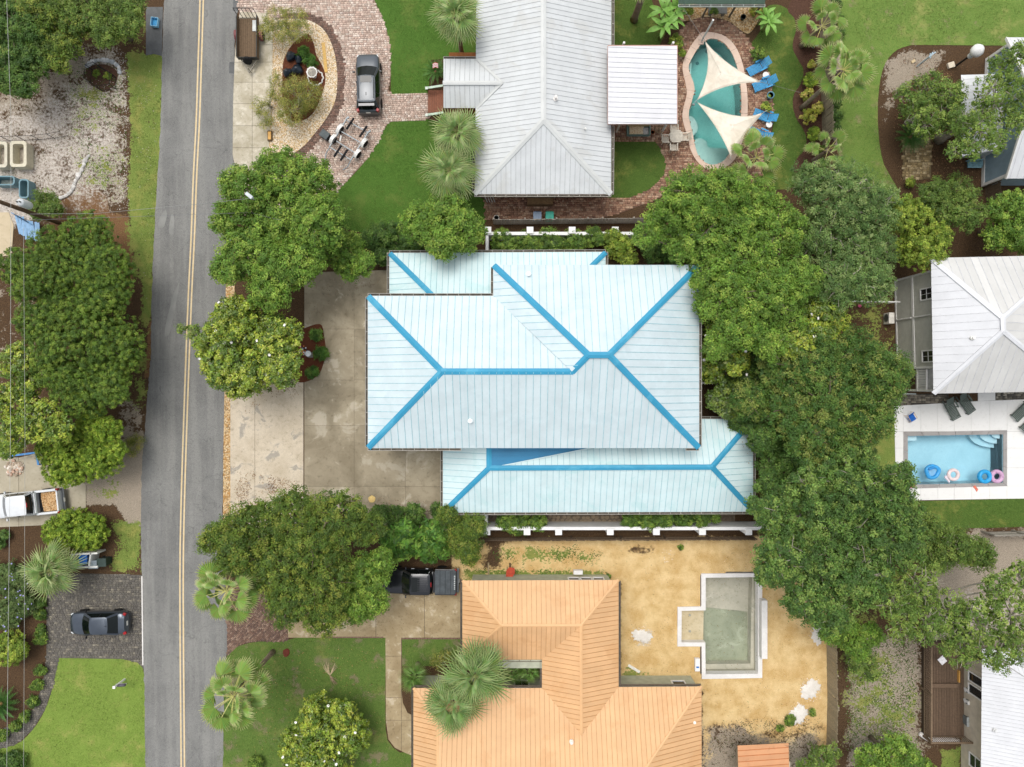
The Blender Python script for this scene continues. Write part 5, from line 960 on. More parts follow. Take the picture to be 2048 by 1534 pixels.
T('shrub', 'small green bush at the foot of the brick pad', 'shrub', [(1818, 364, 11)], .8, 'lime', .9, trunk=False)

# ---------------------------------------------------------------- palms, frond by frond
def frond_mat(name): return attr_mat(name, .45, .35, .15)
M_FROND = frond_mat('palm_frond')
def fan_mesh(R_, nseg, arc, joined, pet, droop, cols, seed, wseg=1.0, fold=.05):
    """petiole along +X then a fan of segments"""
    rg = random.Random(seed); V, Fc, Cl = [], [], []
    g, tip, pc = (rgb(c) for c in cols)
    def add(p, c): V.append(p); Cl.append(c); return len(V) - 1
    w = .022
    a = [add((0, -w, 0), pc), add((0, w, 0), pc), add((pet * .5, w, .05 * pet), pc), add((pet * .5, -w, .05 * pet), pc), add((pet, w * .6, 0), pc), add((pet, -w * .6, 0), pc)]
    Fc += [[a[0], a[3], a[2], a[1]], [a[3], a[5], a[4], a[2]]]
    for i in range(nseg):
        t = -arc / 2 + arc * (i + .5) / nseg; hw = arc / nseg * .5 * wseg; k = 1 - .22 * (abs(t) / (arc / 2)) ** 2; rr = R_ * k * rg.uniform(.9, 1.08); rj = R_ * joined * k
        def pt(r_, an, dz): x = pet + r_ * math.cos(an); y = r_ * math.sin(an); return (x, y, -droop * (r_ / R_) ** 2 * R_ + dz)
        c = tuple(g[j] * rg.uniform(.85, 1.15) for j in range(3)) + (1,)
        h = add((pet, 0, 0), c); l = add(pt(rj, t - hw, -fold * .5), c); m_ = add(pt(rj * 1.03, t, fold * .5), c); r_ = add(pt(rj, t + hw, -fold * .5), c)
        ti = add(pt(rr, t + rg.uniform(-.5, .5) * hw, -droop * R_ * .35 * rg.random()), tip)
        Fc += [[h, l, m_], [h, m_, r_], [l, ti, m_], [m_, ti, r_]]
    me = bpy.data.meshes.new('frond'); me.from_pydata(V, [], Fc); me.update(); at = me.color_attributes.new('Col', 'FLOAT_COLOR', 'POINT'); at.data.foreach_set('color', np.array(Cl, np.float32).ravel()); me.materials.append(M_FROND); return me
WASH = [fan_mesh(.74, 22, math.radians(230), .66, 1.05, .18 + .16 * s_, ('8aa655', 'cdc692', 'c0bd70'), s_, 1.0, .07) for s_ in range(3)]
SABAL = [fan_mesh(.95, 20, math.radians(240), .45, .75, .38, ('8fa860', 'c9cc98', 'a8b070'), s_ + 9, .8, .06) for s_ in range(3)]
SABD = [fan_mesh(.95, 20, math.radians(240), .45, .75, .4, ('7d9a58', 'b4bf82', '98a464'), s_ + 19, .75, .06) for s_ in range(3)]
SAW = [fan_mesh(.6, 18, math.radians(230), .3, .5, .35, ('6c9444', '93ab60', '7d9a4c'), s_ + 29, .6, .04) for s_ in range(3)]
M_PTR = pm('8d7f6c', .9, .25, 5, bump=.5); M_BOOT = pm('5f5244', .9, .3, 9, bump=.5)
def palm(label, x, y, z, meshes, n, scale=1.0, seed=1, group=None, elev=(70, -25), dead=0, base=None, tr=.17, name='fan_palm', trunk=True):
    rg = random.Random(seed); top = P(x, y, z); b0 = Vector((top.x, top.y, 0)) if base is None else P(*base); root = thing(name, label, 'palm', b0, 0, group); rel = top - b0
    if trunk:
        m = MB(); N = 9; pts = [b0 + rel * (i / N) for i in range(N + 1)]; m.tube([p for p in pts], [tr * (1.35 if i == 0 else 1.05 - .25 * i / N) * (1 + .05 * (i % 2)) for i in range(N + 1)], 10); m.build('trunk', M_PTR, root, True)
        m = MB()
        for i in range(22):
            a = i * 2.4; h = rg.uniform(.72, .98); p = b0 + rel * h; d = Vector((math.cos(a), math.sin(a), .8)); m.beam(p + d * tr * .5, p + d * (tr * .9 + .08), .08, .03)
        m.build('leaf_base', M_BOOT, root)
    for i in range(n):
        f = i / max(n - 1, 1); el = math.radians(elev[0] + (elev[1] - elev[0]) * f ** .85 + rg.uniform(-7, 7)); az = i * 2.39996 + rg.uniform(-.25, .25)
        o = link(bpy.data.objects.new('frond', meshes[i % len(meshes)]), root); s_ = scale * 1.25 * rg.uniform(.82, 1.12) * (.75 + .25 * min(1, f * 2)); o.scale = (s_,) * 3; o.location = rel + Vector((0, 0, rg.uniform(-.12, .06))); o.rotation_euler = (rg.uniform(-.55, .55), -el, az)
    if dead:
        m = MB()
        for i in range(dead * 10): a = rg.uniform(0, 6.28); d = Vector((math.cos(a), math.sin(a), 0)); p = top + d * .15 - Vector((0, 0, .2)); q_ = p + d * rg.uniform(.5, 1.1) - Vector((0, 0, rg.uniform(.3, .9))); m.tube([p, p.lerp(q_, .5) + Vector((0, 0, .12)), q_], [.014, .012, .005], 4)
        m.build('dead_leaf', pm('a79a80', .9, .2, 8), root)
    return root
palm('tall fan palm leaning over the road beside the olive tree', 452, 1182, 7.6, WASH, 27, 1.1, 1, dead=4, elev=(60, -50))
palm('tall fan palm with visible trunk on the lower lawn', 467, 1392, 7.6, WASH, 28, 1.12, 2, dead=4, elev=(60, -50))
palm('fan palm with leaning trunk crossing the weathered fence', 1686, 140, 6.0, WASH, 18, 1.0, 3, base=(1603, 216))
palm('smaller fan palm in the upper winding bed', 1644, 52, 4.2, WASH, 14, .85, 4, base=(1602, 92))
palm('little fan palm at the lower end of the weathered fence', 1656, 300, 2.4, WASH, 10, .75, 5)
palm('fan palm at the lower right of the kidney pool', 1512, 316, 2.6, WASH, 13, 1.05, 6, elev=(65, 0))
palm('cabbage palm at the top edge beside the grey roof', 912, 32, 5.6, SABAL, 30, 1.05, 7, elev=(80, -35))
palm('upper of two cabbage palms touching the grey roof', 914, 266, 4.8, SABAL, 30, 1.05, 8, elev=(80, -35))
palm('lower of two cabbage palms touching the grey roof', 900, 342, 4.6, SABAL, 30, 1.1, 9, elev=(80, -35))
palm('cabbage palm below the clipped shrub on the left', 102, 1142, 2.9, SABAL, 26, 1.05, 10, elev=(80, -25))
palm('large cabbage palm hanging over the orange roof', 952, 1348, 6.2, SABD, 30, 1.25, 11, elev=(78, -25)); palm('cabbage palm with drooping fronds lying on the orange roof', 905, 1408, 5.6, SABD, 24, 1.15, 12, elev=(78, -25))
palm('small bushy palm left of the orange roof', 828, 1352, 2.2, SAW, 26, 1.05, 13, elev=(85, 5), name='dwarf_palm'); palm('left dwarf palm in the dark inner court', 1028, 1345, 1.8, SAW, 18, .85, 14, elev=(85, 5), name='dwarf_palm'); palm('right dwarf palm in the dark inner court', 1058, 1342, 1.9, SAW, 18, .85, 15, elev=(85, 5), name='dwarf_palm')
palm('palm trunk beside the banana plant at the top edge', 1300, -52, 6.2, WASH, 10, .9, 16, base=(1268, 40), tr=.24)
# banana, cycads
BAN = []
for s_ in range(2):
    rg_ = random.Random(s_); V, Fc = [], []; n = 8; Lb, Wb = 1.15, .2
    for i in range(n + 1):
        t = i / n; w = Wb * math.sin(math.pi * min(.06 + t * .94, 1)) ** .6 if i < n else .004; zz_ = .35 * t - .75 * t * t
        for s2, dz in ((-1, .03), (0, 0), (1, .03)): V.append((.15 + Lb * t, s2 * w * rg_.uniform(.85, 1.1), zz_ + dz * (1 if i < n else 0)))
    for i in range(n):
        for j in range(2): a = i * 3 + j; Fc.append([a, a + 3, a + 4, a + 1])
    me = bpy.data.meshes.new('leaf'); me.from_pydata(V, [], Fc); me.update(); me.materials.append(pm('7fae4c', .45, .15, 6, rnd=.35)); BAN.append(me)
def banana(label, x, y, cl, z, scale, seed):
    rg = random.Random(seed); root = thing('banana_plant', label, 'plant', P(x, y))
    for (dx, dy) in cl:
        b0 = P(x + dx, y + dy); m = MB(); m.tube([b0, b0 + Vector((0, 0, z * .5)), b0 + Vector((0, 0, z))], [.09, .08, .05], 8); m.build('stem', pm('8a9a55', .6), root, True)
        for i in range(8):
            o = link(bpy.data.objects.new('leaf', BAN[i % 2]), root); o.location = b0 + Vector((0, 0, z - .06)) - root.location; o.rotation_euler = (rg.uniform(-.3, .3), -math.radians(rg.uniform(0, 50)), i * .8 + rg.uniform(-.2, .2) + seed); o.scale = (scale * rg.uniform(.8, 1.15),) * 3
banana('large banana plant with broad leaves left of the cabana', 1322, 62, ((-6, -14), (10, 2), (-4, 16), (16, -18)), 1.9, .9, 1)
banana('banana plant with broad leaves right of the cabana', 1515, 50, ((0, 0), (10, 12)), 1.4, .72, 2)
CYC = []
for s_ in range(2):
    V, Fc = [], []; n = 16
    for i in range(n):
        t = i / n; x_ = .15 + .9 * t; zc = .42 * t - .62 * t * t; wl = .16 * math.sin(math.pi * (.12 + .85 * t))
        for sg_ in (-1, 1): k = len(V); V += [(x_, 0, zc), (x_ + .05, 0, zc), (x_ + .10, sg_ * wl, zc + .03)]; Fc.append([k, k + 1, k + 2])
    me = bpy.data.meshes.new('frond'); me.from_pydata(V, [], Fc); me.update(); me.materials.append(pm(('4c7a34', '5b8440')[s_], .45, .2, 7, rnd=.3)); CYC.append(me)
def cycad(label, x, y, n, scale, seed, name='cycad', elev=(60, 0), h=.35):
    rg = random.Random(seed); root = thing(name, label, 'plant', P(x, y)); m = MB(); m.lathe([(.16, 0), (.2, h * .5), (.12, h), (.03, h + .12)], P(x, y), 10); m.build('stem', pm('8a6f4c', .9, .3, 9), root)
    for i in range(n):
        o = link(bpy.data.objects.new('frond', CYC[i % 2]), root); f = i / n; o.location = (0, 0, h); o.rotation_euler = (rg.uniform(-.2, .2), -math.radians(elev[0] + (elev[1] - elev[0]) * f), i * 2.39996); o.scale = (scale * rg.uniform(.85, 1.1),) * 3
    return root
cy = cycad('cycad with tan cone at the left edge', 10, 1402, 60, 1.35, 1); m = MB(); m.lathe([(.12, .3), (.15, .45), (.08, .6), (.01, .68)], P(10, 1402), 10); m.build('cone', pm('c9a06a', .8), cy)
cycad('dark green cycad above the brick pad', 1814, 278, 46, 1.25, 2); cycad('spiky cycad beside the small striped flag', 872, 148, 30, .95, 3)
# ---------------------------------------------------------------- pools
def water_mat(name, absorb, dens):
    t = NT(name); t.t.nodes.remove(t.p); tr = t.n('ShaderNodeBsdfTransparent'); gl = t.n('ShaderNodeBsdfGlossy'); gl.inputs['Roughness'].default_value = .03
    bp = t.n('ShaderNodeBump'); bp.inputs['Strength'].default_value = .15; bp.inputs['Distance'].default_value = .03; t.l(t.noise(5, 3), bp.inputs['Height']); t.l(bp.outputs[0], gl.inputs['Normal'])
    fr = t.n('ShaderNodeFresnel'); fr.inputs[0].default_value = 1.33; ms = t.n('ShaderNodeMixShader'); t.l(fr.outputs[0], ms.inputs[0]); t.l(tr.outputs[0], ms.inputs[1]); t.l(gl.outputs[0], ms.inputs[2]); t.l(ms.outputs[0], t.out.inputs['Surface'])
    va = t.n('ShaderNodeVolumeAbsorption'); va.inputs['Color'].default_value = absorb; va.inputs['Density'].default_value = dens; t.l(va.outputs[0], t.out.inputs['Volume']); return t.m
def basin(root, px, depth, mat, z=.0):
    L = [P(x, y) for x, y in px]; n = len(L); m = MB(); m.add([(p.x, p.y, z) for p in L] + [(p.x, p.y, depth) for p in L], [[i, (i + 1) % n, n + (i + 1) % n, n + i] for i in range(n)]); m.build('basin_wall', mat, root)
    m = MB(); m.add([(p.x, p.y, depth) for p in L], [list(range(n))]); return m.build('basin_floor', mat, root)
def ledge(root, px, z0, z1, mat, name): m = MB(); m.prism([P(x, y) for x, y in px], z0, z1); return m.build(name, mat, root)
def shrink(px, k):
    cx_ = sum(p[0] for p in px) / len(px); cy_ = sum(p[1] for p in px) / len(px); return [(cx_ + (x - cx_) * k, cy_ + (y - cy_) * k) for x, y in px]
kp = thing('kidney_pool', 'kidney shaped swimming pool with teal water and pink coping', 'pool', P(1440, 200)); M_PL = concrete_material('pool_plaster', 'b9d6d0', 'c9e2dc', 'a0c4bf', None, .8)
basin(kp, KID_IN, -1.5, M_PL)
def on_loop(p, L):
    best = None
    for i in range(len(L)):
        (x1, y1), (x2, y2) = L[i - 1], L[i]; ex, ey = x2 - x1, y2 - y1; t = max(0, min(1, ((p[0] - x1) * ex + (p[1] - y1) * ey) / (ex * ex + ey * ey + 1e-9))); q_ = (x1 + t * ex, y1 + t * ey); d = (q_[0] - p[0]) ** 2 + (q_[1] - p[1]) ** 2
        if best is None or d < best[0]: best = (d, q_)
    return best[1]
def at_loop(L, t):
    f = (t % 1) * len(L); i = int(f); (x1, y1), (x2, y2) = L[i], L[(i + 1) % len(L)]; return (x1 + (x2 - x1) * (f - i), y1 + (y2 - y1) * (f - i))
N = 26
for i in range(N):          # coping stones round the edge
    a = [at_loop(KID_OUT, (i + k / 6 * .985) / N) for k in range(7)]; b = [on_loop(p, KID_IN) for p in a]; m = MB()
    for k in range(6): pa, pb, pc_, pd = P(*a[k]), P(*a[k + 1]), P(*b[k + 1]), P(*b[k]); m.add([(v.x, v.y, .07) for v in (pa, pb, pc_, pd)] + [(v.x, v.y, .01) for v in (pa, pb)] + [(v.x, v.y, -.02) for v in (pc_, pd)], [[0, 1, 2, 3], [0, 4, 5, 1], [2, 6, 7, 3]])
    m.build('coping_stone', M_COPING, kp)
ledge(kp, curve(z4([(600, 910), (640, 870), (690, 890), (705, 930), (790, 935), (845, 960), (800, 1020), (730, 1050), (680, 1042), (630, 998)]), 3), -1.49, -.45, M_PL, 'shallow_ledge')
for k, zz_ in ((1.0, -.5), (.72, -.35)): ledge(kp, curve(z4([(572, 740), (600, 735), (600 + 30 * k, 770), (600 + 35 * k, 820), (598, 862), (585, 820)]), 3), -1.49, zz_ + .0, M_PL, 'step')
ledge(kp, curve(z4([(572, 420), (598, 375), (592, 440), (598, 510), (585, 500)]), 3), -1.49, -.5, M_PL, 'bench')
for x, y in ((1425, 85), (1405, 109)): m_ = MB(); m_.lathe([(.14, 0), (.14, .02), (.1, .03)], P(x, y) + Vector((0, 0, -1.49)), 12); m_.build('drain', pm('6d8f90', .6), kp)
w_ = MB(); w_.prism([P(x, y) for x, y in KID_IN], -1.48, -.10); w_.build('water', water_mat('teal_water', (.12, .74, .72, 1), .46), kp)
rp = thing('rectangular_pool', 'rectangular swimming pool with bright blue water and grey coping', 'pool', P(1909, 917)); M_PLB = concrete_material('blue_plaster', 'bcdde6', 'c8e6ee', 'add2de', None, .8)
basin(rp, RPOOL_IN, -1.4, M_PLB)
for i in range(4):
    a0, a1, b0, b1 = RPOOL_OUT[i], RPOOL_OUT[(i + 1) % 4], RPOOL_IN[i], RPOOL_IN[(i + 1) % 4]; k = 6 if i % 2 == 0 else 3; lp = lambda p, q_, t: (p[0] + (q_[0] - p[0]) * t, p[1] + (q_[1] - p[1]) * t)
    for j in range(k): t0, t1 = j / k + .002, (j + 1) / k - .002; sheet('coping_stone', [lp(a0, a1, t0), lp(a0, a1, t1), lp(b0, b1, t1), lp(b0, b1, t0)], .06, M_GREYCOP, parent=rp, skirt=.05)
ledge(rp, [q(236, 616), q(388, 614), q(388, 680), q(236, 682)], -1.39, -.35, M_PLB, 'bench')
def arc_step(rx, z): return [q(1500, 592)] + [q(1500 - rx * math.sin(a * math.pi / 16), 592 + rx * .56 * math.cos(a * math.pi / 16)) for a in range(9)]
for rx, zz_ in ((345, -.95), (235, -.62), (110, -.3)): ledge(rp, arc_step(rx, zz_), -1.39, zz_, M_PLB, 'step')
w_ = MB(); w_.prism([P(x, y) for x, y in RPOOL_IN], -1.38, -.08); w_.build('water', water_mat('blue_water', (.25, .80, .95, 1), .16), rp)
ep = thing('unfinished_pool', 'unfinished empty pool shell with white block rim in the sandy yard', 'pool', P(1455, 1250)); M_SHELL = concrete_material('pool_shell', 'aeab9a', 'c2beac', '868570', 'd3d0c3', .5)
MAIN = [EP_IN[0], EP_IN[1], EP_IN[2], EP_IN[3]]; NOOK = [e(277, 610), e(88, 610), e(90, 360), e(280, 356)]
basin(ep, MAIN, -1.5, M_SHELL, -.5); ledge(ep, NOOK, -.9, -.45, concrete_material('nook_floor', 'bfae8a', 'cdbf9f', '9a8d6f', None, .8), 'sun_shelf')
ledge(ep, [e(680, 110), e(693, 95), e(693, 856), e(665, 840), e(672, 400)], -1.49, -.75, M_SHELL, 'bench'); ledge(ep, [e(282, 820), e(690, 815), e(690, 857), e(282, 860)], -1.49, -.8, M_SHELL, 'bench')
m = MB(); pw = [e(283, 380), e(660, 420), e(668, 812), e(285, 818)]; m.prism([P(x, y) for x, y in pw], -1.49, -1.42); m.build('puddle', water_mat('murky_water', (.55, .72, .55, 1), 4.5), ep)
lp = lambda p, q_, t: (p[0] + (q_[0] - p[0]) * t, p[1] + (q_[1] - p[1]) * t)
for i in range(8):
    a0, a1, b0, b1 = EP_OUT[i], EP_OUT[(i + 1) % 8], EP_IN[i], EP_IN[(i + 1) % 8]; m = MB(); m.prism([P(*p) for p in (a0, a1, b1, b0)], -.5, .12); m.build('rim_block', M_WHITEC, ep)
m = MB(); m.prism([P(*e(x, y)) for x, y in ((700, 258), (745, 258), (745, 715), (700, 715))], .13, .75); m.build('raised_wall', M_WHITEC, ep)
for x, y in ((168, 412), (168, 541), (343, 708), (543, 708)): m = MB(); m.lathe([(.1, 0), (.1, .06), (.06, .06), (.06, .02)], P(*e(x, y)) + Vector((0, 0, -.45 if x < 200 else -1.42)), 10); m.build('pipe_stub', pm('a7a596', .7), ep)

# ---------------------------------------------------------------- shade sails
def sail(label, tri, mids, z, hz):
    c = [P(1200 + x / 3.196, y / 3.196, zz_) for (x, y), zz_ in zip(tri, z)]; md = [P(1200 + x / 3.196, y / 3.196, hz) for x, y in mids]; root = thing('shade_sail', label, 'shade sail', Vector((c[0].x, c[0].y, 0))); E = []
    for i in range(3):
        a, b, k = c[i], c[(i + 1) % 3], md[i]; ctrl = k * 2 - (a + b) * .5; E.append([a * (1 - t) ** 2 + ctrl * 2 * t * (1 - t) + b * t * t for t in [j / 12 for j in range(12)]])
    ring = [p for e_ in E for p in e_]; cen = sum(ring, Vector()) / len(ring); m = MB(); vs = []; K = 6
    for k in range(K + 1):
        for p in ring: v = cen.lerp(p, k / K); vs.append((v.x, v.y, v.z + .04 * math.sin(v.x * 3) * (1 - k / K)))
    n = len(ring); m.add(vs, [[k * n + i, k * n + (i + 1) % n, (k + 1) * n + (i + 1) % n, (k + 1) * n + i] for k in range(K) for i in range(n)]); o = m.build('canopy', SAILM, root, True); so_ = o.modifiers.new('thick', 'SOLIDIFY'); so_.thickness = .006
    m = MB(); m.loop(ring, .014, 5); m.build('hem', pm('d9d0bf', .8), root)
    for p in c: m = MB(); m.tube([p + Vector((0, 0, .0)), p + (p - cen).normalized() * .22], .02, 5); m.build('corner_shackle', pm('8a8d8e', .35, metal=.8), root)
    return root, c, cen
SAILM = NT('sail_cloth'); SAILM.set(.85, 0, .15); SAILM.color(SAILM.mix(SAILM.ramp(SAILM.noise(1.4, 6, .65, dist=.6), .35, .7), rgb('e9e0cf'), rgb('d6cbb8'))); SAILM.bump(SAILM.noise(60, 2), .1); SAILM = SAILM.m
s1, c1, k1 = sail('upper beige triangular shade sail over the kidney pool', [(668, 258), (1030, 525), (620, 640)], [(820, 405), (810, 552), (688, 440)], (3.2, 2.9, 2.3), 2.6)
s2, c2, k2 = sail('lower beige triangular shade sail over the kidney pool', [(622, 655), (1050, 714), (836, 1000)], [(870, 740), (925, 860), (745, 820)], (2.3, 2.9, 2.7), 2.45)
def cable(label, pts, r=.012, sag=0, c='8d8b84', name='cable'):
    m = MB(); out = []
    for i in range(len(pts) - 1):
        for j in range(16): t = j / 16; p = pts[i].lerp(pts[i + 1], t); out.append(p - Vector((0, 0, sag * 4 * t * (1 - t))))
    out.append(pts[-1]); m.tube(out, r, 5); o = m.build(name, pm(c, .6)); return tag(o, label, 'cable')
cable('thin rope from upper sail corner to the cabana', [c1[0], P(1367, 17, 3.0)]); cable('thin rope from upper sail right corner to the winding bed', [c1[1], P(1608, 187, .3)])
po = thing('sail_post', 'white post with square foot at the head of the kidney pool', 'post', P(1402, 84)); m = MB(); m.box(P(1402, 84, .06), (.42, .42, .12)); m.build('footing', pm('cdb5a4', .8), po); m = MB(); m.tube([P(1402, 84), P(1402, 84) + Vector((0, 0, 3.25))], .07, 10); m.build('pole', M_TRIM, po)
po = thing('sail_post', 'slim grey post at the waist of the kidney pool', 'post', P(1388, 207)); m = MB(); m.tube([P(1387, 210), P(1389, 208, 2.3)], .035, 8); m.build('pole', pm('9aa3a4', .4), po); m = MB(); m.lathe([(.1, 0), (.1, .1), (.04, .12)], P(1387, 210), 10); m.build('footing', pm('9aa3a4', .4), po)

# ---------------------------------------------------------------- loungers, tables, chairs
def slat_set(root, n, x0, x1, w, z0, z1, mat, th=.03, fill=.72, name='slat'):
    for i in range(n):
        t = (i + .5) / n; m = MB(); sx = math.hypot(x1 - x0, z1 - z0) / n * fill; ang = math.atan2(z1 - z0, x1 - x0); m.box((x0 + (x1 - x0) * t, 0, z0 + (z1 - z0) * t), (sx, w, th), M=Matrix.Rotation(-ang, 3, 'Y')); m.build(name, mat, root, local=True)
def lounger(label, x, y, ang, mat, L=1.85, back=35, group=None, w=.62):
    r = thing('sun_lounger', label, 'sun lounger', P(x, y), math.radians(ang), group); xs = L * .5; jb = -L * .12; bl = L * .42
    slat_set(r, 11, xs, jb, w, .34, .34, mat); zz_ = math.sin(math.radians(back)) * bl; slat_set(r, 8, jb - .03, jb - math.cos(math.radians(back)) * bl, w, .36, .36 + zz_, mat)
    for s_ in (-1, 1):
        m = MB(); m.box((.5 * (xs + jb - bl * .7), s_ * (w / 2 + .02), .28), (xs - jb + bl * .7, .05, .1)); m.build('side_rail', mat, r, local=True)
        m = MB(); m.box((jb + .05, s_ * (w / 2 + .07), .56), (.6, .11, .03)); m.box((jb + .3, s_ * (w / 2 + .07), .42), (.06, .06, .26)); m.build('armrest', mat, r, local=True)
        for xx in (xs - .12, jb - bl * .5): m = MB(); m.box((xx, s_ * (w / 2 + .02), .12), (.07, .06, .24)); m.build('leg', mat, r, local=True)
    return r
M_LB = pm('4099cb', .5, .1, 4); M_LG = pm('59645c', .6, .12, 5); G_ = 'blue loungers beside the kidney pool'
for x, y, a, lb in ((1514, 138, 208, 'first from the top'), (1526, 171, 201, 'second from the top'), (1527, 236, 160, 'third from the top, under the sail tip'), (1517, 272, 158, 'lowest')): lounger('bright blue slatted sun lounger, ' + lb, x, y, a, M_LB, group=G_)
def dec(x, y): return (1780 + x / 6.668, 780 + y / 6.668)
for (x, y), a, lb in ((dec(785, 240), -62, 'left one of the pair above the blue pool'), (dec(970, 165), -55, 'right one of the pair above the blue pool'), (dec(1740, 270), 225, 'upper one at the right edge of the white deck'), (dec(1850, 430), 225, 'lower one cut by the right edge')): lounger('grey green slatted sun lounger, ' + lb, x, y, a, M_LG, 1.9, group='grey green loungers on the white deck')
def round_table(label, x, y, r_, h, mat):
    t = thing('side_table', label, 'table', P(x, y)); m = MB(); m.lathe([(r_, h - .03), (r_ + .01, h - .015), (r_, h), (.02, h)], P(x, y), 20); m.build('tabletop', mat, t)
    for k in range(4): a = k * 1.57 + .4; m = MB(); c = P(x, y); m.tube([c + Vector((math.cos(a) * r_ * .8, math.sin(a) * r_ * .8, 0)), c + Vector((math.cos(a) * r_ * .6, math.sin(a) * r_ * .6, h - .03))], .02, 6); m.build('leg', mat, t)
M_WP = pm('e8e6e2', .5, .04, 4)
round_table('white round side table between the upper two blue loungers', 1527.5, 155, .24, .45, M_WP); round_table('white round side table between the lower two blue loungers', 1534, 253, .24, .45, M_WP)
M_CR = pm('d3cbbb', .7, .1, 6)
pt = thing('patio_table', 'cream octagonal slatted patio table between pavilion and pool', 'table', P(1348, 279))
for i in range(8):
    yy = -.42 + i * .12; hwid = .5 - max(0, abs(yy) - .24) * .9; m = MB(); m.box((0, yy, .73), (hwid * 2, .105, .035)); m.build('slat', M_CR, pt, local=True)
for sx in (-1, 1):
    for sy in (-1, 1): m = MB(); m.box((sx * .32, sy * .3, .355), (.07, .07, .71)); m.build('leg', M_CR, pt, local=True)
def chair(label, x, y, ang, mat, group=None, w=.5, arms=True):
    r = thing('patio_chair', label, 'chair', P(x, y), math.radians(ang), group); slat_set(r, 6, .25, -.22, w, .44, .42, mat, .025); slat_set(r, 5, -.24, -.42, w, .48, .95, mat, .025, .6)
    for s_ in (-1, 1):
        m = MB(); m.box((.22, s_ * w / 2, .21), (.05, .05, .42)); m.build('leg', mat, r, local=True); m = MB(); m.box((-.24, s_ * w / 2, .21), (.05, .05, .42)); m.build('leg', mat, r, local=True)
        if arms: m = MB(); m.box((-.02, s_ * (w / 2 + .03), .66), (.55, .07, .03)); m.box((.22, s_ * (w / 2 + .02), .54), (.05, .05, .22)); m.build('armrest', mat, r, local=True)
        m = MB(); m.beam((-.24, s_ * w / 2, .42), (-.44, s_ * w / 2, .98), .05, .05); m.build('back_post', mat, r, local=True)
    return r
for x, y, a, lb in ((1345, 262, -90, 'above the octagonal table'), (1329, 283, 0, 'left of the octagonal table'), (1366, 279, 180, 'right of the octagonal table'), (1344, 298, 90, 'below the octagonal table')): chair('cream slatted patio chair ' + lb, x, y, a, M_CR, 'cream patio chairs')
sf = thing('sofa', 'patterned outdoor sofa half under the white pavilion', 'sofa', P(1275, 264))
m = MB(); m.box(P(1275, 264) + Vector((0, 0, .18)), (1.75, .75, .3)); m.build('frame', pm('6f8a86', .7), sf)
ft = NT('floral_fabric'); ft.set(.9, 0, .1); v = ft.n('ShaderNodeTexVoronoi'); v.inputs['Scale'].default_value = 12; ft.l(ft.co(), v.inputs['Vector']); ft.color(ft.mix(ft.ramp(v.outputs['Distance'], .25, .45), rgb('c9996a'), rgb('e6d3b0'))); 
m = MB(); m.box(P(1271, 264) + Vector((0, -.02, .42)), (1.15, .6, .16)); m.build('cushion', ft.m, sf, bevel=.04)
m = MB(); m.box(P(1289, 266) + Vector((0, -.02, .44)), (.45, .5, .14), .1); m.build('cushion', pm('b9b6b0', .9, .2, 8), sf, bevel=.04)
for dx in (-.87, .87): m = MB(); m.box(P(1275, 264) + Vector((dx, 0, .4)), (.09, .78, .35)); m.build('armrest', pm('7f9a90', .7), sf)
m = MB(); m.box(P(1275, 255) + Vector((0, 0, .5)), (1.75, .1, .5)); m.build('backrest', pm('c9b486', .85, .3, 12), sf)
def pot(label, x, y, r_, h, c, plant=None, name='plant_pot'):
    t = thing(name, label, 'pot', P(x, y)); m = MB(); m.lathe([(r_ * .7, 0), (r_ * .95, h * .8), (r_ * 1.08, h * .85), (r_ * 1.08, h), (r_ * .9, h), (r_ * .88, h - .06)], P(x, y), 18); m.build('pot_wall', pm(c, .4), t, True); m = MB(); m.lathe([(r_ * .9, h - .09), (r_ * .88, h - .06)], P(x, y), 14); m.build('soil', pm('3a2c22', .95, .3, 20), t)
pot('large blue and white rimmed pot between the lounger pairs', 1537, 195, .26, .5, '5f8fa3'); pot('dark green pot under the fan palm at the pool end', 1481, 347, .28, .45, '2f3d36'); pot('small dark pot in the gravel by the cabana', 1484, 38, .2, .35, '2c302c'); pot('small terracotta pot beside the sofa', 1304, 267, .16, .3, 'a5603a')
dc = thing('table_decor', 'wooden wheel decor with plants beside the sofa', 'decor', P(1316, 262)); m = MB(); c = P(1316, 262); m.loop([c + Vector((.3 * math.cos(a * .5236), .3 * math.sin(a * .5236), .35)) for a in range(12)], .03, 6); m.build('rim', pm('8a7a5c', .8), dc)
for k in range(6): m = MB(); a = k * 1.047; m.tube([c + Vector((0, 0, .35)), c + Vector((.3 * math.cos(a), .3 * math.sin(a), .35))], .018, 5); m.build('spoke', pm('8a7a5c', .8), dc)
m = MB(); m.tube([c, c + Vector((0, 0, .36))], .06, 8); m.build('hub', pm('6f6248', .8), dc)
bn = thing('garden_bench', 'grey stone bench in front of the cabana', 'bench', P(1432, 27)); m = MB(); m.box(P(1432, 27) + Vector((0, 0, .42)), (1.45, .48, .09)); m.build('seat', pm('7d7d78', .8, .15, 8), bn)
for dx in (-.5, .5): m = MB(); m.box(P(1432, 27) + Vector((dx, 0, .19)), (.2, .4, .38)); m.build('leg', pm('74746f', .8), bn)
bc = thing('birdbath', 'small pale blue birdbath in the winding mulch bed', 'birdbath', P(1626, 94)); m = MB(); m.lathe([(.12, 0), (.06, .1), (.05, .5), (.24, .6), (.25, .66), (.2, .62), (.02, .6)], P(1626, 94), 16); m.build('bowl', pm('a9bcc4', .6), bc, True); m = MB(); m.lathe([(.2, .625), (.19, .635)], P(1626, 94), 14); m.build('water', pm('7f9db0', .1), bc)
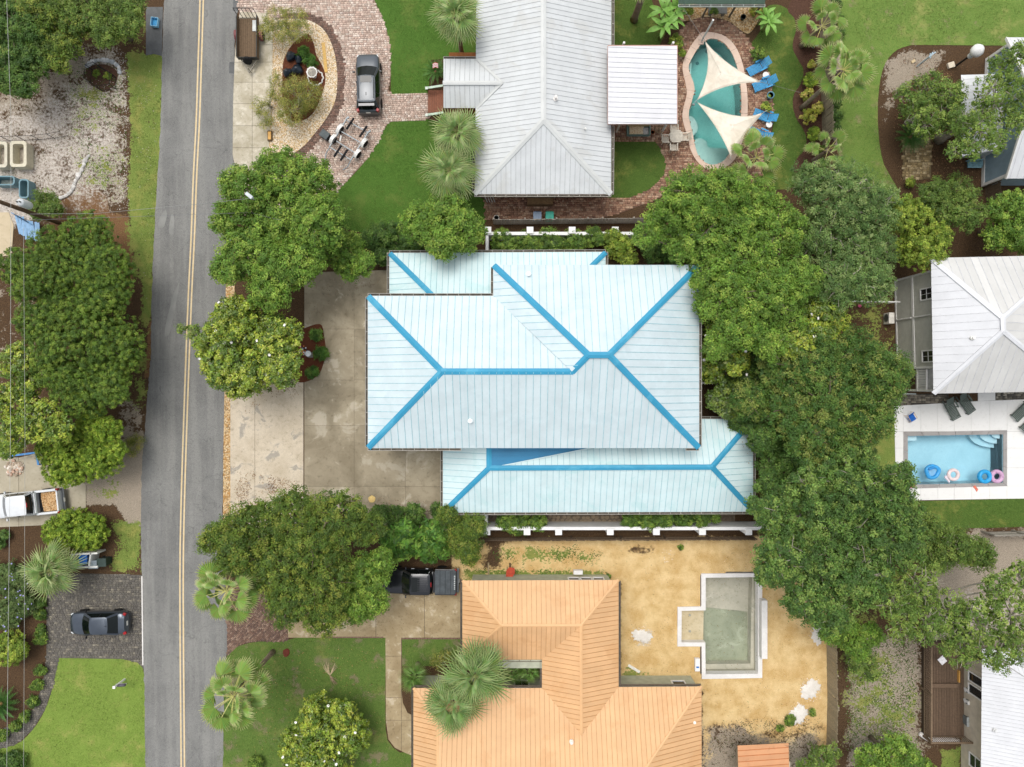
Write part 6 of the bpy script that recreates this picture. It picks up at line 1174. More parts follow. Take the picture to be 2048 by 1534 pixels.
# yard ornaments as small shaped stones / statues
def stone(label, x, y, r_, c, name='stone', cat='stone', parent=None, group=None, z=0, sq=.6):
    rg = random.Random(int(x * 31 + y * 17)); bmx = bmesh.new(); bmesh.ops.create_icosphere(bmx, subdivisions=2, radius=r_)
    for v in bmx.verts: k = 1 + rg.uniform(-.16, .16); v.co = Vector((v.co.x * k * 1.15, v.co.y * k, v.co.z * k * sq))
    bmesh.ops.rotate(bmx, verts=bmx.verts, cent=(0, 0, 0), matrix=Matrix.Rotation(rg.uniform(0, 3), 3, 'Z')); me = bpy.data.meshes.new(name); bmx.to_mesh(me); bmx.free(); me.materials.append(pm(c, .85, .15, 6, rnd=.2)); o = link(bpy.data.objects.new(name, me), parent); p = P(x, y) + Vector((0, 0, z + r_ * sq * .7)); o.location = p - (base_of(parent) if parent else Vector()); 
    if parent is None: tag(o, label, cat, group)
    return o
ar = thing('stone_edging', 'curving line of white stones beside the orange straw bed', 'stone edging', P(150, 355)); 
for i, (x, y) in enumerate(curve([(178, 312), (171, 322), (167, 334), (161, 346), (155, 356), (149, 368), (146, 378), (138, 388), (128, 394), (118, 397), (108, 398)], 2, False)): stone('', x, y, R.uniform(.11, .19), R.choice(('d9d6d0', 'cfccc6', 'bfbcb6')), parent=ar)
ar = thing('stone_edging', 'arc of white stones around the small fenced shrub bed', 'stone edging', P(222, 128))
for x, y in curve([(176, 132), (186, 125), (198, 121), (210, 121), (221, 123), (231, 128), (238, 135), (240, 145)], 2, False): stone('', x, y, R.uniform(.12, .2), R.choice(('d3d3d2', 'c5c7c8', 'aeb3b6')), parent=ar)
sheet('mulch_bed', curve([(172, 138), (190, 130), (215, 130), (235, 145), (230, 170), (212, 184), (196, 178), (178, 165)], 4), .012, M_MULB)
for x, y, s_ in ((193, 147, 'left'), (215, 152, 'right')): T('shrub', s_ + ' of two small shrubs in the fenced bed', 'shrub', [(x, y, 8)], .5, 'lime', .9, trunk=False, group='shrubs in the fenced bed')
rk = thing('rock_pile', 'round pile of pale river rocks above the white pickup', 'rocks', P(30, 935)); rg = random.Random(2)
for i in range(60):
    a, d = rg.uniform(0, 6.28), math.sqrt(rg.random()) * 19; stone('', 30 + d * math.cos(a), 935 + d * math.sin(a) * .8, rg.uniform(.08, .16), rg.choice(('cfc3b2', 'b8a894', 'd8cfc2', 'a2917d', 'c4a58f')), 'rock', parent=rk, z=.25 * (1 - d / 19) + .02)
# ---------------------------------------------------------------- vehicles
def paint(name, c, metal=.0, rough=.3): t = NT(name); t.set(rough, metal, .5); t.color(t.mix(t.ramp(t.noise(3, 3), .3, .7), scl(rgb(c), .95), scl(rgb(c), 1.04))); t.p.inputs['Coat Weight'].default_value = .8; t.p.inputs['Coat Roughness'].default_value = .08; return t.m
M_GLASS = pm('0c1312', .07, .1, 2, spec=.4); M_TYRE = pm('191919', .9, .1, 9); M_RIM = pm('9a9c9e', .35, .05, 3, metal=.8); M_BLK = pm('141517', .6, .1, 3); M_RED = pm('9a1418', .3); M_LAMP = pm('d8dcdc', .15); M_PLATE = pm('dfe0d8', .5)
def loft(rings, closed_ends=True):
    m = MB(); n = len(rings[0]); m.add([v for r in rings for v in r], [[i * n + k, i * n + (k + 1) % n, (i + 1) * n + (k + 1) % n, (i + 1) * n + k] for i in range(len(rings) - 1) for k in range(n)] + ([list(range(n - 1, -1, -1)), [(len(rings) - 1) * n + k for k in range(n)]] if closed_ends else [])); return m
def body(root, st, W, mat, name='body', zb=.24):
    """st: (x, width factor, top z)"""
    rings = []
    for x, f, zt in st:
        w = W / 2 * f; half = [(w * .88, zb), (w * .985, zb + .14), (w, zb + .34), (w * .985, max(zt - .2, zb + .36)), (w * .94, zt - .06), (w * .85, zt), (w * .45, zt + .025)]
        rings.append([(x, y, z) for y, z in half] + [(x, 0, zt + .03)] + [(x, -y, z) for y, z in half[::-1]])
    m = loft(rings); o = m.build(name, mat, root, True, local=True); es = o.modifiers.new('crease', 'EDGE_SPLIT'); es.split_angle = math.radians(50); return o
def wheel(root, x, y, r_=.34, w=.22):
    M_ = Matrix.Rotation(math.pi / 2, 3, 'X'); m = MB(); m.lathe([(r_ * .62, -w / 2), (r_ * .93, -w / 2), (r_, -w * .32), (r_, w * .32), (r_ * .93, w / 2), (r_ * .62, w / 2)], (x, y, r_), 20, M_); t = m.build('wheel', M_TYRE, root, True, local=True); m = MB(); m.lathe([(r_ * .64, -w * .46), (r_ * .6, -w * .5), (r_ * .2, -w * .42), (r_ * .2, w * .42), (r_ * .6, w * .5), (r_ * .64, w * .46)], (x, y, r_), 16, M_); m.build('rim', M_RIM, t, local=True)
def cabin(root, W, zb, zt, base, top, pm_, wb=.93, wt=.74, bow=.14, splits=()):
    """glasshouse: base (x rear, x front), top (x rear, x front)"""
    def ring(xr, xf, hw, z, bw): return [(xf + bw, 0, z), (xf + bw * .75, hw * .5, z), (xf, hw * .93, z), (xf - .08, hw, z), ((xf + xr) / 2, hw * 1.015, z), (xr + .08, hw, z), (xr, hw * .93, z), (xr - bw * .4, hw * .5, z), (xr - bw * .5, 0, z), (xr - bw * .4, -hw * .5, z), (xr, -hw * .93, z), (xr + .08, -hw, z), ((xf + xr) / 2, -hw * 1.015, z), (xf - .08, -hw, z), (xf, -hw * .93, z), (xf + bw * .75, -hw * .5, z)]
    A = ring(base[0], base[1], W / 2 * wb, zb, bow); B = ring(top[0], top[1], W / 2 * wt, zt - .05, bow * .6); m = loft([A, B], False); m.build('glass', M_GLASS, root, False, local=True)
    B2 = ring(top[0] + .12, top[1] - .12, W / 2 * wt * .86, zt - .005, bow * .6); Bo = ring(top[0] - .02, top[1] + .02, W / 2 * (wt + .02), zt - .05, bow * .6); Bu = ring(top[0] - .02, top[1] + .02, W / 2 * (wt + .02), zt - .085, bow * .6); m = loft([Bu, Bo, B2]); rf = m.build('roof', pm_, root, True, local=True); es = rf.modifiers.new('crease', 'EDGE_SPLIT'); es.split_angle = math.radians(40)
    for k in (2, 3, 5, 6): 
        for kk in (k, 16 - k): m = MB(); m.tube([Vector(A[kk]), Vector(B[kk])], [.045, .035], 5); m.build('pillar', pm_, root, local=True)
    for t in splits:
        xx = base[0] + (base[1] - base[0]) * t; xt = top[0] + (top[1] - top[0]) * t
        for s_ in (-1, 1): m = MB(); m.tube([(xx, s_ * W / 2 * wb * 1.01, zb), (xt, s_ * W / 2 * wt * 1.01, zt - .06)], .035, 5); m.build('pillar', M_BLK, root, local=True)
    return rf
def mirrors(root, x, W, z, mat):
    for s_ in (-1, 1): m = MB(); m.box((x, s_ * (W / 2 + .1), z), (.12, .22, .15), taper=.8); m.build('mirror', mat, root, local=True, bevel=.03)
def lamps(root, L, W, zf, zr, rear=.16):
    for s_ in (-1, 1):
        m = MB(); m.box((L / 2 - .2, s_ * (W / 2 - .24), zf - .1), (.22, .24, .1), s_ * -.5); m.build('headlight', M_LAMP, root, local=True, bevel=.02); m = MB(); m.box((-L / 2 + .13, s_ * (W / 2 - .17), zr), (.22, .2, rear), s_ * .5); m.build('tail_light', M_RED, root, local=True, bevel=.02)
    m = MB(); m.box((-L / 2 - .005, 0, zr - .12), (.02, .34, .16)); m.build('licence_plate', M_PLATE, root, local=True)
def wheels(root, L, W, ax, r_=.34):
    for x in (L / 2 - ax[0], -L / 2 + ax[1]):
        for s_ in (-1, 1): wheel(root, x, s_ * (W / 2 - .09), r_)
suv_p = paint('suv_paint', '474e54', .25, .35); suv_b = paint('suv_dark_paint', '20242a', .3, .3)
L, W = 4.6, 1.86; sv = thing('suv_car', 'dark grey sport utility car parked on the brick circle drive', 'car', P(740.5, 176), math.radians(91))
body(sv, [(L / 2, .70, .70), (L / 2 - .08, .84, .82), (L / 2 - .35, .95, .93), (L / 2 - .8, .99, 1.0), (.75, 1, 1.05), (0, 1, 1.05), (-1.2, 1, 1.07), (-L / 2 + .45, .98, 1.1), (-L / 2 + .14, .92, 1.05), (-L / 2, .80, .85)], W, suv_p); cabin(sv, W, 1.03, 1.66, (-L / 2 + .2, 1.12), (-L / 2 + .62, .2), suv_p, .93, .72, .18, (.36, .68)); mirrors(sv, .78, W, 1.1, suv_b); lamps(sv, L, W, .86, 1.02, .3); wheels(sv, L, W, (.92, .95), .36)
m = MB(); m.box((-.02, 0, 1.662), (.5, .85, .012)); m.build('sunroof', M_GLASS, sv, local=True); m = MB(); m.box((-L / 2 + .36, 0, 1.59), (.2, 1.2, .03)); m.build('spoiler', suv_b, sv, local=True); m = MB(); m.box((-1.15, 0, 1.69), (.2, .03, .06)); m.build('antenna', M_BLK, sv, local=True)
for s_ in (-1, 1): m = MB(); m.tube([(.1, s_ * .6, 1.68), (-1.5, s_ * .58, 1.68)], .02, 5); m.build('roof_rail', M_BLK, sv, local=True)
m = MB(); m.box((-L / 2 + .04, 0, .5), (.12, W * .86, .22)); m.build('bumper', suv_b, sv, local=True, bevel=.04)
sd_p = paint('sedan_paint', '4c545e', .7, .33); L, W = 4.5, 1.8; sd = thing('sedan_car', 'dark blue grey sedan parked on the block drive', 'car', P(208.5, 1240), math.radians(181))
body(sd, [(L / 2, .62, .62), (L / 2 - .1, .8, .7), (L / 2 - .4, .94, .8), (L / 2 - .9, .99, .88), (.7, 1, .93), (-.2, 1, .94), (-1.3, 1, .96), (-L / 2 + .5, .97, .98), (-L / 2 + .14, .88, .95), (-L / 2, .74, .72)], W, sd_p); cabin(sd, W, .93, 1.43, (-L / 2 + .55, 1.0), (-1.0, .25), sd_p, .92, .70, .16, (.5,)); mirrors(sd, .82, W, .98, M_BLK); lamps(sd, L, W, .72, .9, .14); wheels(sd, L, W, (.9, .95), .32)
m = MB(); m.box((-.95, 0, 1.45), (.14, .025, .05)); m.build('antenna', M_BLK, sd, local=True)
def pickup(root, L, W, mat, cab0, cab1, top, bedmat):
    xb = cab0 - .22; body(root, [(L / 2, .74, .85), (L / 2 - .1, .88, .98), (L / 2 - .45, .97, 1.06), (cab1 + .25, 1, 1.12), (cab1, 1, 1.13), (cab0 - .05, 1, 1.13)], W, mat, zb=.34)
    cabin(root, W, 1.12, 1.82, (cab0, cab1), (cab0 + .12, cab1 - .68), mat, .93, .78, .12, (.48,)); mirrors(root, cab1 - .25, W, 1.22, mat)
    rear = -L / 2 + .06; m = MB(); m.box(((xb + rear) / 2, 0, .62), (xb - rear, W - .12, .08)); m.build('bed_floor', bedmat, root, local=True)
    for s_ in (-1, 1): m = MB(); m.box(((xb + rear) / 2, s_ * (W / 2 - .09), .74), (xb - rear, .18, .78)); m.build('bed_side', mat, root, local=True, bevel=.04)
    m = MB(); m.box((rear + .04, 0, .78), (.12, W - .38, .72)); m.build('tailgate', mat, root, local=True, bevel=.03); m = MB(); m.box((xb + .06, 0, .78), (.1, W - .38, .7)); m.build('bed_bulkhead', mat, root, local=True)
    m = MB(); m.box((-L / 2 - .04, 0, .52), (.2, W * .94, .2)); m.build('bumper', pm('6f7375', .35, .1, 3, metal=.7), root, local=True, bevel=.03)
    for s_ in (-1, 1): m = MB(); m.box((-L / 2 + .1, s_ * (W / 2 - .07), .98), (.16, .16, .3)); m.build('tail_light', M_RED, root, local=True, bevel=.02); m = MB(); m.box((L / 2 - .14, s_ * (W / 2 - .3), .86), (.2, .34, .16), s_ * -.4); m.build('headlight', M_LAMP, root, local=True)
    m = MB(); m.box((cab0 + .0, 0, 1.76), (.05, .34, .05)); m.build('brake_light', M_RED, root, local=True); m = MB(); m.box((-L / 2 - .15, 0, .62), (.02, .32, .16)); m.build('licence_plate', M_PLATE, root, local=True)
    wheels(root, L, W, (.95, 1.2), .39); return rear, xb
wt = thing('pickup_truck', 'white pickup truck with wood chips in its open bed', 'pickup', P(66, 1004), math.radians(186)); rear, xb = pickup(wt, 5.5, 1.9, paint('white_paint', 'd7dadb', 0, .3), -.75, 1.45, 1.8, M_BLK)
m = MB(); rg = random.Random(4); nx_, ny_ = 14, 12; vs = [(rear + .15 + (xb - .35 - rear - .15) * i / nx_, -.74 + 1.48 * j / ny_, .86 + .1 * math.sin(i * .5) * math.sin(j * .4) + rg.uniform(-.03, .03)) for i in range(nx_ + 1) for j in range(ny_ + 1)]; m.add(vs, [[i * (ny_ + 1) + j, (i + 1) * (ny_ + 1) + j, (i + 1) * (ny_ + 1) + j + 1, i * (ny_ + 1) + j + 1] for i in range(nx_) for j in range(ny_)])
wc = m.build('wood_chips', gravel_mat(NT('wood_chip'), ('cfa878', 'dfc49a', 'b88c5c', '8a6a44'), 14)); wc.location = P(66, 1004); wc.rotation_euler = (0, 0, math.radians(186)); tag(wc, 'orange wood chips heaped in the white pickup bed', 'wood chips', kind='stuff')
m = MB(); m.box((xb - .1, 0, 1.16), (.07, 1.7, .06)); m.build('bed_rail', pm('9aa3a3', .5), wt, local=True)
bt = thing('pickup_truck', 'dark pickup truck with tonneau cover beside the orange house', 'pickup', P(843, 1156), math.radians(179.5)); bp_ = paint('black_paint', '1a1d22', .3, .3); rear, xb = pickup(bt, 5.7, 1.98, bp_, -.95, 1.3, 1.85, M_BLK)
m = MB(); m.box(((rear + xb) / 2, 0, 1.165), (xb - rear - .02, 1.82, .05)); tc = m.build('tonneau_cover', pm('3f464a', .55, .25, 2.5, spec=.5), bt, local=True, bevel=.02)
for k in (1, 2, 3): m = MB(); m.box((rear + (xb - rear) * k / 4, 0, 1.193), (.035, 1.78, .012)); m.build('fold_seam', pm('22282c', .6), tc, local=True)
m = MB()
for k in range(8): m.box((rear + .1, -.5 + k * .14, 1.194), (.09, .07, .006), .3 * (k % 2))
m.build('lettering', pm('c9cdcc', .5), tc, local=True)
m = MB(); m.box((.22, 0, 1.823), (.62, 1.1, .012)); m.build('sunroof', M_GLASS, bt, local=True)
for k in range(7): m = MB(); m.box((-.35, -.48 + k * .16, 1.83), (.85, .03, .018)); m.build('roof_rib', bp_, bt, local=True)
for s_ in (-1, 1):
    for xx in (-.55, .55): m = MB(); m.box((xx, s_ * 1.0, .98), (.2, .04, .05)); m.build('door_handle', pm('c5cacb', .25, metal=.9), bt, local=True)
# utility trailer
M_TW = pm('74604a', .9, .25, 7, rnd=.5, fine=.2); M_TM = pm('3b3b38', .7, .2, 6)
ut = thing('utility_trailer', 'wooden bed utility trailer with raised ramp gate on the concrete pad', 'trailer', P(503, 85))
bw, bl_ = 1.5, 3.15; cz = .55
for i in range(9): m = MB(); m.box((-bw / 2 + bw * (i + .5) / 9, 0, cz), (bw / 9 - .01, bl_, .04)); m.build('plank', M_TW, ut, local=True)
for s_ in (-1, 1): m = MB(); m.box((s_ * (bw / 2 + .02), 0, cz + .22), (.04, bl_, .44)); m.build('side_board', M_TW, ut, local=True); m = MB(); m.beam((s_ * (bw / 2 + .02), -bl_ / 2, cz + .47), (s_ * (bw / 2 + .02), bl_ / 2, cz + .47), .06, .05); m.build('side_rail', M_TM, ut, local=True)
m = MB(); m.box((0, -bl_ / 2 - .02, cz + .2), (bw + .08, .04, .42)); m.build('front_board', M_TM, ut, local=True)
m = MB(); zt = 1.75; yy = bl_ / 2 + .05
for k in range(6): x_ = -bw / 2 + bw * k / 5; m.beam((x_, yy, cz), (x_ , yy + .12, zt), .035, .035)
m.beam((-bw / 2, yy, cz), (bw / 2, yy, cz), .04, .04); m.beam((-bw / 2, yy + .12, zt), (bw / 2, yy + .12, zt), .04, .04); m.build('ramp_gate', M_TM, ut, local=True)
for s_ in (-1, 1):
    wheel(ut, 0, 0); o = ut.children[-1]; o.location = (s_ * (bw / 2 + .22), .35, 0); o.rotation_euler = (0, 0, math.pi / 2)
    m = MB(); a = [(s_ * (bw / 2 + .22), .35 + .42 * math.cos(t), .34 + .42 * math.sin(t)) for t in [k * math.pi / 8 for k in range(9)]]
    for k in range(8): m.beam(a[k], a[k + 1], .26, .015, (0, math.cos((k + .5) * math.pi / 8), math.sin((k + .5) * math.pi / 8)))
    m.build('fender', pm('7d4a4a', .6, .2, 5), ut, local=True)
m = MB(); m.beam((-.6, -bl_ / 2, .45), (0, -bl_ / 2 - 1.0, .45), .07, .1); m.beam((.6, -bl_ / 2, .45), (0, -bl_ / 2 - 1.0, .45), .07, .1); m.tube([(0, -bl_ / 2 - .8, 0), (0, -bl_ / 2 - .8, .8)], .04, 8); m.build('tongue', pm('8f8a7d', .7), ut, local=True)
m = MB(); m.lathe([(.2, -.09), (.33, -.09), (.33, .09), (.2, .09)], (0, -bl_ / 2 - .22, .8), 18, Matrix.Rotation(1.2, 3, 'X')); sp_ = m.build('spare_wheel', M_TYRE, ut, True, local=True); m = MB(); m.lathe([(.21, -.06), (.21, .06), (.05, .08)], (0, -bl_ / 2 - .22, .8), 14, Matrix.Rotation(1.2, 3, 'X')); m.build('rim', pm('d5d3cd', .5), sp_, local=True)
m = MB(); m.box((.52, 1.0, cz + .05), (.42, .85, .05)); m.build('metal_sheet', pm('c4c8c4', .4), ut, local=True)
# boat trailer
zb3 = lambda x, y, z=.5: P(620 + x / 6.39, 100 + y / 6.39, z)
bo = thing('boat_trailer', 'empty galvanised boat trailer with white fenders on the brick drive', 'trailer', P(700, 285)); M_GAL = pm('8d9497', .5, .12, 5, metal=.2); M_FEN = pm('e2e1dc', .45); M_BUNK = pm('17191b', .9)
A0, A1, B0, B1 = zb3(475, 870), zb3(250, 1240), zb3(745, 1050), zb3(525, 1405)
for a, b in ((A0, A1), (B0, B1)): m = MB(); m.beam(a, b, .09, .12); m.build('side_rail', M_GAL, bo)
for a, b in (((470, 900), (745, 1060)), ((405, 1045), (655, 1190)), ((340, 1165), (575, 1315)), ((250, 1240), (525, 1405))): m = MB(); m.beam(zb3(*a, .46), zb3(*b, .46), .08, .09); m.build('cross_member', M_GAL, bo)
for a, b in (((560, 870), (468, 1012)), ((728, 972), (634, 1112)), ((402, 1220), (305, 1365)), ((482, 1270), (390, 1415))): m = MB(); m.beam(zb3(*a, .66), zb3(*b, .66), .14, .1); m.build('bunk', M_BUNK, bo)
for a, b in (((432, 955), (345, 1072)), ((340, 1090), (262, 1200)), ((735, 1140), (658, 1245)), ((650, 1280), (570, 1385))):
    pa, pb = zb3(*a, .36), zb3(*b, .36); d = (pb - pa).normalized(); c = (pa + pb) / 2; hl = (pb - pa).length / 2; m = MB(); prev = None; up = Vector((0, 0, 1))
    for k in range(9):
        t = k * math.pi / 8; p = c - d * hl * math.cos(t) + up * (.42 * math.sin(t) - .02)
        if prev is not None: m.beam(prev, p, .27, .02, (p - c).normalized())
        prev = p
    m.build('fender', M_FEN, bo)
    rz = math.atan2(d.y, d.x); wheel(bo, 0, 0, .3, .2); o = bo.children[-1]; o.location = Vector((c.x, c.y, 0)) - bo.location; o.rotation_euler = (0, 0, rz)
m = MB(); m.tube([zb3(250, 1240), zb3(205, 1320), zb3(185, 1460)], .045, 6); m.tube([zb3(525, 1405), zb3(480, 1490), zb3(420, 1535)], .045, 6); m.build('tongue_bar', M_GAL, bo)
for a in ((480, 868), (755, 1045)): m = MB(); m.tube([zb3(*a, .5), zb3(*a, 1.2)], .04, 6); m.box(zb3(*a, 1.2), (.3, .12, .1), .6); m.build('guide_post', M_GAL, bo)
m = MB(); m.beam(zb3(400, 1095, .55), zb3(385, 1165, .55), .12, .12); m.build('winch', pm('c9c6bf', .5), bo)
bx = thing('storage_bin', 'dark grey plastic bin beside the boat trailer', 'bin', P(653, 274)); m = MB(); m.box(P(653, 274) + Vector((0, 0, .28)), (.62, .5, .56), -.6, taper=1.08); m.build('bin_body', pm('3f4647', .7), bx, bevel=.03); m = MB(); m.box(P(653, 274) + Vector((0, 0, .59)), (.7, .58, .06), -.6); m.build('lid', pm('4d5556', .6, .2, 5), bx, bevel=.02)
# black bags, fountain, plank, box, crate
for (x, y, r_), lb in zip(((584, 116, .42), (601, 121, .40), (597, 143, .46), (577, 148, .38)), ('upper left', 'upper right', 'lower right', 'lower left')):
    bmx = bmesh.new(); bmesh.ops.create_icosphere(bmx, subdivisions=3, radius=r_); rg = random.Random(int(x))
    ph = [rg.uniform(0, 6) for _ in range(4)]
    for v in bmx.verts:
        a = math.atan2(v.co.y, v.co.x); k = 1 + .10 * math.sin(3 * a + ph[0]) + .05 * math.sin(7 * a + v.co.z * 9 + ph[1]) + .03 * math.sin(13 * a + ph[2]); z_ = v.co.z / r_; v.co = Vector((v.co.x * k, v.co.y * k * .85, (v.co.z * .75 if v.co.z > 0 else v.co.z * .5) + (.12 if z_ > .96 else 0)))
    me = bpy.data.meshes.new('rubbish_bag'); bmx.to_mesh(me); bmx.free(); me.shade_smooth(); me.materials.append(pm('16212b', .28, .3, 7, bump=.5, spec=.6)); o = link(bpy.data.objects.new('rubbish_bag', me)); o.location = P(x, y) + Vector((0, 0, r_ * .5 + .05)); o.rotation_euler = (0, 0, rg.uniform(0, 6)); tag(o, 'black rubbish bag in the red mulch bed, ' + lb + ' of four', 'bag', 'black rubbish bags')
fo = thing('fountain', 'white scalloped garden fountain in a ring at the mulch bed', 'fountain', P(632, 155)); sc_ = lambda a: 1 + .06 * math.cos(10 * a)
m = MB(); c = P(632, 157); m.loop([c + Vector((.58 * sc_(a) * math.cos(a), .58 * sc_(a) * math.sin(a), .12)) for a in [k * math.tau / 60 for k in range(60)]], .055, 6); m.build('scalloped_ring', pm('dcdad4', .7), fo, True)
m = MB(); c = P(630, 154); m.lathe([(.16, 0), (.12, .1), (.09, .55), (.2, .66), (.40, .78), (.42, .86), (.36, .82), (.1, .74)], c, 40, wob=sc_); bo_ = m.build('bowl', pm('e0ded8', .65, .1, 8), fo, True); m = MB(); m.lathe([(.34, .80), (.3, .84), (.05, .86)], c, 16); m.build('pebble_fill', gravel_mat(NT('pebble'), ('b8ac98', 'd9d0c0', '8a8a86', '5d5a52'), 30), bo_)
o = MB().box((0, 0, 0), (.24, 2.35, .05)).build('timber_plank', pm('d3ac66', .8, .15, 9)); o.location = P(650, 116) + Vector((0, 0, .07)); o.rotation_euler = (0, 0, .1); tag(o, 'long yellow timber plank lying on the gravel', 'plank')
yb = thing('utility_box', 'small amber box with dark frame on the gravel edge', 'box', P(541, 273)); m = MB(); m.box(P(541, 273) + Vector((0, 0, .12)), (.36, .8, .18)); m.build('frame', pm('5e4a32', .8), yb, bevel=.03); m = MB(); m.box(P(541, 273) + Vector((0, 0, .225)), (.25, .62, .04)); m.build('lid', pm('d9a860', .7), yb, bevel=.02)
cr = thing('crate', 'open bright blue plastic crate on the asphalt apron', 'crate', P(312, 47)); M_CB = pm('2d8fc0', .5)
m = MB(); m.box((0, 0, .05), (.5, .62, .04)); m.build('crate_floor', M_CB, cr, local=True)
for dx, dy, sx, sy in ((.26, 0, .03, .66), (-.26, 0, .03, .66), (0, .33, .5, .03), (0, -.33, .5, .03)): m = MB(); m.box((dx, dy, .17), (sx, sy, .28)); m.build('crate_side', pm('8fc3dc', .5), cr, local=True)
cr.rotation_euler = (0, 0, -.12)
# bins by the side path
def wheelie(label, x, y, c1, c2, rz=0):
    b = thing('wheelie_bin', label, 'bin', P(x, y), rz); m = MB(); m.box((0, 0, .46), (.52, .6, .84), taper=1.12); m.build('bin_body', pm(c1, .6), b, local=True); m = MB(); m.box((0, .0, .93), (.64, .74, .07)); m.build('lid', pm(c2, .5, .15, 4), b, local=True, bevel=.03); m = MB(); m.tube([(-.28, .4, .9), (.28, .4, .9)], .025, 6); m.build('handle', pm(c1, .6), b, local=True)
    for s_ in (-1, 1): m = MB(); m.lathe([(.1, -.03), (.1, .03)], (s_ * .27, .3, .1), 12, Matrix.Rotation(1.57, 3, 'Y')); m.build('wheel', M_TYRE, b, local=True)
wheelie('blue grey lidded bin by the picket fence on the side path', 1074, 439, '4f5f73', '76879b'); wheelie('green lidded bin by the picket fence on the side path', 1098, 439, '1f7f6c', '2f9d88')
pot('white round tub at the left end of the side path', 993, 437, .2, .3, 'dddad2')
tb = thing('stacked_pipes', 'white pipes leaning at the left end of the side path', 'pipes', P(982, 400))
for k in range(4): m = MB(); m.tube([P(975 + k * 5, 405) + Vector((0, 0, .06)), P(969 + k * 5, 393) + Vector((0, 0, .5))], .03, 6); m.build('pipe', pm('cfcfc9', .5), tb)
# left side things
def tub(label, x, y, w, d, h, wall, c, c2, rz=0):
    t = thing('tub', label, 'tub', P(x, y), rz); n = 24
    def rr(hw, hd, r_): return [(math.copysign(max(hw - r_, 0), math.cos(a)) + r_ * math.cos(a), math.copysign(max(hd - r_, 0), math.sin(a)) + r_ * math.sin(a)) for a in [(k + .5) * math.tau / n for k in range(n)]]
    O, I = rr(w / 2, d / 2, .25), rr(w / 2 - wall, d / 2 - wall, .18); m = loft([[(x_, y_, 0) for x_, y_ in O], [(x_ * 1.03, y_ * 1.03, h) for x_, y_ in O], [(x_, y_, h) for x_, y_ in I], [(x_ * .96, y_ * .96, .06) for x_, y_ in I]]); m.build('shell', pm(c, .7, .1, 4), t, local=True)
    m = MB(); m.prism([(x_ * .95, y_ * .95) for x_, y_ in I], .05, .09); m.build('base', pm(c2, .9, .3, 6), t, local=True); return t
tub('cream open septic tub at the left edge, left of two', 14, 316, 1.25, 1.95, .85, .2, 'c9c3ae', 'a49b8c'); tub('cream open septic tub, right of two', 52, 315, 1.25, 1.95, .85, .2, 'cbc4ad', 'a49b8c')
tub('long dark blue green tub below the cream tubs', 22, 367, 1.7, .72, .8, .09, '6f8d95', '8f9a94'); tub('upright dark blue green tub beside the shrub', 62, 383, .75, 1.45, .8, .09, '6f8d95', '93a69c')
bd = thing('blue_decking', 'broken blue painted timber decking below the tubs', 'decking', P(60, 452))
rg = random.Random(8)
for k in range(9): m = MB(); m.box(P(40 + k * 5.5, 452 + k * 2.2 + rg.uniform(-3, 3)) + Vector((0, 0, .2 + .02 * k)), (.19, 1.5, .035), rg.uniform(-.12, .12) + .12); m.build('plank', pm('86a9c9', .7, .15, 5, rnd=.25), bd)
for k in range(5): m = MB(); m.box(P(42 + k * 5, 434 + k * 3) + Vector((0, 0, .5)), (.9, .06, .03), -.5); m.build('rung', pm('5d8db8', .7), bd)
bf = thing('blue_rail', 'blue painted L shaped rail above the rock pile', 'rail', P(45, 912)); m = MB(); m.beam(P(12, 913, .8), P(73, 905, .8), .14, .08); m.build('top_rail', pm('4c86bd', .6), bf); m = MB(); m.beam(P(73, 906, .8), P(77, 930, .8), .14, .08); m.build('top_rail', pm('4c86bd', .6), bf)
for x, y in ((14, 913), (42, 909), (72, 906), (77, 929)): m = MB(); m.box(P(x, y, .8) - Vector((0, 0, .4)), (.1, .1, .8)); m.build('post', pm('4c86bd', .6), bf)
def wire_fence(label, pts, h, closed=False, step=.16):
    f_ = thing('wire_fence', label, 'fence', P(*pts[0])); M_ = pm('1e1f1f', .6); seq = pts + ([pts[0]] if closed else []); up = Vector((0, 0, 1))
    for a, b in zip(seq[:-1], seq[1:]):
        a, b = P(*a), P(*b); n = max(2, int((b - a).length / step)); m = MB()
        for k in range(1, n): p = a.lerp(b, k / n); m.tube([p, p + up * h], .007, 4, False)
        m.build('bar', M_, f_); m = MB(); m.tube([a + up * h, b + up * h], .016, 5); m.tube([a + up * .1, b + up * .1], .016, 5); m.build('rail', M_, f_); m = MB(); m.tube([a, a + up * (h + .05)], .028, 6); m.build('post', M_, f_)
wire_fence('black wire fence around the small shrub bed on sand', [(185, 140), (200, 135), (232, 155), (232, 178), (205, 182), (182, 166)], .9, True); wire_fence('black wire fence above the cream tubs', [(-10, 285), (20, 282), (50, 281), (80, 280), (110, 277), (137, 272)], 1.0)
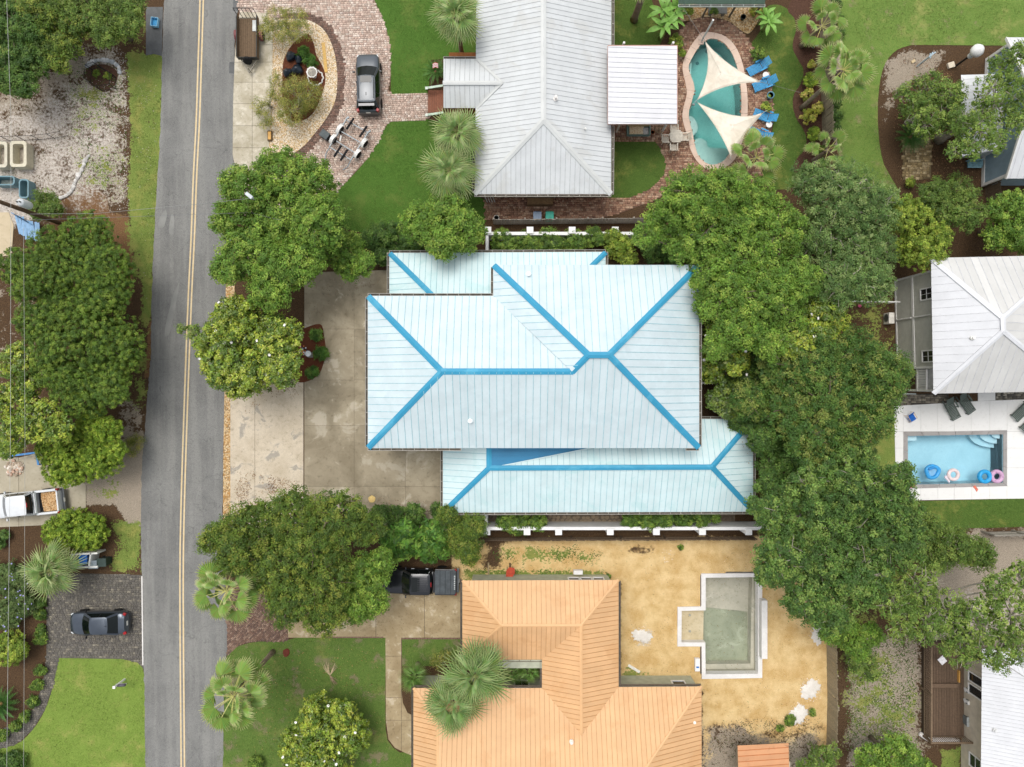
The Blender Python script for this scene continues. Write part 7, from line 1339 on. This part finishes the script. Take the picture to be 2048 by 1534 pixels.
# bin enclosure, mailbox
en = thing('bin_enclosure', 'open white timber bin enclosure with blue bin inside', 'enclosure', P(178, 1118)); 
for a, b in (((150, 1106), (203, 1103)), ((150, 1132), (203, 1130)), ((190, 1103), (186, 1131)), ((151, 1106), (151, 1132))): m = MB(); m.beam(P(*a, .55), P(*b, .55), .12, 1.1); m.build('wall_panel', pm('dcdcd6', .7), en)
wheelie('bright blue bin inside the white enclosure', 181, 1113, '1f5aa8', '2b6cc0'); wheelie('grey lidded bin at the road end of the enclosure', 201, 1123, '5d676b', '8a959a', 1.6); wheelie('dark green bin nearest the road beside the enclosure', 217, 1119, '26332f', '33423d', 1.6)
mb = thing('mailbox', 'grey mailbox on a white bracket post on the bright lawn', 'mailbox', P(247, 1361)); up = Vector((0, 0, 1)); c = P(250, 1358); m = MB(); m.beam(c, c + up * 1.45, .12, .12, (0, 1, 0)); m.box(c + up * 1.48, (.2, .2, .06)); m.build('post', M_WP, mb); d = (P(265, 1357) - c); d.z = 0; m = MB(); m.beam(c + up * .98 - d * .2, c + up * .98 + d * 1.1, .1, .1); m.build('arm', M_WP, mb); m = MB(); e0 = c + up * 1.15 + d * .2; e1 = c + up * 1.15 + d * 1.15; m.tube([e0, e1], .11, 10); m.build('box', pm('55505c', .5), mb, True)
# bottom lawn debris
df = thing('fallen_frond', 'dead palm frond lying on the lower lawn', 'frond', P(662, 1350)); rg = random.Random(3)
for cx_, cy_, an, sp_ in ((652, 1340, 2.0, .35), (672, 1338, 1.0, .18), (668, 1362, -.9, .45)):
    m = MB()
    for k in range(16): a = an + rg.uniform(-sp_, sp_); p = P(660, 1350) + Vector((0, 0, .05)); q_ = p + Vector((math.cos(a), math.sin(a), 0)) * rg.uniform(.6, 1.1); q_.z = .06 + rg.uniform(0, .1); m.tube([p, p.lerp(q_, .5) + Vector((0, 0, .06)), q_], [.018, .014, .006], 4)
    m.build('leaflet', pm(R.choice(('b6a78a', '8e7c62', 'c2b08d')), .9, .2, 7), df)
o = stone('red brown heap of fallen fruit under the palm trunk', 573, 1305, .28, '6b3324', 'debris_heap', 'debris', sq=.25)
o = MB().lathe([(.28, 0), (.27, .03), (.12, .05), (.02, .06)], (0, 0, 0), 14, wob=lambda a: 1 + .06 * math.sin(5 * a)).build('straw_mat', pm('e0c27e', .9, .15, 9)); o.location = P(744, 998) + Vector((0, 0, .038)); tag(o, 'small round straw coloured mat on the driveway', 'mat')
# driveway bed ornaments
bb = thing('birdbath', 'white topped birdbath in the driveway bed', 'birdbath', P(621, 708)); m = MB(); m.box(P(621, 710) + Vector((0, 0, .07)), (.4, .4, .06)); m.build('plinth', pm('8c8a82', .8), bb); m = MB(); m.lathe([(.1, .1), (.07, .5), (.22, .62), (.23, .67), (.2, .66)], P(621, 708), 18); m.build('bowl', pm('e4e8ea', .4), bb, True)
fp = thing('flower_cluster', 'patch of white and orange flowers at the magnolia edge', 'flowers', P(608, 702)); rg = random.Random(6)
for k in range(40): m = MB(); p = P(608 + rg.gauss(0, 3.2), 702 + rg.gauss(0, 5)) + Vector((0, 0, rg.uniform(.1, .45))); m.lathe([(.02, 0), (.07, .03), (.05, .05)], p, 6); m.build('blossom', pm(rg.choice(('e6e2e0', 'd9d4d6', 'c9744a', '3f4350')), .7), fp)
fl = thing('flag', 'small red and white striped flag in the cycad', 'flag', P(878, 143)); m = MB(); c = P(880, 146); m.tube([c, c + Vector((0, 0, 1.3))], .012, 5); m.build('pole', pm('8a8a86', .5), fl)
for k in range(7): m = MB(); b = c + Vector((-.02, 0, 1.25)); y0 = -.2 + k * .055; m.quad(b + Vector((0, y0, 0)), b + Vector((-.22, y0 + .1, -.05)), b + Vector((-.42, y0 + .02, -.1)), b + Vector((-.42, y0 + .072, -.1)), b + Vector((-.22, y0 + .152, -.05)), b + Vector((0, y0 + .052, 0))); m.build('stripe', pm(('b23a48', 'e6e2e0')[k % 2], .8), fl)
# right hand gardens
pg = thing('pergola', 'small white slatted pergola against the blue house', 'pergola', P(1425, 748)); zP = 2.6
for y in (742, 756, 766): m = MB(); m.beam(P(1398, y, zP), P(1452, y, zP), .09, .14); m.build('beam', M_WP, pg)
for k in range(9): m = MB(); m.beam(P(1404 + k * 5.2, 735, zP + .11), P(1404 + k * 5.2, 769, zP + .11), .05, .07); m.build('slat', M_WP, pg)
for x, y in ((1450, 738), (1450, 768)): m = MB(); m.box(P(x, y, zP / 2) , (.12, .12, zP)); m.build('post', M_WP, pg)
chair('teal garden chair right of the white pergola', 1472, 738, 200, pm('1f8f8a', .6), arms=True)
rl = thing('pipe_rail', 'long white horizontal rail left of the grey sided house', 'rail', P(1742, 606)); m = MB(); m.tube([P(1688, 602, 1.2), P(1800, 604, 1.2)], .06, 8); m.build('rail', M_WP, rl)
for x in (1692, 1742, 1794): m = MB(); p = P(x, 603, 1.2); m.tube([Vector((p.x, p.y, 0)), p], .045, 8); m.build('post', M_WP, rl)
for x, y, lb in ((1718, 612, 'below the white rail'), (1809, 778, 'beside the balcony')): stone('pink ball ' + lb, x, y, .14, 'd85f86', 'ball', 'ball', sq=1.0)
fp2 = thing('low_fence', 'white low rail fence below the golden tree by the deck', 'fence', P(1812, 788)); m = MB(); m.beam(P(1790, 787, .9), P(1832, 788, .9), .1, .06); m.build('top_rail', pm('c2c6c0', .6), fp2)
for k in range(8): m = MB(); p = P(1791 + k * 5.8, 787.5, .9); m.box((p.x, p.y, .44), (.06, .04, .88)); m.build('slat', pm('c2c6c0', .6), fp2)
cb_ = thing('beach_chair', 'small blue canvas chair on the white pool deck', 'chair', P(*dec(255, 360)), -1.0); M_CV = pm('1f63b8', .8, .15, 8)
m = MB(); m.box((.1, 0, .3), (.45, .5, .03)); m.build('seat', M_CV, cb_, local=True); m = MB(); m.box((-.26, 0, .52), (.3, .5, .03), M=Matrix.Rotation(1.0, 3, 'Y')); m.build('backrest', M_CV, cb_, local=True)
for s_ in (-1, 1): m = MB(); m.tube([(.3, s_ * .28, 0), (.25, s_ * .28, .45), (-.3, s_ * .28, .48), (-.3, s_ * .28, 0)], .02, 6); m.build('leg', pm('c9a566', .6), cb_, local=True)
def ring_float(label, x, y, R_, r_, c, c2=None):
    p = P(*dec(x, y)); o = thing('swim_ring', label, 'pool float', (p.x, p.y, -.08)); m = MB(); m.loop([Vector((R_ * math.cos(a), R_ * math.sin(a), .07)) for a in [k * math.tau / 28 for k in range(28)]], r_, 10); m.build('tube', pm(c, .3), o, True, local=True)
    for k in range(3 if c2 else 1): a = 2 + k * 2.1; m = MB(); m.lathe([(.03, 0), (.03, .03)], (R_ * math.cos(a), R_ * math.sin(a), .07 + r_ * .93), 8); m.build('valve', pm(c2 or c, .3), o, local=True)
ring_float('bright blue swim ring beside the pink ring', 1262, 1155, .40, .17, '2f9fd8'); ring_float('pink striped swim ring in the lower right pool corner', 1424, 1152, .39, .165, 'c79fbe', '8a5f86'); ring_float('pale pink swim ring in the middle of the blue pool', 845, 1130, .37, .14, 'e6d2d0')
p = P(*dec(562, 1090)); sf2 = thing('float_seat', 'blue inflatable float seat at the lower left of the blue pool', 'pool float', (p.x, p.y, -.08), .35); m = MB(); m.loop([Vector((.48 * math.cos(a) * (1 + .12 * math.cos(3 * a)), .46 * math.sin(a), .09)) for a in [k * math.tau / 28 for k in range(28)]], .15, 10); m.build('tube', pm('3f9fdc', .3), sf2, True, local=True); m = MB(); m.box((-.05, .34, .26), (.5, .2, .14)); m.build('headrest', pm('2f86c6', .3), sf2, local=True, bevel=.06); m = MB(); m.prism([(-.34, -.3), (.34, -.3), (.34, .3), (-.34, .3)], .02, .04); m.build('mesh_seat', pm('7fb4d6', .5), sf2, local=True)
p = P(*dec(750, 1190)); tf = MB().prism([(-.1, .32), (.12, .22), (.3, -.1), (.28, -.36), (.08, -.1), (-.12, .1)], .0, .1).build('tail_float', pm('d9cfd6', .35), bevel=.03); tf.location = (p.x, p.y, -.09); tag(tf, 'pale tail shaped float beside the pale pink ring', 'pool float')
tw = MB().prism([(-.18, .1), (-.02, .22), (.1, .05), (.22, -.1), (.12, -.3), (0, -.1)], 0, .05).build('towel', pm('d2745f', .9, .3, 9)); tw.location = P(*dec(1130, 1305)) + Vector((0, 0, .036)); tag(tw, 'small crumpled red towel below the blue pool', 'towel')
tw = MB().prism([(-.3, .1), (0, .22), (.32, .05), (.3, -.12), (-.1, -.2)], 0, .08).build('towel', pm('d6437f', .9, .2, 9)); tw.location = P(*dec(265, 1270)) + Vector((0, 0, .062)); tag(tw, 'bright pink towel at the lower left pool corner', 'towel')
# upper right bed
z6 = lambda x, y: (1760 + x / 4.26, 60 + y / 4.26)
cs = thing('bird_feeder_post', 'white post with crossbar bird feeder in the bare bed', 'post', P(*z6(315, 310))); c = P(*z6(315, 310)); m = MB(); m.beam(c, c + Vector((0, 0, 1.9)), .1, .1, (0, 1, 0)); m.build('post', pm('b9c4c8', .6), cs)
for k in range(3): m = MB(); m.box(c + Vector((0, 0, 1.95 - k * .12)), (.62 - .12 * k, .08, .05), .6 + k * .5); m.build('crossbar', pm('a9bcc6', .6), cs)
lp_ = thing('garden_lamp', 'black lamp post with white globe in the curved bed', 'lamp post', P(*z6(640, 310))); c = P(*z6(640, 310)); m = MB(); m.tube([c, c + Vector((0, 0, 2.0))], [.09, .07], 10); m.build('post', M_BLK, lp_); m = MB(); m.lathe([(.05, 2.0), (.26, 2.1), (.45, 2.4), (.46, 2.65), (.3, 2.9), (.05, 3.0)], c, 18); m.build('globe', pm('e6e6e3', .4), lp_, True); m = MB(); m.lathe([(.2, 1.86), (.2, 2.05)], c + Vector((-.1, -.1, 0)), 12); m.build('collar', pm('c9ccca', .5), lp_)
o = MB().box((0, 0, .1), (.5, .42, .2), .3).build('stone_block', pm('d3c7b2', .8)); o.location = P(*z6(597, 305)); tag(o, 'beige stone block beside the garden lamp', 'block')
o = MB().box((0, 0, .05), (.3, .2, .1), .6).build('stone_block', pm('c9b48e', .8)); o.location = P(*z6(280, 270)); tag(o, 'small tan brick left of the bird feeder post', 'block')
# sandy yard
wb = thing('wheelbarrow', 'red orange wheelbarrow tipped against the orange house wall', 'wheelbarrow', P(1020, 1143)); c = P(1020, 1142)
ring1 = [(-.33, -.3), (.1, -.45), (.4, 0), (.36, .42), (-.05, .5), (-.3, .2)]; m = loft([[(c.x + x * .55, c.y + y * .6, .15) for x, y in ring1], [(c.x + x * .95, c.y + y * .95, .62) for x, y in ring1]]); m.build('tray', pm('b0432a', .6, .2, 5), wb)
for s_ in (-1, 1): m = MB(); m.tube([c + Vector((s_ * .22, .4, .2)), c + Vector((s_ * .25, -.75, .45))], .025, 6); m.build('handle', pm('7d6a4c', .8), wb)
m = MB(); m.lathe([(.17, -.05), (.17, .05)], c + Vector((0, .5, .17)), 14, Matrix.Rotation(1.57, 3, 'Y')); m.build('wheel', M_TYRE, wb)
def bits(name, label, cat, x, y, size, rz, c, z=0): o = MB().box((0, 0, size[2] / 2), size, rz).build(name, pm(c, .8, .15, 6), bevel=.01); o.location = P(x, y) + Vector((0, 0, z)); tag(o, label, cat); return o
bits('timber_post', 'timber offcut standing out from the orange house wall', 'timber', 977, 1140, (.12, 1.2, .1), 0, '9a8a6a'); bits('board', 'white board lying in the sand beside the orange roof', 'board', 1268, 1337, (1.05, .2, .06), -.55, 'e4e2dc')
co = thing('cool_box', 'white cool box with blue latch beside the unfinished pool', 'cool box', P(1394, 1327)); m = MB(); m.box(P(1393, 1327) + Vector((0, 0, .16)), (.38, 1.0, .32)); m.build('chest', M_WP, co, bevel=.03); m = MB(); m.box(P(1393, 1331) + Vector((0, 0, .335)), (.2, .12, .03)); m.build('latch', pm('2a6fb8', .5), co); m = MB(); m.box(P(1393, 1322) + Vector((0, 0, .34)), (.36, .5, .03)); m.build('lid', M_WP, co)
T('weed', 'small green weed by the dark low fence', 'plant', [(1361, 1094, 6)], .4, 'shrub', .8, trunk=False); T('weed', 'small weed in sand at the orange house corner', 'plant', [(1217, 1152, 5)], .4, 'shrub', .8, trunk=False)
# deck clutter
z8 = lambda x, y: (1800 + x / 5.4, 1250 + y / 5.4)
kn = thing('canoe', 'white canoe lying along the foot of the deck', 'canoe', P(1880, 1476)); a, b = P(*z8(195, 1160)), P(*z8(620, 1228)); pts = [a, a.lerp(P(*z8(330, 1225)), .6), P(*z8(345, 1230)), b.lerp(P(*z8(345, 1230)), .5), b]; rings = []
for k in range(13):
    t = k / 12; f = t * (len(pts) - 1); i = min(int(f), len(pts) - 2); p = pts[i].lerp(pts[i + 1], f - i); d = (pts[i + 1] - pts[i]).normalized(); s_ = Vector((-d.y, d.x, 0)); w = .30 * math.sin(math.pi * (.08 + .84 * t)) ** .5; rings.append([p + s_ * w + Vector((0, 0, .12)), p + s_ * w * .8 + Vector((0, 0, .3)), p + Vector((0, 0, .36)), p - s_ * w * .8 + Vector((0, 0, .3)), p - s_ * w + Vector((0, 0, .12)), p + Vector((0, 0, .02))])
loft(rings).build('hull', pm('e2ddd8', .4), kn, True)
for (x0, y0), lb, c2_ in (((795, 740), 'upper', 'e0dfdb'), ((790, 860), 'lower', 'a9cfe0')):
    ld = thing('folded_chairs', lb + ' row of folded chairs leaning on the wall by the deck', 'chairs', P(*z8(x0, y0)))
    for k in range(4): p = P(*z8(x0 - 45 + k * 33, y0 - 15 + k * 18), 1.0); m = MB(); m.box((p.x, p.y, p.z - .25), (.17, .3, .5), .2, taper=.9); m.build('chair_back', pm(('e0dfdb', c2_)[k % 2], .6), ld)
    for s_ in (-22, 22): m = MB(); m.tube([P(*z8(x0 - 80, y0 - 40 + s_), .85), P(*z8(x0 + 70, y0 + 30 + s_), .95)], .03, 6); m.build('frame', pm('3f4a4a', .6), ld)
wheelie('grey bin on the brown deck', *z8(680, 985), '6d7270', 'aab0ae'); 
for x, y, sz, rz, c, lb in ((725, 1265, (.95, .9, .04), .1, 'a97840', 'orange brown plywood sheet below the deck'), (800, 1040, (.5, 1.1, .06), .3, 'c9cdd0', 'pale panel leaning beside the deck house wall'), (330, 300, (.5, .55, .05), .7, 'e2dfdf', 'white board on the upper deck rail')): bits('panel', lb, 'panel', *z8(x, y), sz, rz, c, .02 if y > 1100 else (.41 if x > 400 else 1.43))
# ---------------------------------------------------------------- poles and wires
up = Vector((0, 0, 1)); pb = P(170, 464); pp = thing('utility_pole', 'brown timber utility pole with grey transformer by the cedar', 'utility pole', pb); m = MB(); m.tube([pb, pb + up * 12.5], [.17, .12], 12); m.build('pole', pm('5c4836', .9, .25, 5, bump=.3), pp, True)
m = MB(); m.lathe([(.24, 6.4), (.27, 6.5), (.27, 7.3), (.22, 7.4), (.05, 7.45)], pb + Vector((.2, .38, 0)), 18); tr_ = m.build('transformer', pm('c9ced0', .5), pp, True)
for dx in (-.1, .1): m = MB(); m.lathe([(.04, 7.4), (.06, 7.5), (.03, 7.6)], pb + Vector((.2 + dx, .38, 0)), 8); m.build('bushing', pm('6d6a64', .5), tr_)
m = MB(); m.beam(pb + up * 11.6 - Vector((1.1, 0, 0)), pb + up * 11.6 + Vector((1.1, 0, 0)), .1, .1); m.build('crossarm', pm('5c4836', .9), pp)
lb0 = P(577, 447); sl = thing('street_lamp', 'grey street lamp rising through the bright roadside tree', 'street lamp', lb0); m = MB(); m.tube([lb0, lb0 + up * 8.3], [.11, .08], 10); m.build('pole', pm('a9adac', .5), sl, True); hd = P(498, 391, 8.6); m = MB(); m.tube([lb0 + up * 8.1, lb0.lerp(Vector((hd.x, hd.y, 0)), .5) + up * 8.5, hd], .05, 8); m.build('arm', pm('a9adac', .5), sl, True); m = MB(); d = Vector((hd.x - lb0.x, hd.y - lb0.y, 0)).normalized(); m.box(hd, (.55, .24, .12), math.atan2(d.y, d.x)); m.build('lamp_head', pm('c3c9cc', .4), sl, bevel=.04)
zw = 9.3
cable('long power line along the left edge of the photo', [P(12, -40, zw), P(22, 240, zw), P(21, 860, zw), P(13, 1580, zw)], .010, 0, 'b9b9b4', 'power_line'); cable('second power line running down the left side', [P(47, 455, zw - 1.2), P(50, 860, zw - 1.2), P(49, 1180, zw - 1.2), P(47, 1580, zw - 1.2)], .010, 0, 'a9a9a2', 'power_line')
cable('thin wire crossing the road to the street lamp', [P(60, 428, 7.6), P(190, 427, 7.2), P(400, 408, 7.6), P(498, 397, 8.5)], .012, 0, '8f908c', 'power_line'); cable('lower thin wire crossing the road', [P(60, 440, 6.8), P(300, 432, 6.4), P(500, 425, 6.9), P(560, 440, 7.5)], .010, 0, '77787a', 'power_line')

# white sand heaps and scattered litter
for (x, y, w, d, rz), lb in zip(((1636, 1264, 14, 22, .1), (1621, 1379, 20, 18, .7), (1596, 1430, 20, 18, .6), (1284, 1272, 18, 14, .3)), ('uppermost against the tan fence', 'middle beside the tan fence', 'lowest above the rusty shed', 'left of the unfinished pool')):
    rg = random.Random(int(x)); ph = [rg.uniform(0, 6) for _ in range(3)]; f = lambda a: 1 + .2 * math.sin(2 * a + ph[0]) + .1 * math.sin(5 * a + ph[1]) + .1 * math.sin(13 * a + ph[2]) + .06 * math.sin(29 * a + ph[0]); m = MB(); m.lathe([(1, .0), (.9, .02), (.75, .05), (.5, .07), (.25, .09), (.05, .09)], (0, 0, 0), 64, Matrix.Diagonal((w * S(), d * S(), 1.0)) @ Matrix.Rotation(rz, 3, 'Z'), wob=f)
    o = m.build('sand_heap', concrete_material('white_sand', 'd8d2c8', 'e6e1d9', 'b5a893', None, 2.0), None, True); o.location = P(x, y) - Vector((0, 0, .01)); tag(o, 'low heap of white sand in the sandy yard, ' + lb, 'sand', 'white sand heaps')
LIT = attr_mat('litter', .9, .1)
SANDBITS = ((226, 220, 208), (236, 230, 220), (210, 196, 170))
def litter(label, px, n, pal, L=.08, z=.045, soft=.35, seed=1):
    rg = np.random.default_rng(seed); q_ = np.array(px, float); lo, hi = q_.min(0), q_.max(0); xy = rg.uniform(lo, hi, (n * 3, 2)); xy = xy[inside(xy[:, 0], xy[:, 1], px)]; w0 = vnoise(xy[:, 0], xy[:, 1], .035, seed) * .6 + vnoise(xy[:, 0], xy[:, 1], .12, seed + 1) * .4; ed = np.clip(-sdist(xy[:, 0], xy[:, 1], px) / 16, 0, 1); xy = xy[rg.random(len(xy)) < np.clip((w0 - soft) * 3.5, .03, 1) * ed][:n]; n = len(xy)
    w = np.stack([(xy[:, 0] - 1024) * S(), (767 - xy[:, 1]) * S(), np.full(n, z)], 1); nr = unit(rg.normal(size=(n, 3)) * .25 + np.array([0, 0, 1])); c = np.array([[lin(v) for v in p] + [1] for p in pal])[rg.integers(0, len(pal), n)] * rg.uniform(.7, 1.2, (n, 1)); c[:, 3] = 1
    o = leaf_mesh('leaf_litter', w, nr, L, L * .5, c, LIT, None, rg, (0, 0, 0)); tag(o, label, 'leaf litter', kind='stuff')
BR = ((110, 78, 50), (140, 104, 70), (86, 60, 40), (160, 126, 84)); GRN = ((96, 120, 56), (120, 136, 70), (140, 112, 70))
litter('brown fallen leaves on the driveway apron above the olive tree', [(465, 930), (600, 960), (605, 1010), (620, 1030), (462, 1050)], 1500, BR, .1)
litter('fallen leaves below the flowering magnolia', [(470, 770), (605, 755), (600, 800), (480, 830)], 500, BR, .09)
litter('leaf litter on the upper end of the concrete driveway', [(615, 560), (780, 550), (730, 590), (640, 640), (612, 650)], 350, BR, .08)
litter('leaf litter along the lower edge of the concrete driveway', [(615, 970), (880, 1000), (880, 1040), (615, 1030)], 500, BR, .08)
litter('scattered debris across the sandy yard', [(1000, 1090), (1640, 1090), (1650, 1520), (1410, 1520), (1405, 1380), (1245, 1350), (1245, 1150), (1000, 1140)], 1500, ((90, 66, 40), (150, 112, 66), (230, 216, 190), (80, 84, 44), (170, 130, 80)), .07, .02)
litter('dark debris around the rusty shed', [(1410, 1440), (1650, 1430), (1660, 1530), (1410, 1530)], 1600, ((70, 56, 42), (100, 82, 60), (150, 134, 108), (82, 92, 50)), .11, .03)
litter('twigs and leaves in the bare right hand yard', [(1690, 1270), (1845, 1270), (1845, 1530), (1690, 1530)], 2200, ((92, 78, 58), (130, 114, 90), (196, 184, 164), (84, 98, 52)), .1, .02)
litter('leaf litter on the grey sand of the upper left yard', [(0, 200), (150, 140), (260, 110), (262, 420), (120, 430), (0, 430)], 2600, ((96, 80, 62), (130, 112, 90), (226, 220, 210), (92, 104, 56)), .09, .02)
litter('fallen leaves on the patchy lower lawn', [(460, 1300), (770, 1285), (765, 1520), (460, 1520)], 450, ((150, 120, 76), (180, 150, 100), (110, 84, 54)), .09, .07)
litter('leaves caught on the orange house drive', [(760, 1180), (920, 1195), (920, 1270), (600, 1272)], 250, BR, .07)
litter('chips and leaves on the red mulch bed', [(575, 110), (625, 90), (645, 150), (620, 220), (580, 220)], 400, ((120, 70, 48), (90, 52, 36), (150, 100, 70)), .08, .06)
litter('bark chips in the curved bed on the right', [(1765, 150), (1800, 105), (1940, 110), (1960, 360), (1800, 370)], 1800, ((96, 66, 48), (130, 92, 66), (70, 48, 36), (160, 130, 98)), .09, .02)
litter('bark chips in the winding bed by the fence', [(1590, 10), (1640, 10), (1650, 330), (1600, 330)], 700, ((96, 60, 48), (130, 90, 70), (70, 44, 36)), .08, .03)
litter('small leaves on the grass verge by the road', [(262, 120), (320, 120), (305, 600), (285, 600)], 500, ((150, 140, 90), (110, 96, 60), (200, 192, 170)), .07, .03)
for (x, y, r_), lb in zip(((1636, 1264, 22), (1621, 1379, 28), (1596, 1430, 30), (1284, 1272, 26), (1330, 1110, 24)), ('by the upper fence', 'by the middle fence', 'above the shed', 'left of the unfinished pool', 'below the lower white wall')): litter('white sand crumbs scattered ' + lb, [(x + r_ * math.cos(k * .7854), y + r_ * math.sin(k * .7854)) for k in range(8)], 260, SANDBITS, .09, .02, seed=int(x))
WEED = ((78, 104, 48), (96, 122, 58), (66, 90, 44))
litter('low green weeds scattered along the sandy side strip', [(975, 1100), (1020, 1084), (1090, 1090), (1150, 1084), (1215, 1108), (1180, 1136), (1110, 1126), (1050, 1138), (990, 1126)], 700, WEED, .12, .05, seed=41)
litter('weeds along the foot of the orange house wall', [(925, 1136), (1225, 1138), (1225, 1150), (925, 1150)], 600, WEED, .12, .05, seed=42)
litter('scrubby weeds in the bare right hand yard', [(1685, 1280), (1840, 1275), (1840, 1520), (1690, 1520)], 1800, WEED, .12, .05, seed=43)
litter('sparse weeds on the upper left sand', [(120, 120), (258, 110), (255, 420), (150, 330)], 900, WEED, .11, .04, seed=44)
litter('leaf debris on the right end of the lower aqua roof', [(1440, 850), (1490, 850), (1495, 900), (1460, 920)], 90, BR, .09, 3.75, seed=45)
# ---------------------------------------------------------------- grass blades on the lawns
for (px, pal, dens, holes, label, hgt) in LAWNS:
    pts = np.array([P(x, y)[:2] for x, y in px]); lo, hi = np.maximum(pts.min(0), [-41, -31]), np.minimum(pts.max(0), [41, 31]); area = (hi - lo).prod(); n = int(area * dens)
    xy = RNG.uniform(lo, hi, (n, 2)); xy = xy[inside(xy[:, 0], xy[:, 1], [tuple(p) for p in pts])]; n0 = vnoise(xy[:, 0], xy[:, 1], .5, 3) * .6 + vnoise(xy[:, 0], xy[:, 1], 1.7, 4) * .4; xy = xy[RNG.random(len(xy)) < np.clip((n0 - .22) * 4, .05, 1)]; n = len(xy); n1 = vnoise(xy[:, 0], xy[:, 1], .35, 5)[:, None]; n2 = vnoise(xy[:, 0], xy[:, 1], 2.2, 6)[:, None]
    a = RNG.uniform(0, math.tau, n); t = np.stack([np.cos(a), np.sin(a)], 1); w = np.stack([-t[:, 1], t[:, 0]], 1) * RNG.uniform(.008, .02, (n, 1)); hh = RNG.uniform(.6, 1.3, n) * hgt; le = RNG.uniform(.3, 1.2, (n, 1)) * hgt
    V = np.zeros((n, 3, 3)); V[:, 0, :2] = xy - w; V[:, 1, :2] = xy + w; V[:, 2, :2] = xy + t * le; V[:, :2, 2] = .010; V[:, 2, 2] = .012 + hh
    pl = np.array([rgb(p) for p in pal]); col = pl[RNG.integers(0, len(pl), n)] * RNG.uniform(.75, 1.2, (n, 1)) * (.72 + .5 * n1) * (.85 + .3 * n2); dry = np.array(rgb('a39a5e')); k = np.clip((n1 - .55) * 2.2, 0, .55) * RNG.random((n, 1)); col = col * (1 - k) + dry * k; col[:, 3] = 1
    o = np_mesh('grass', V.reshape(-1, 3), np.arange(n * 3).reshape(-1, 3), BM, np.repeat(col, 3, 0), nper=3); tag(o, label, 'grass', kind='stuff')
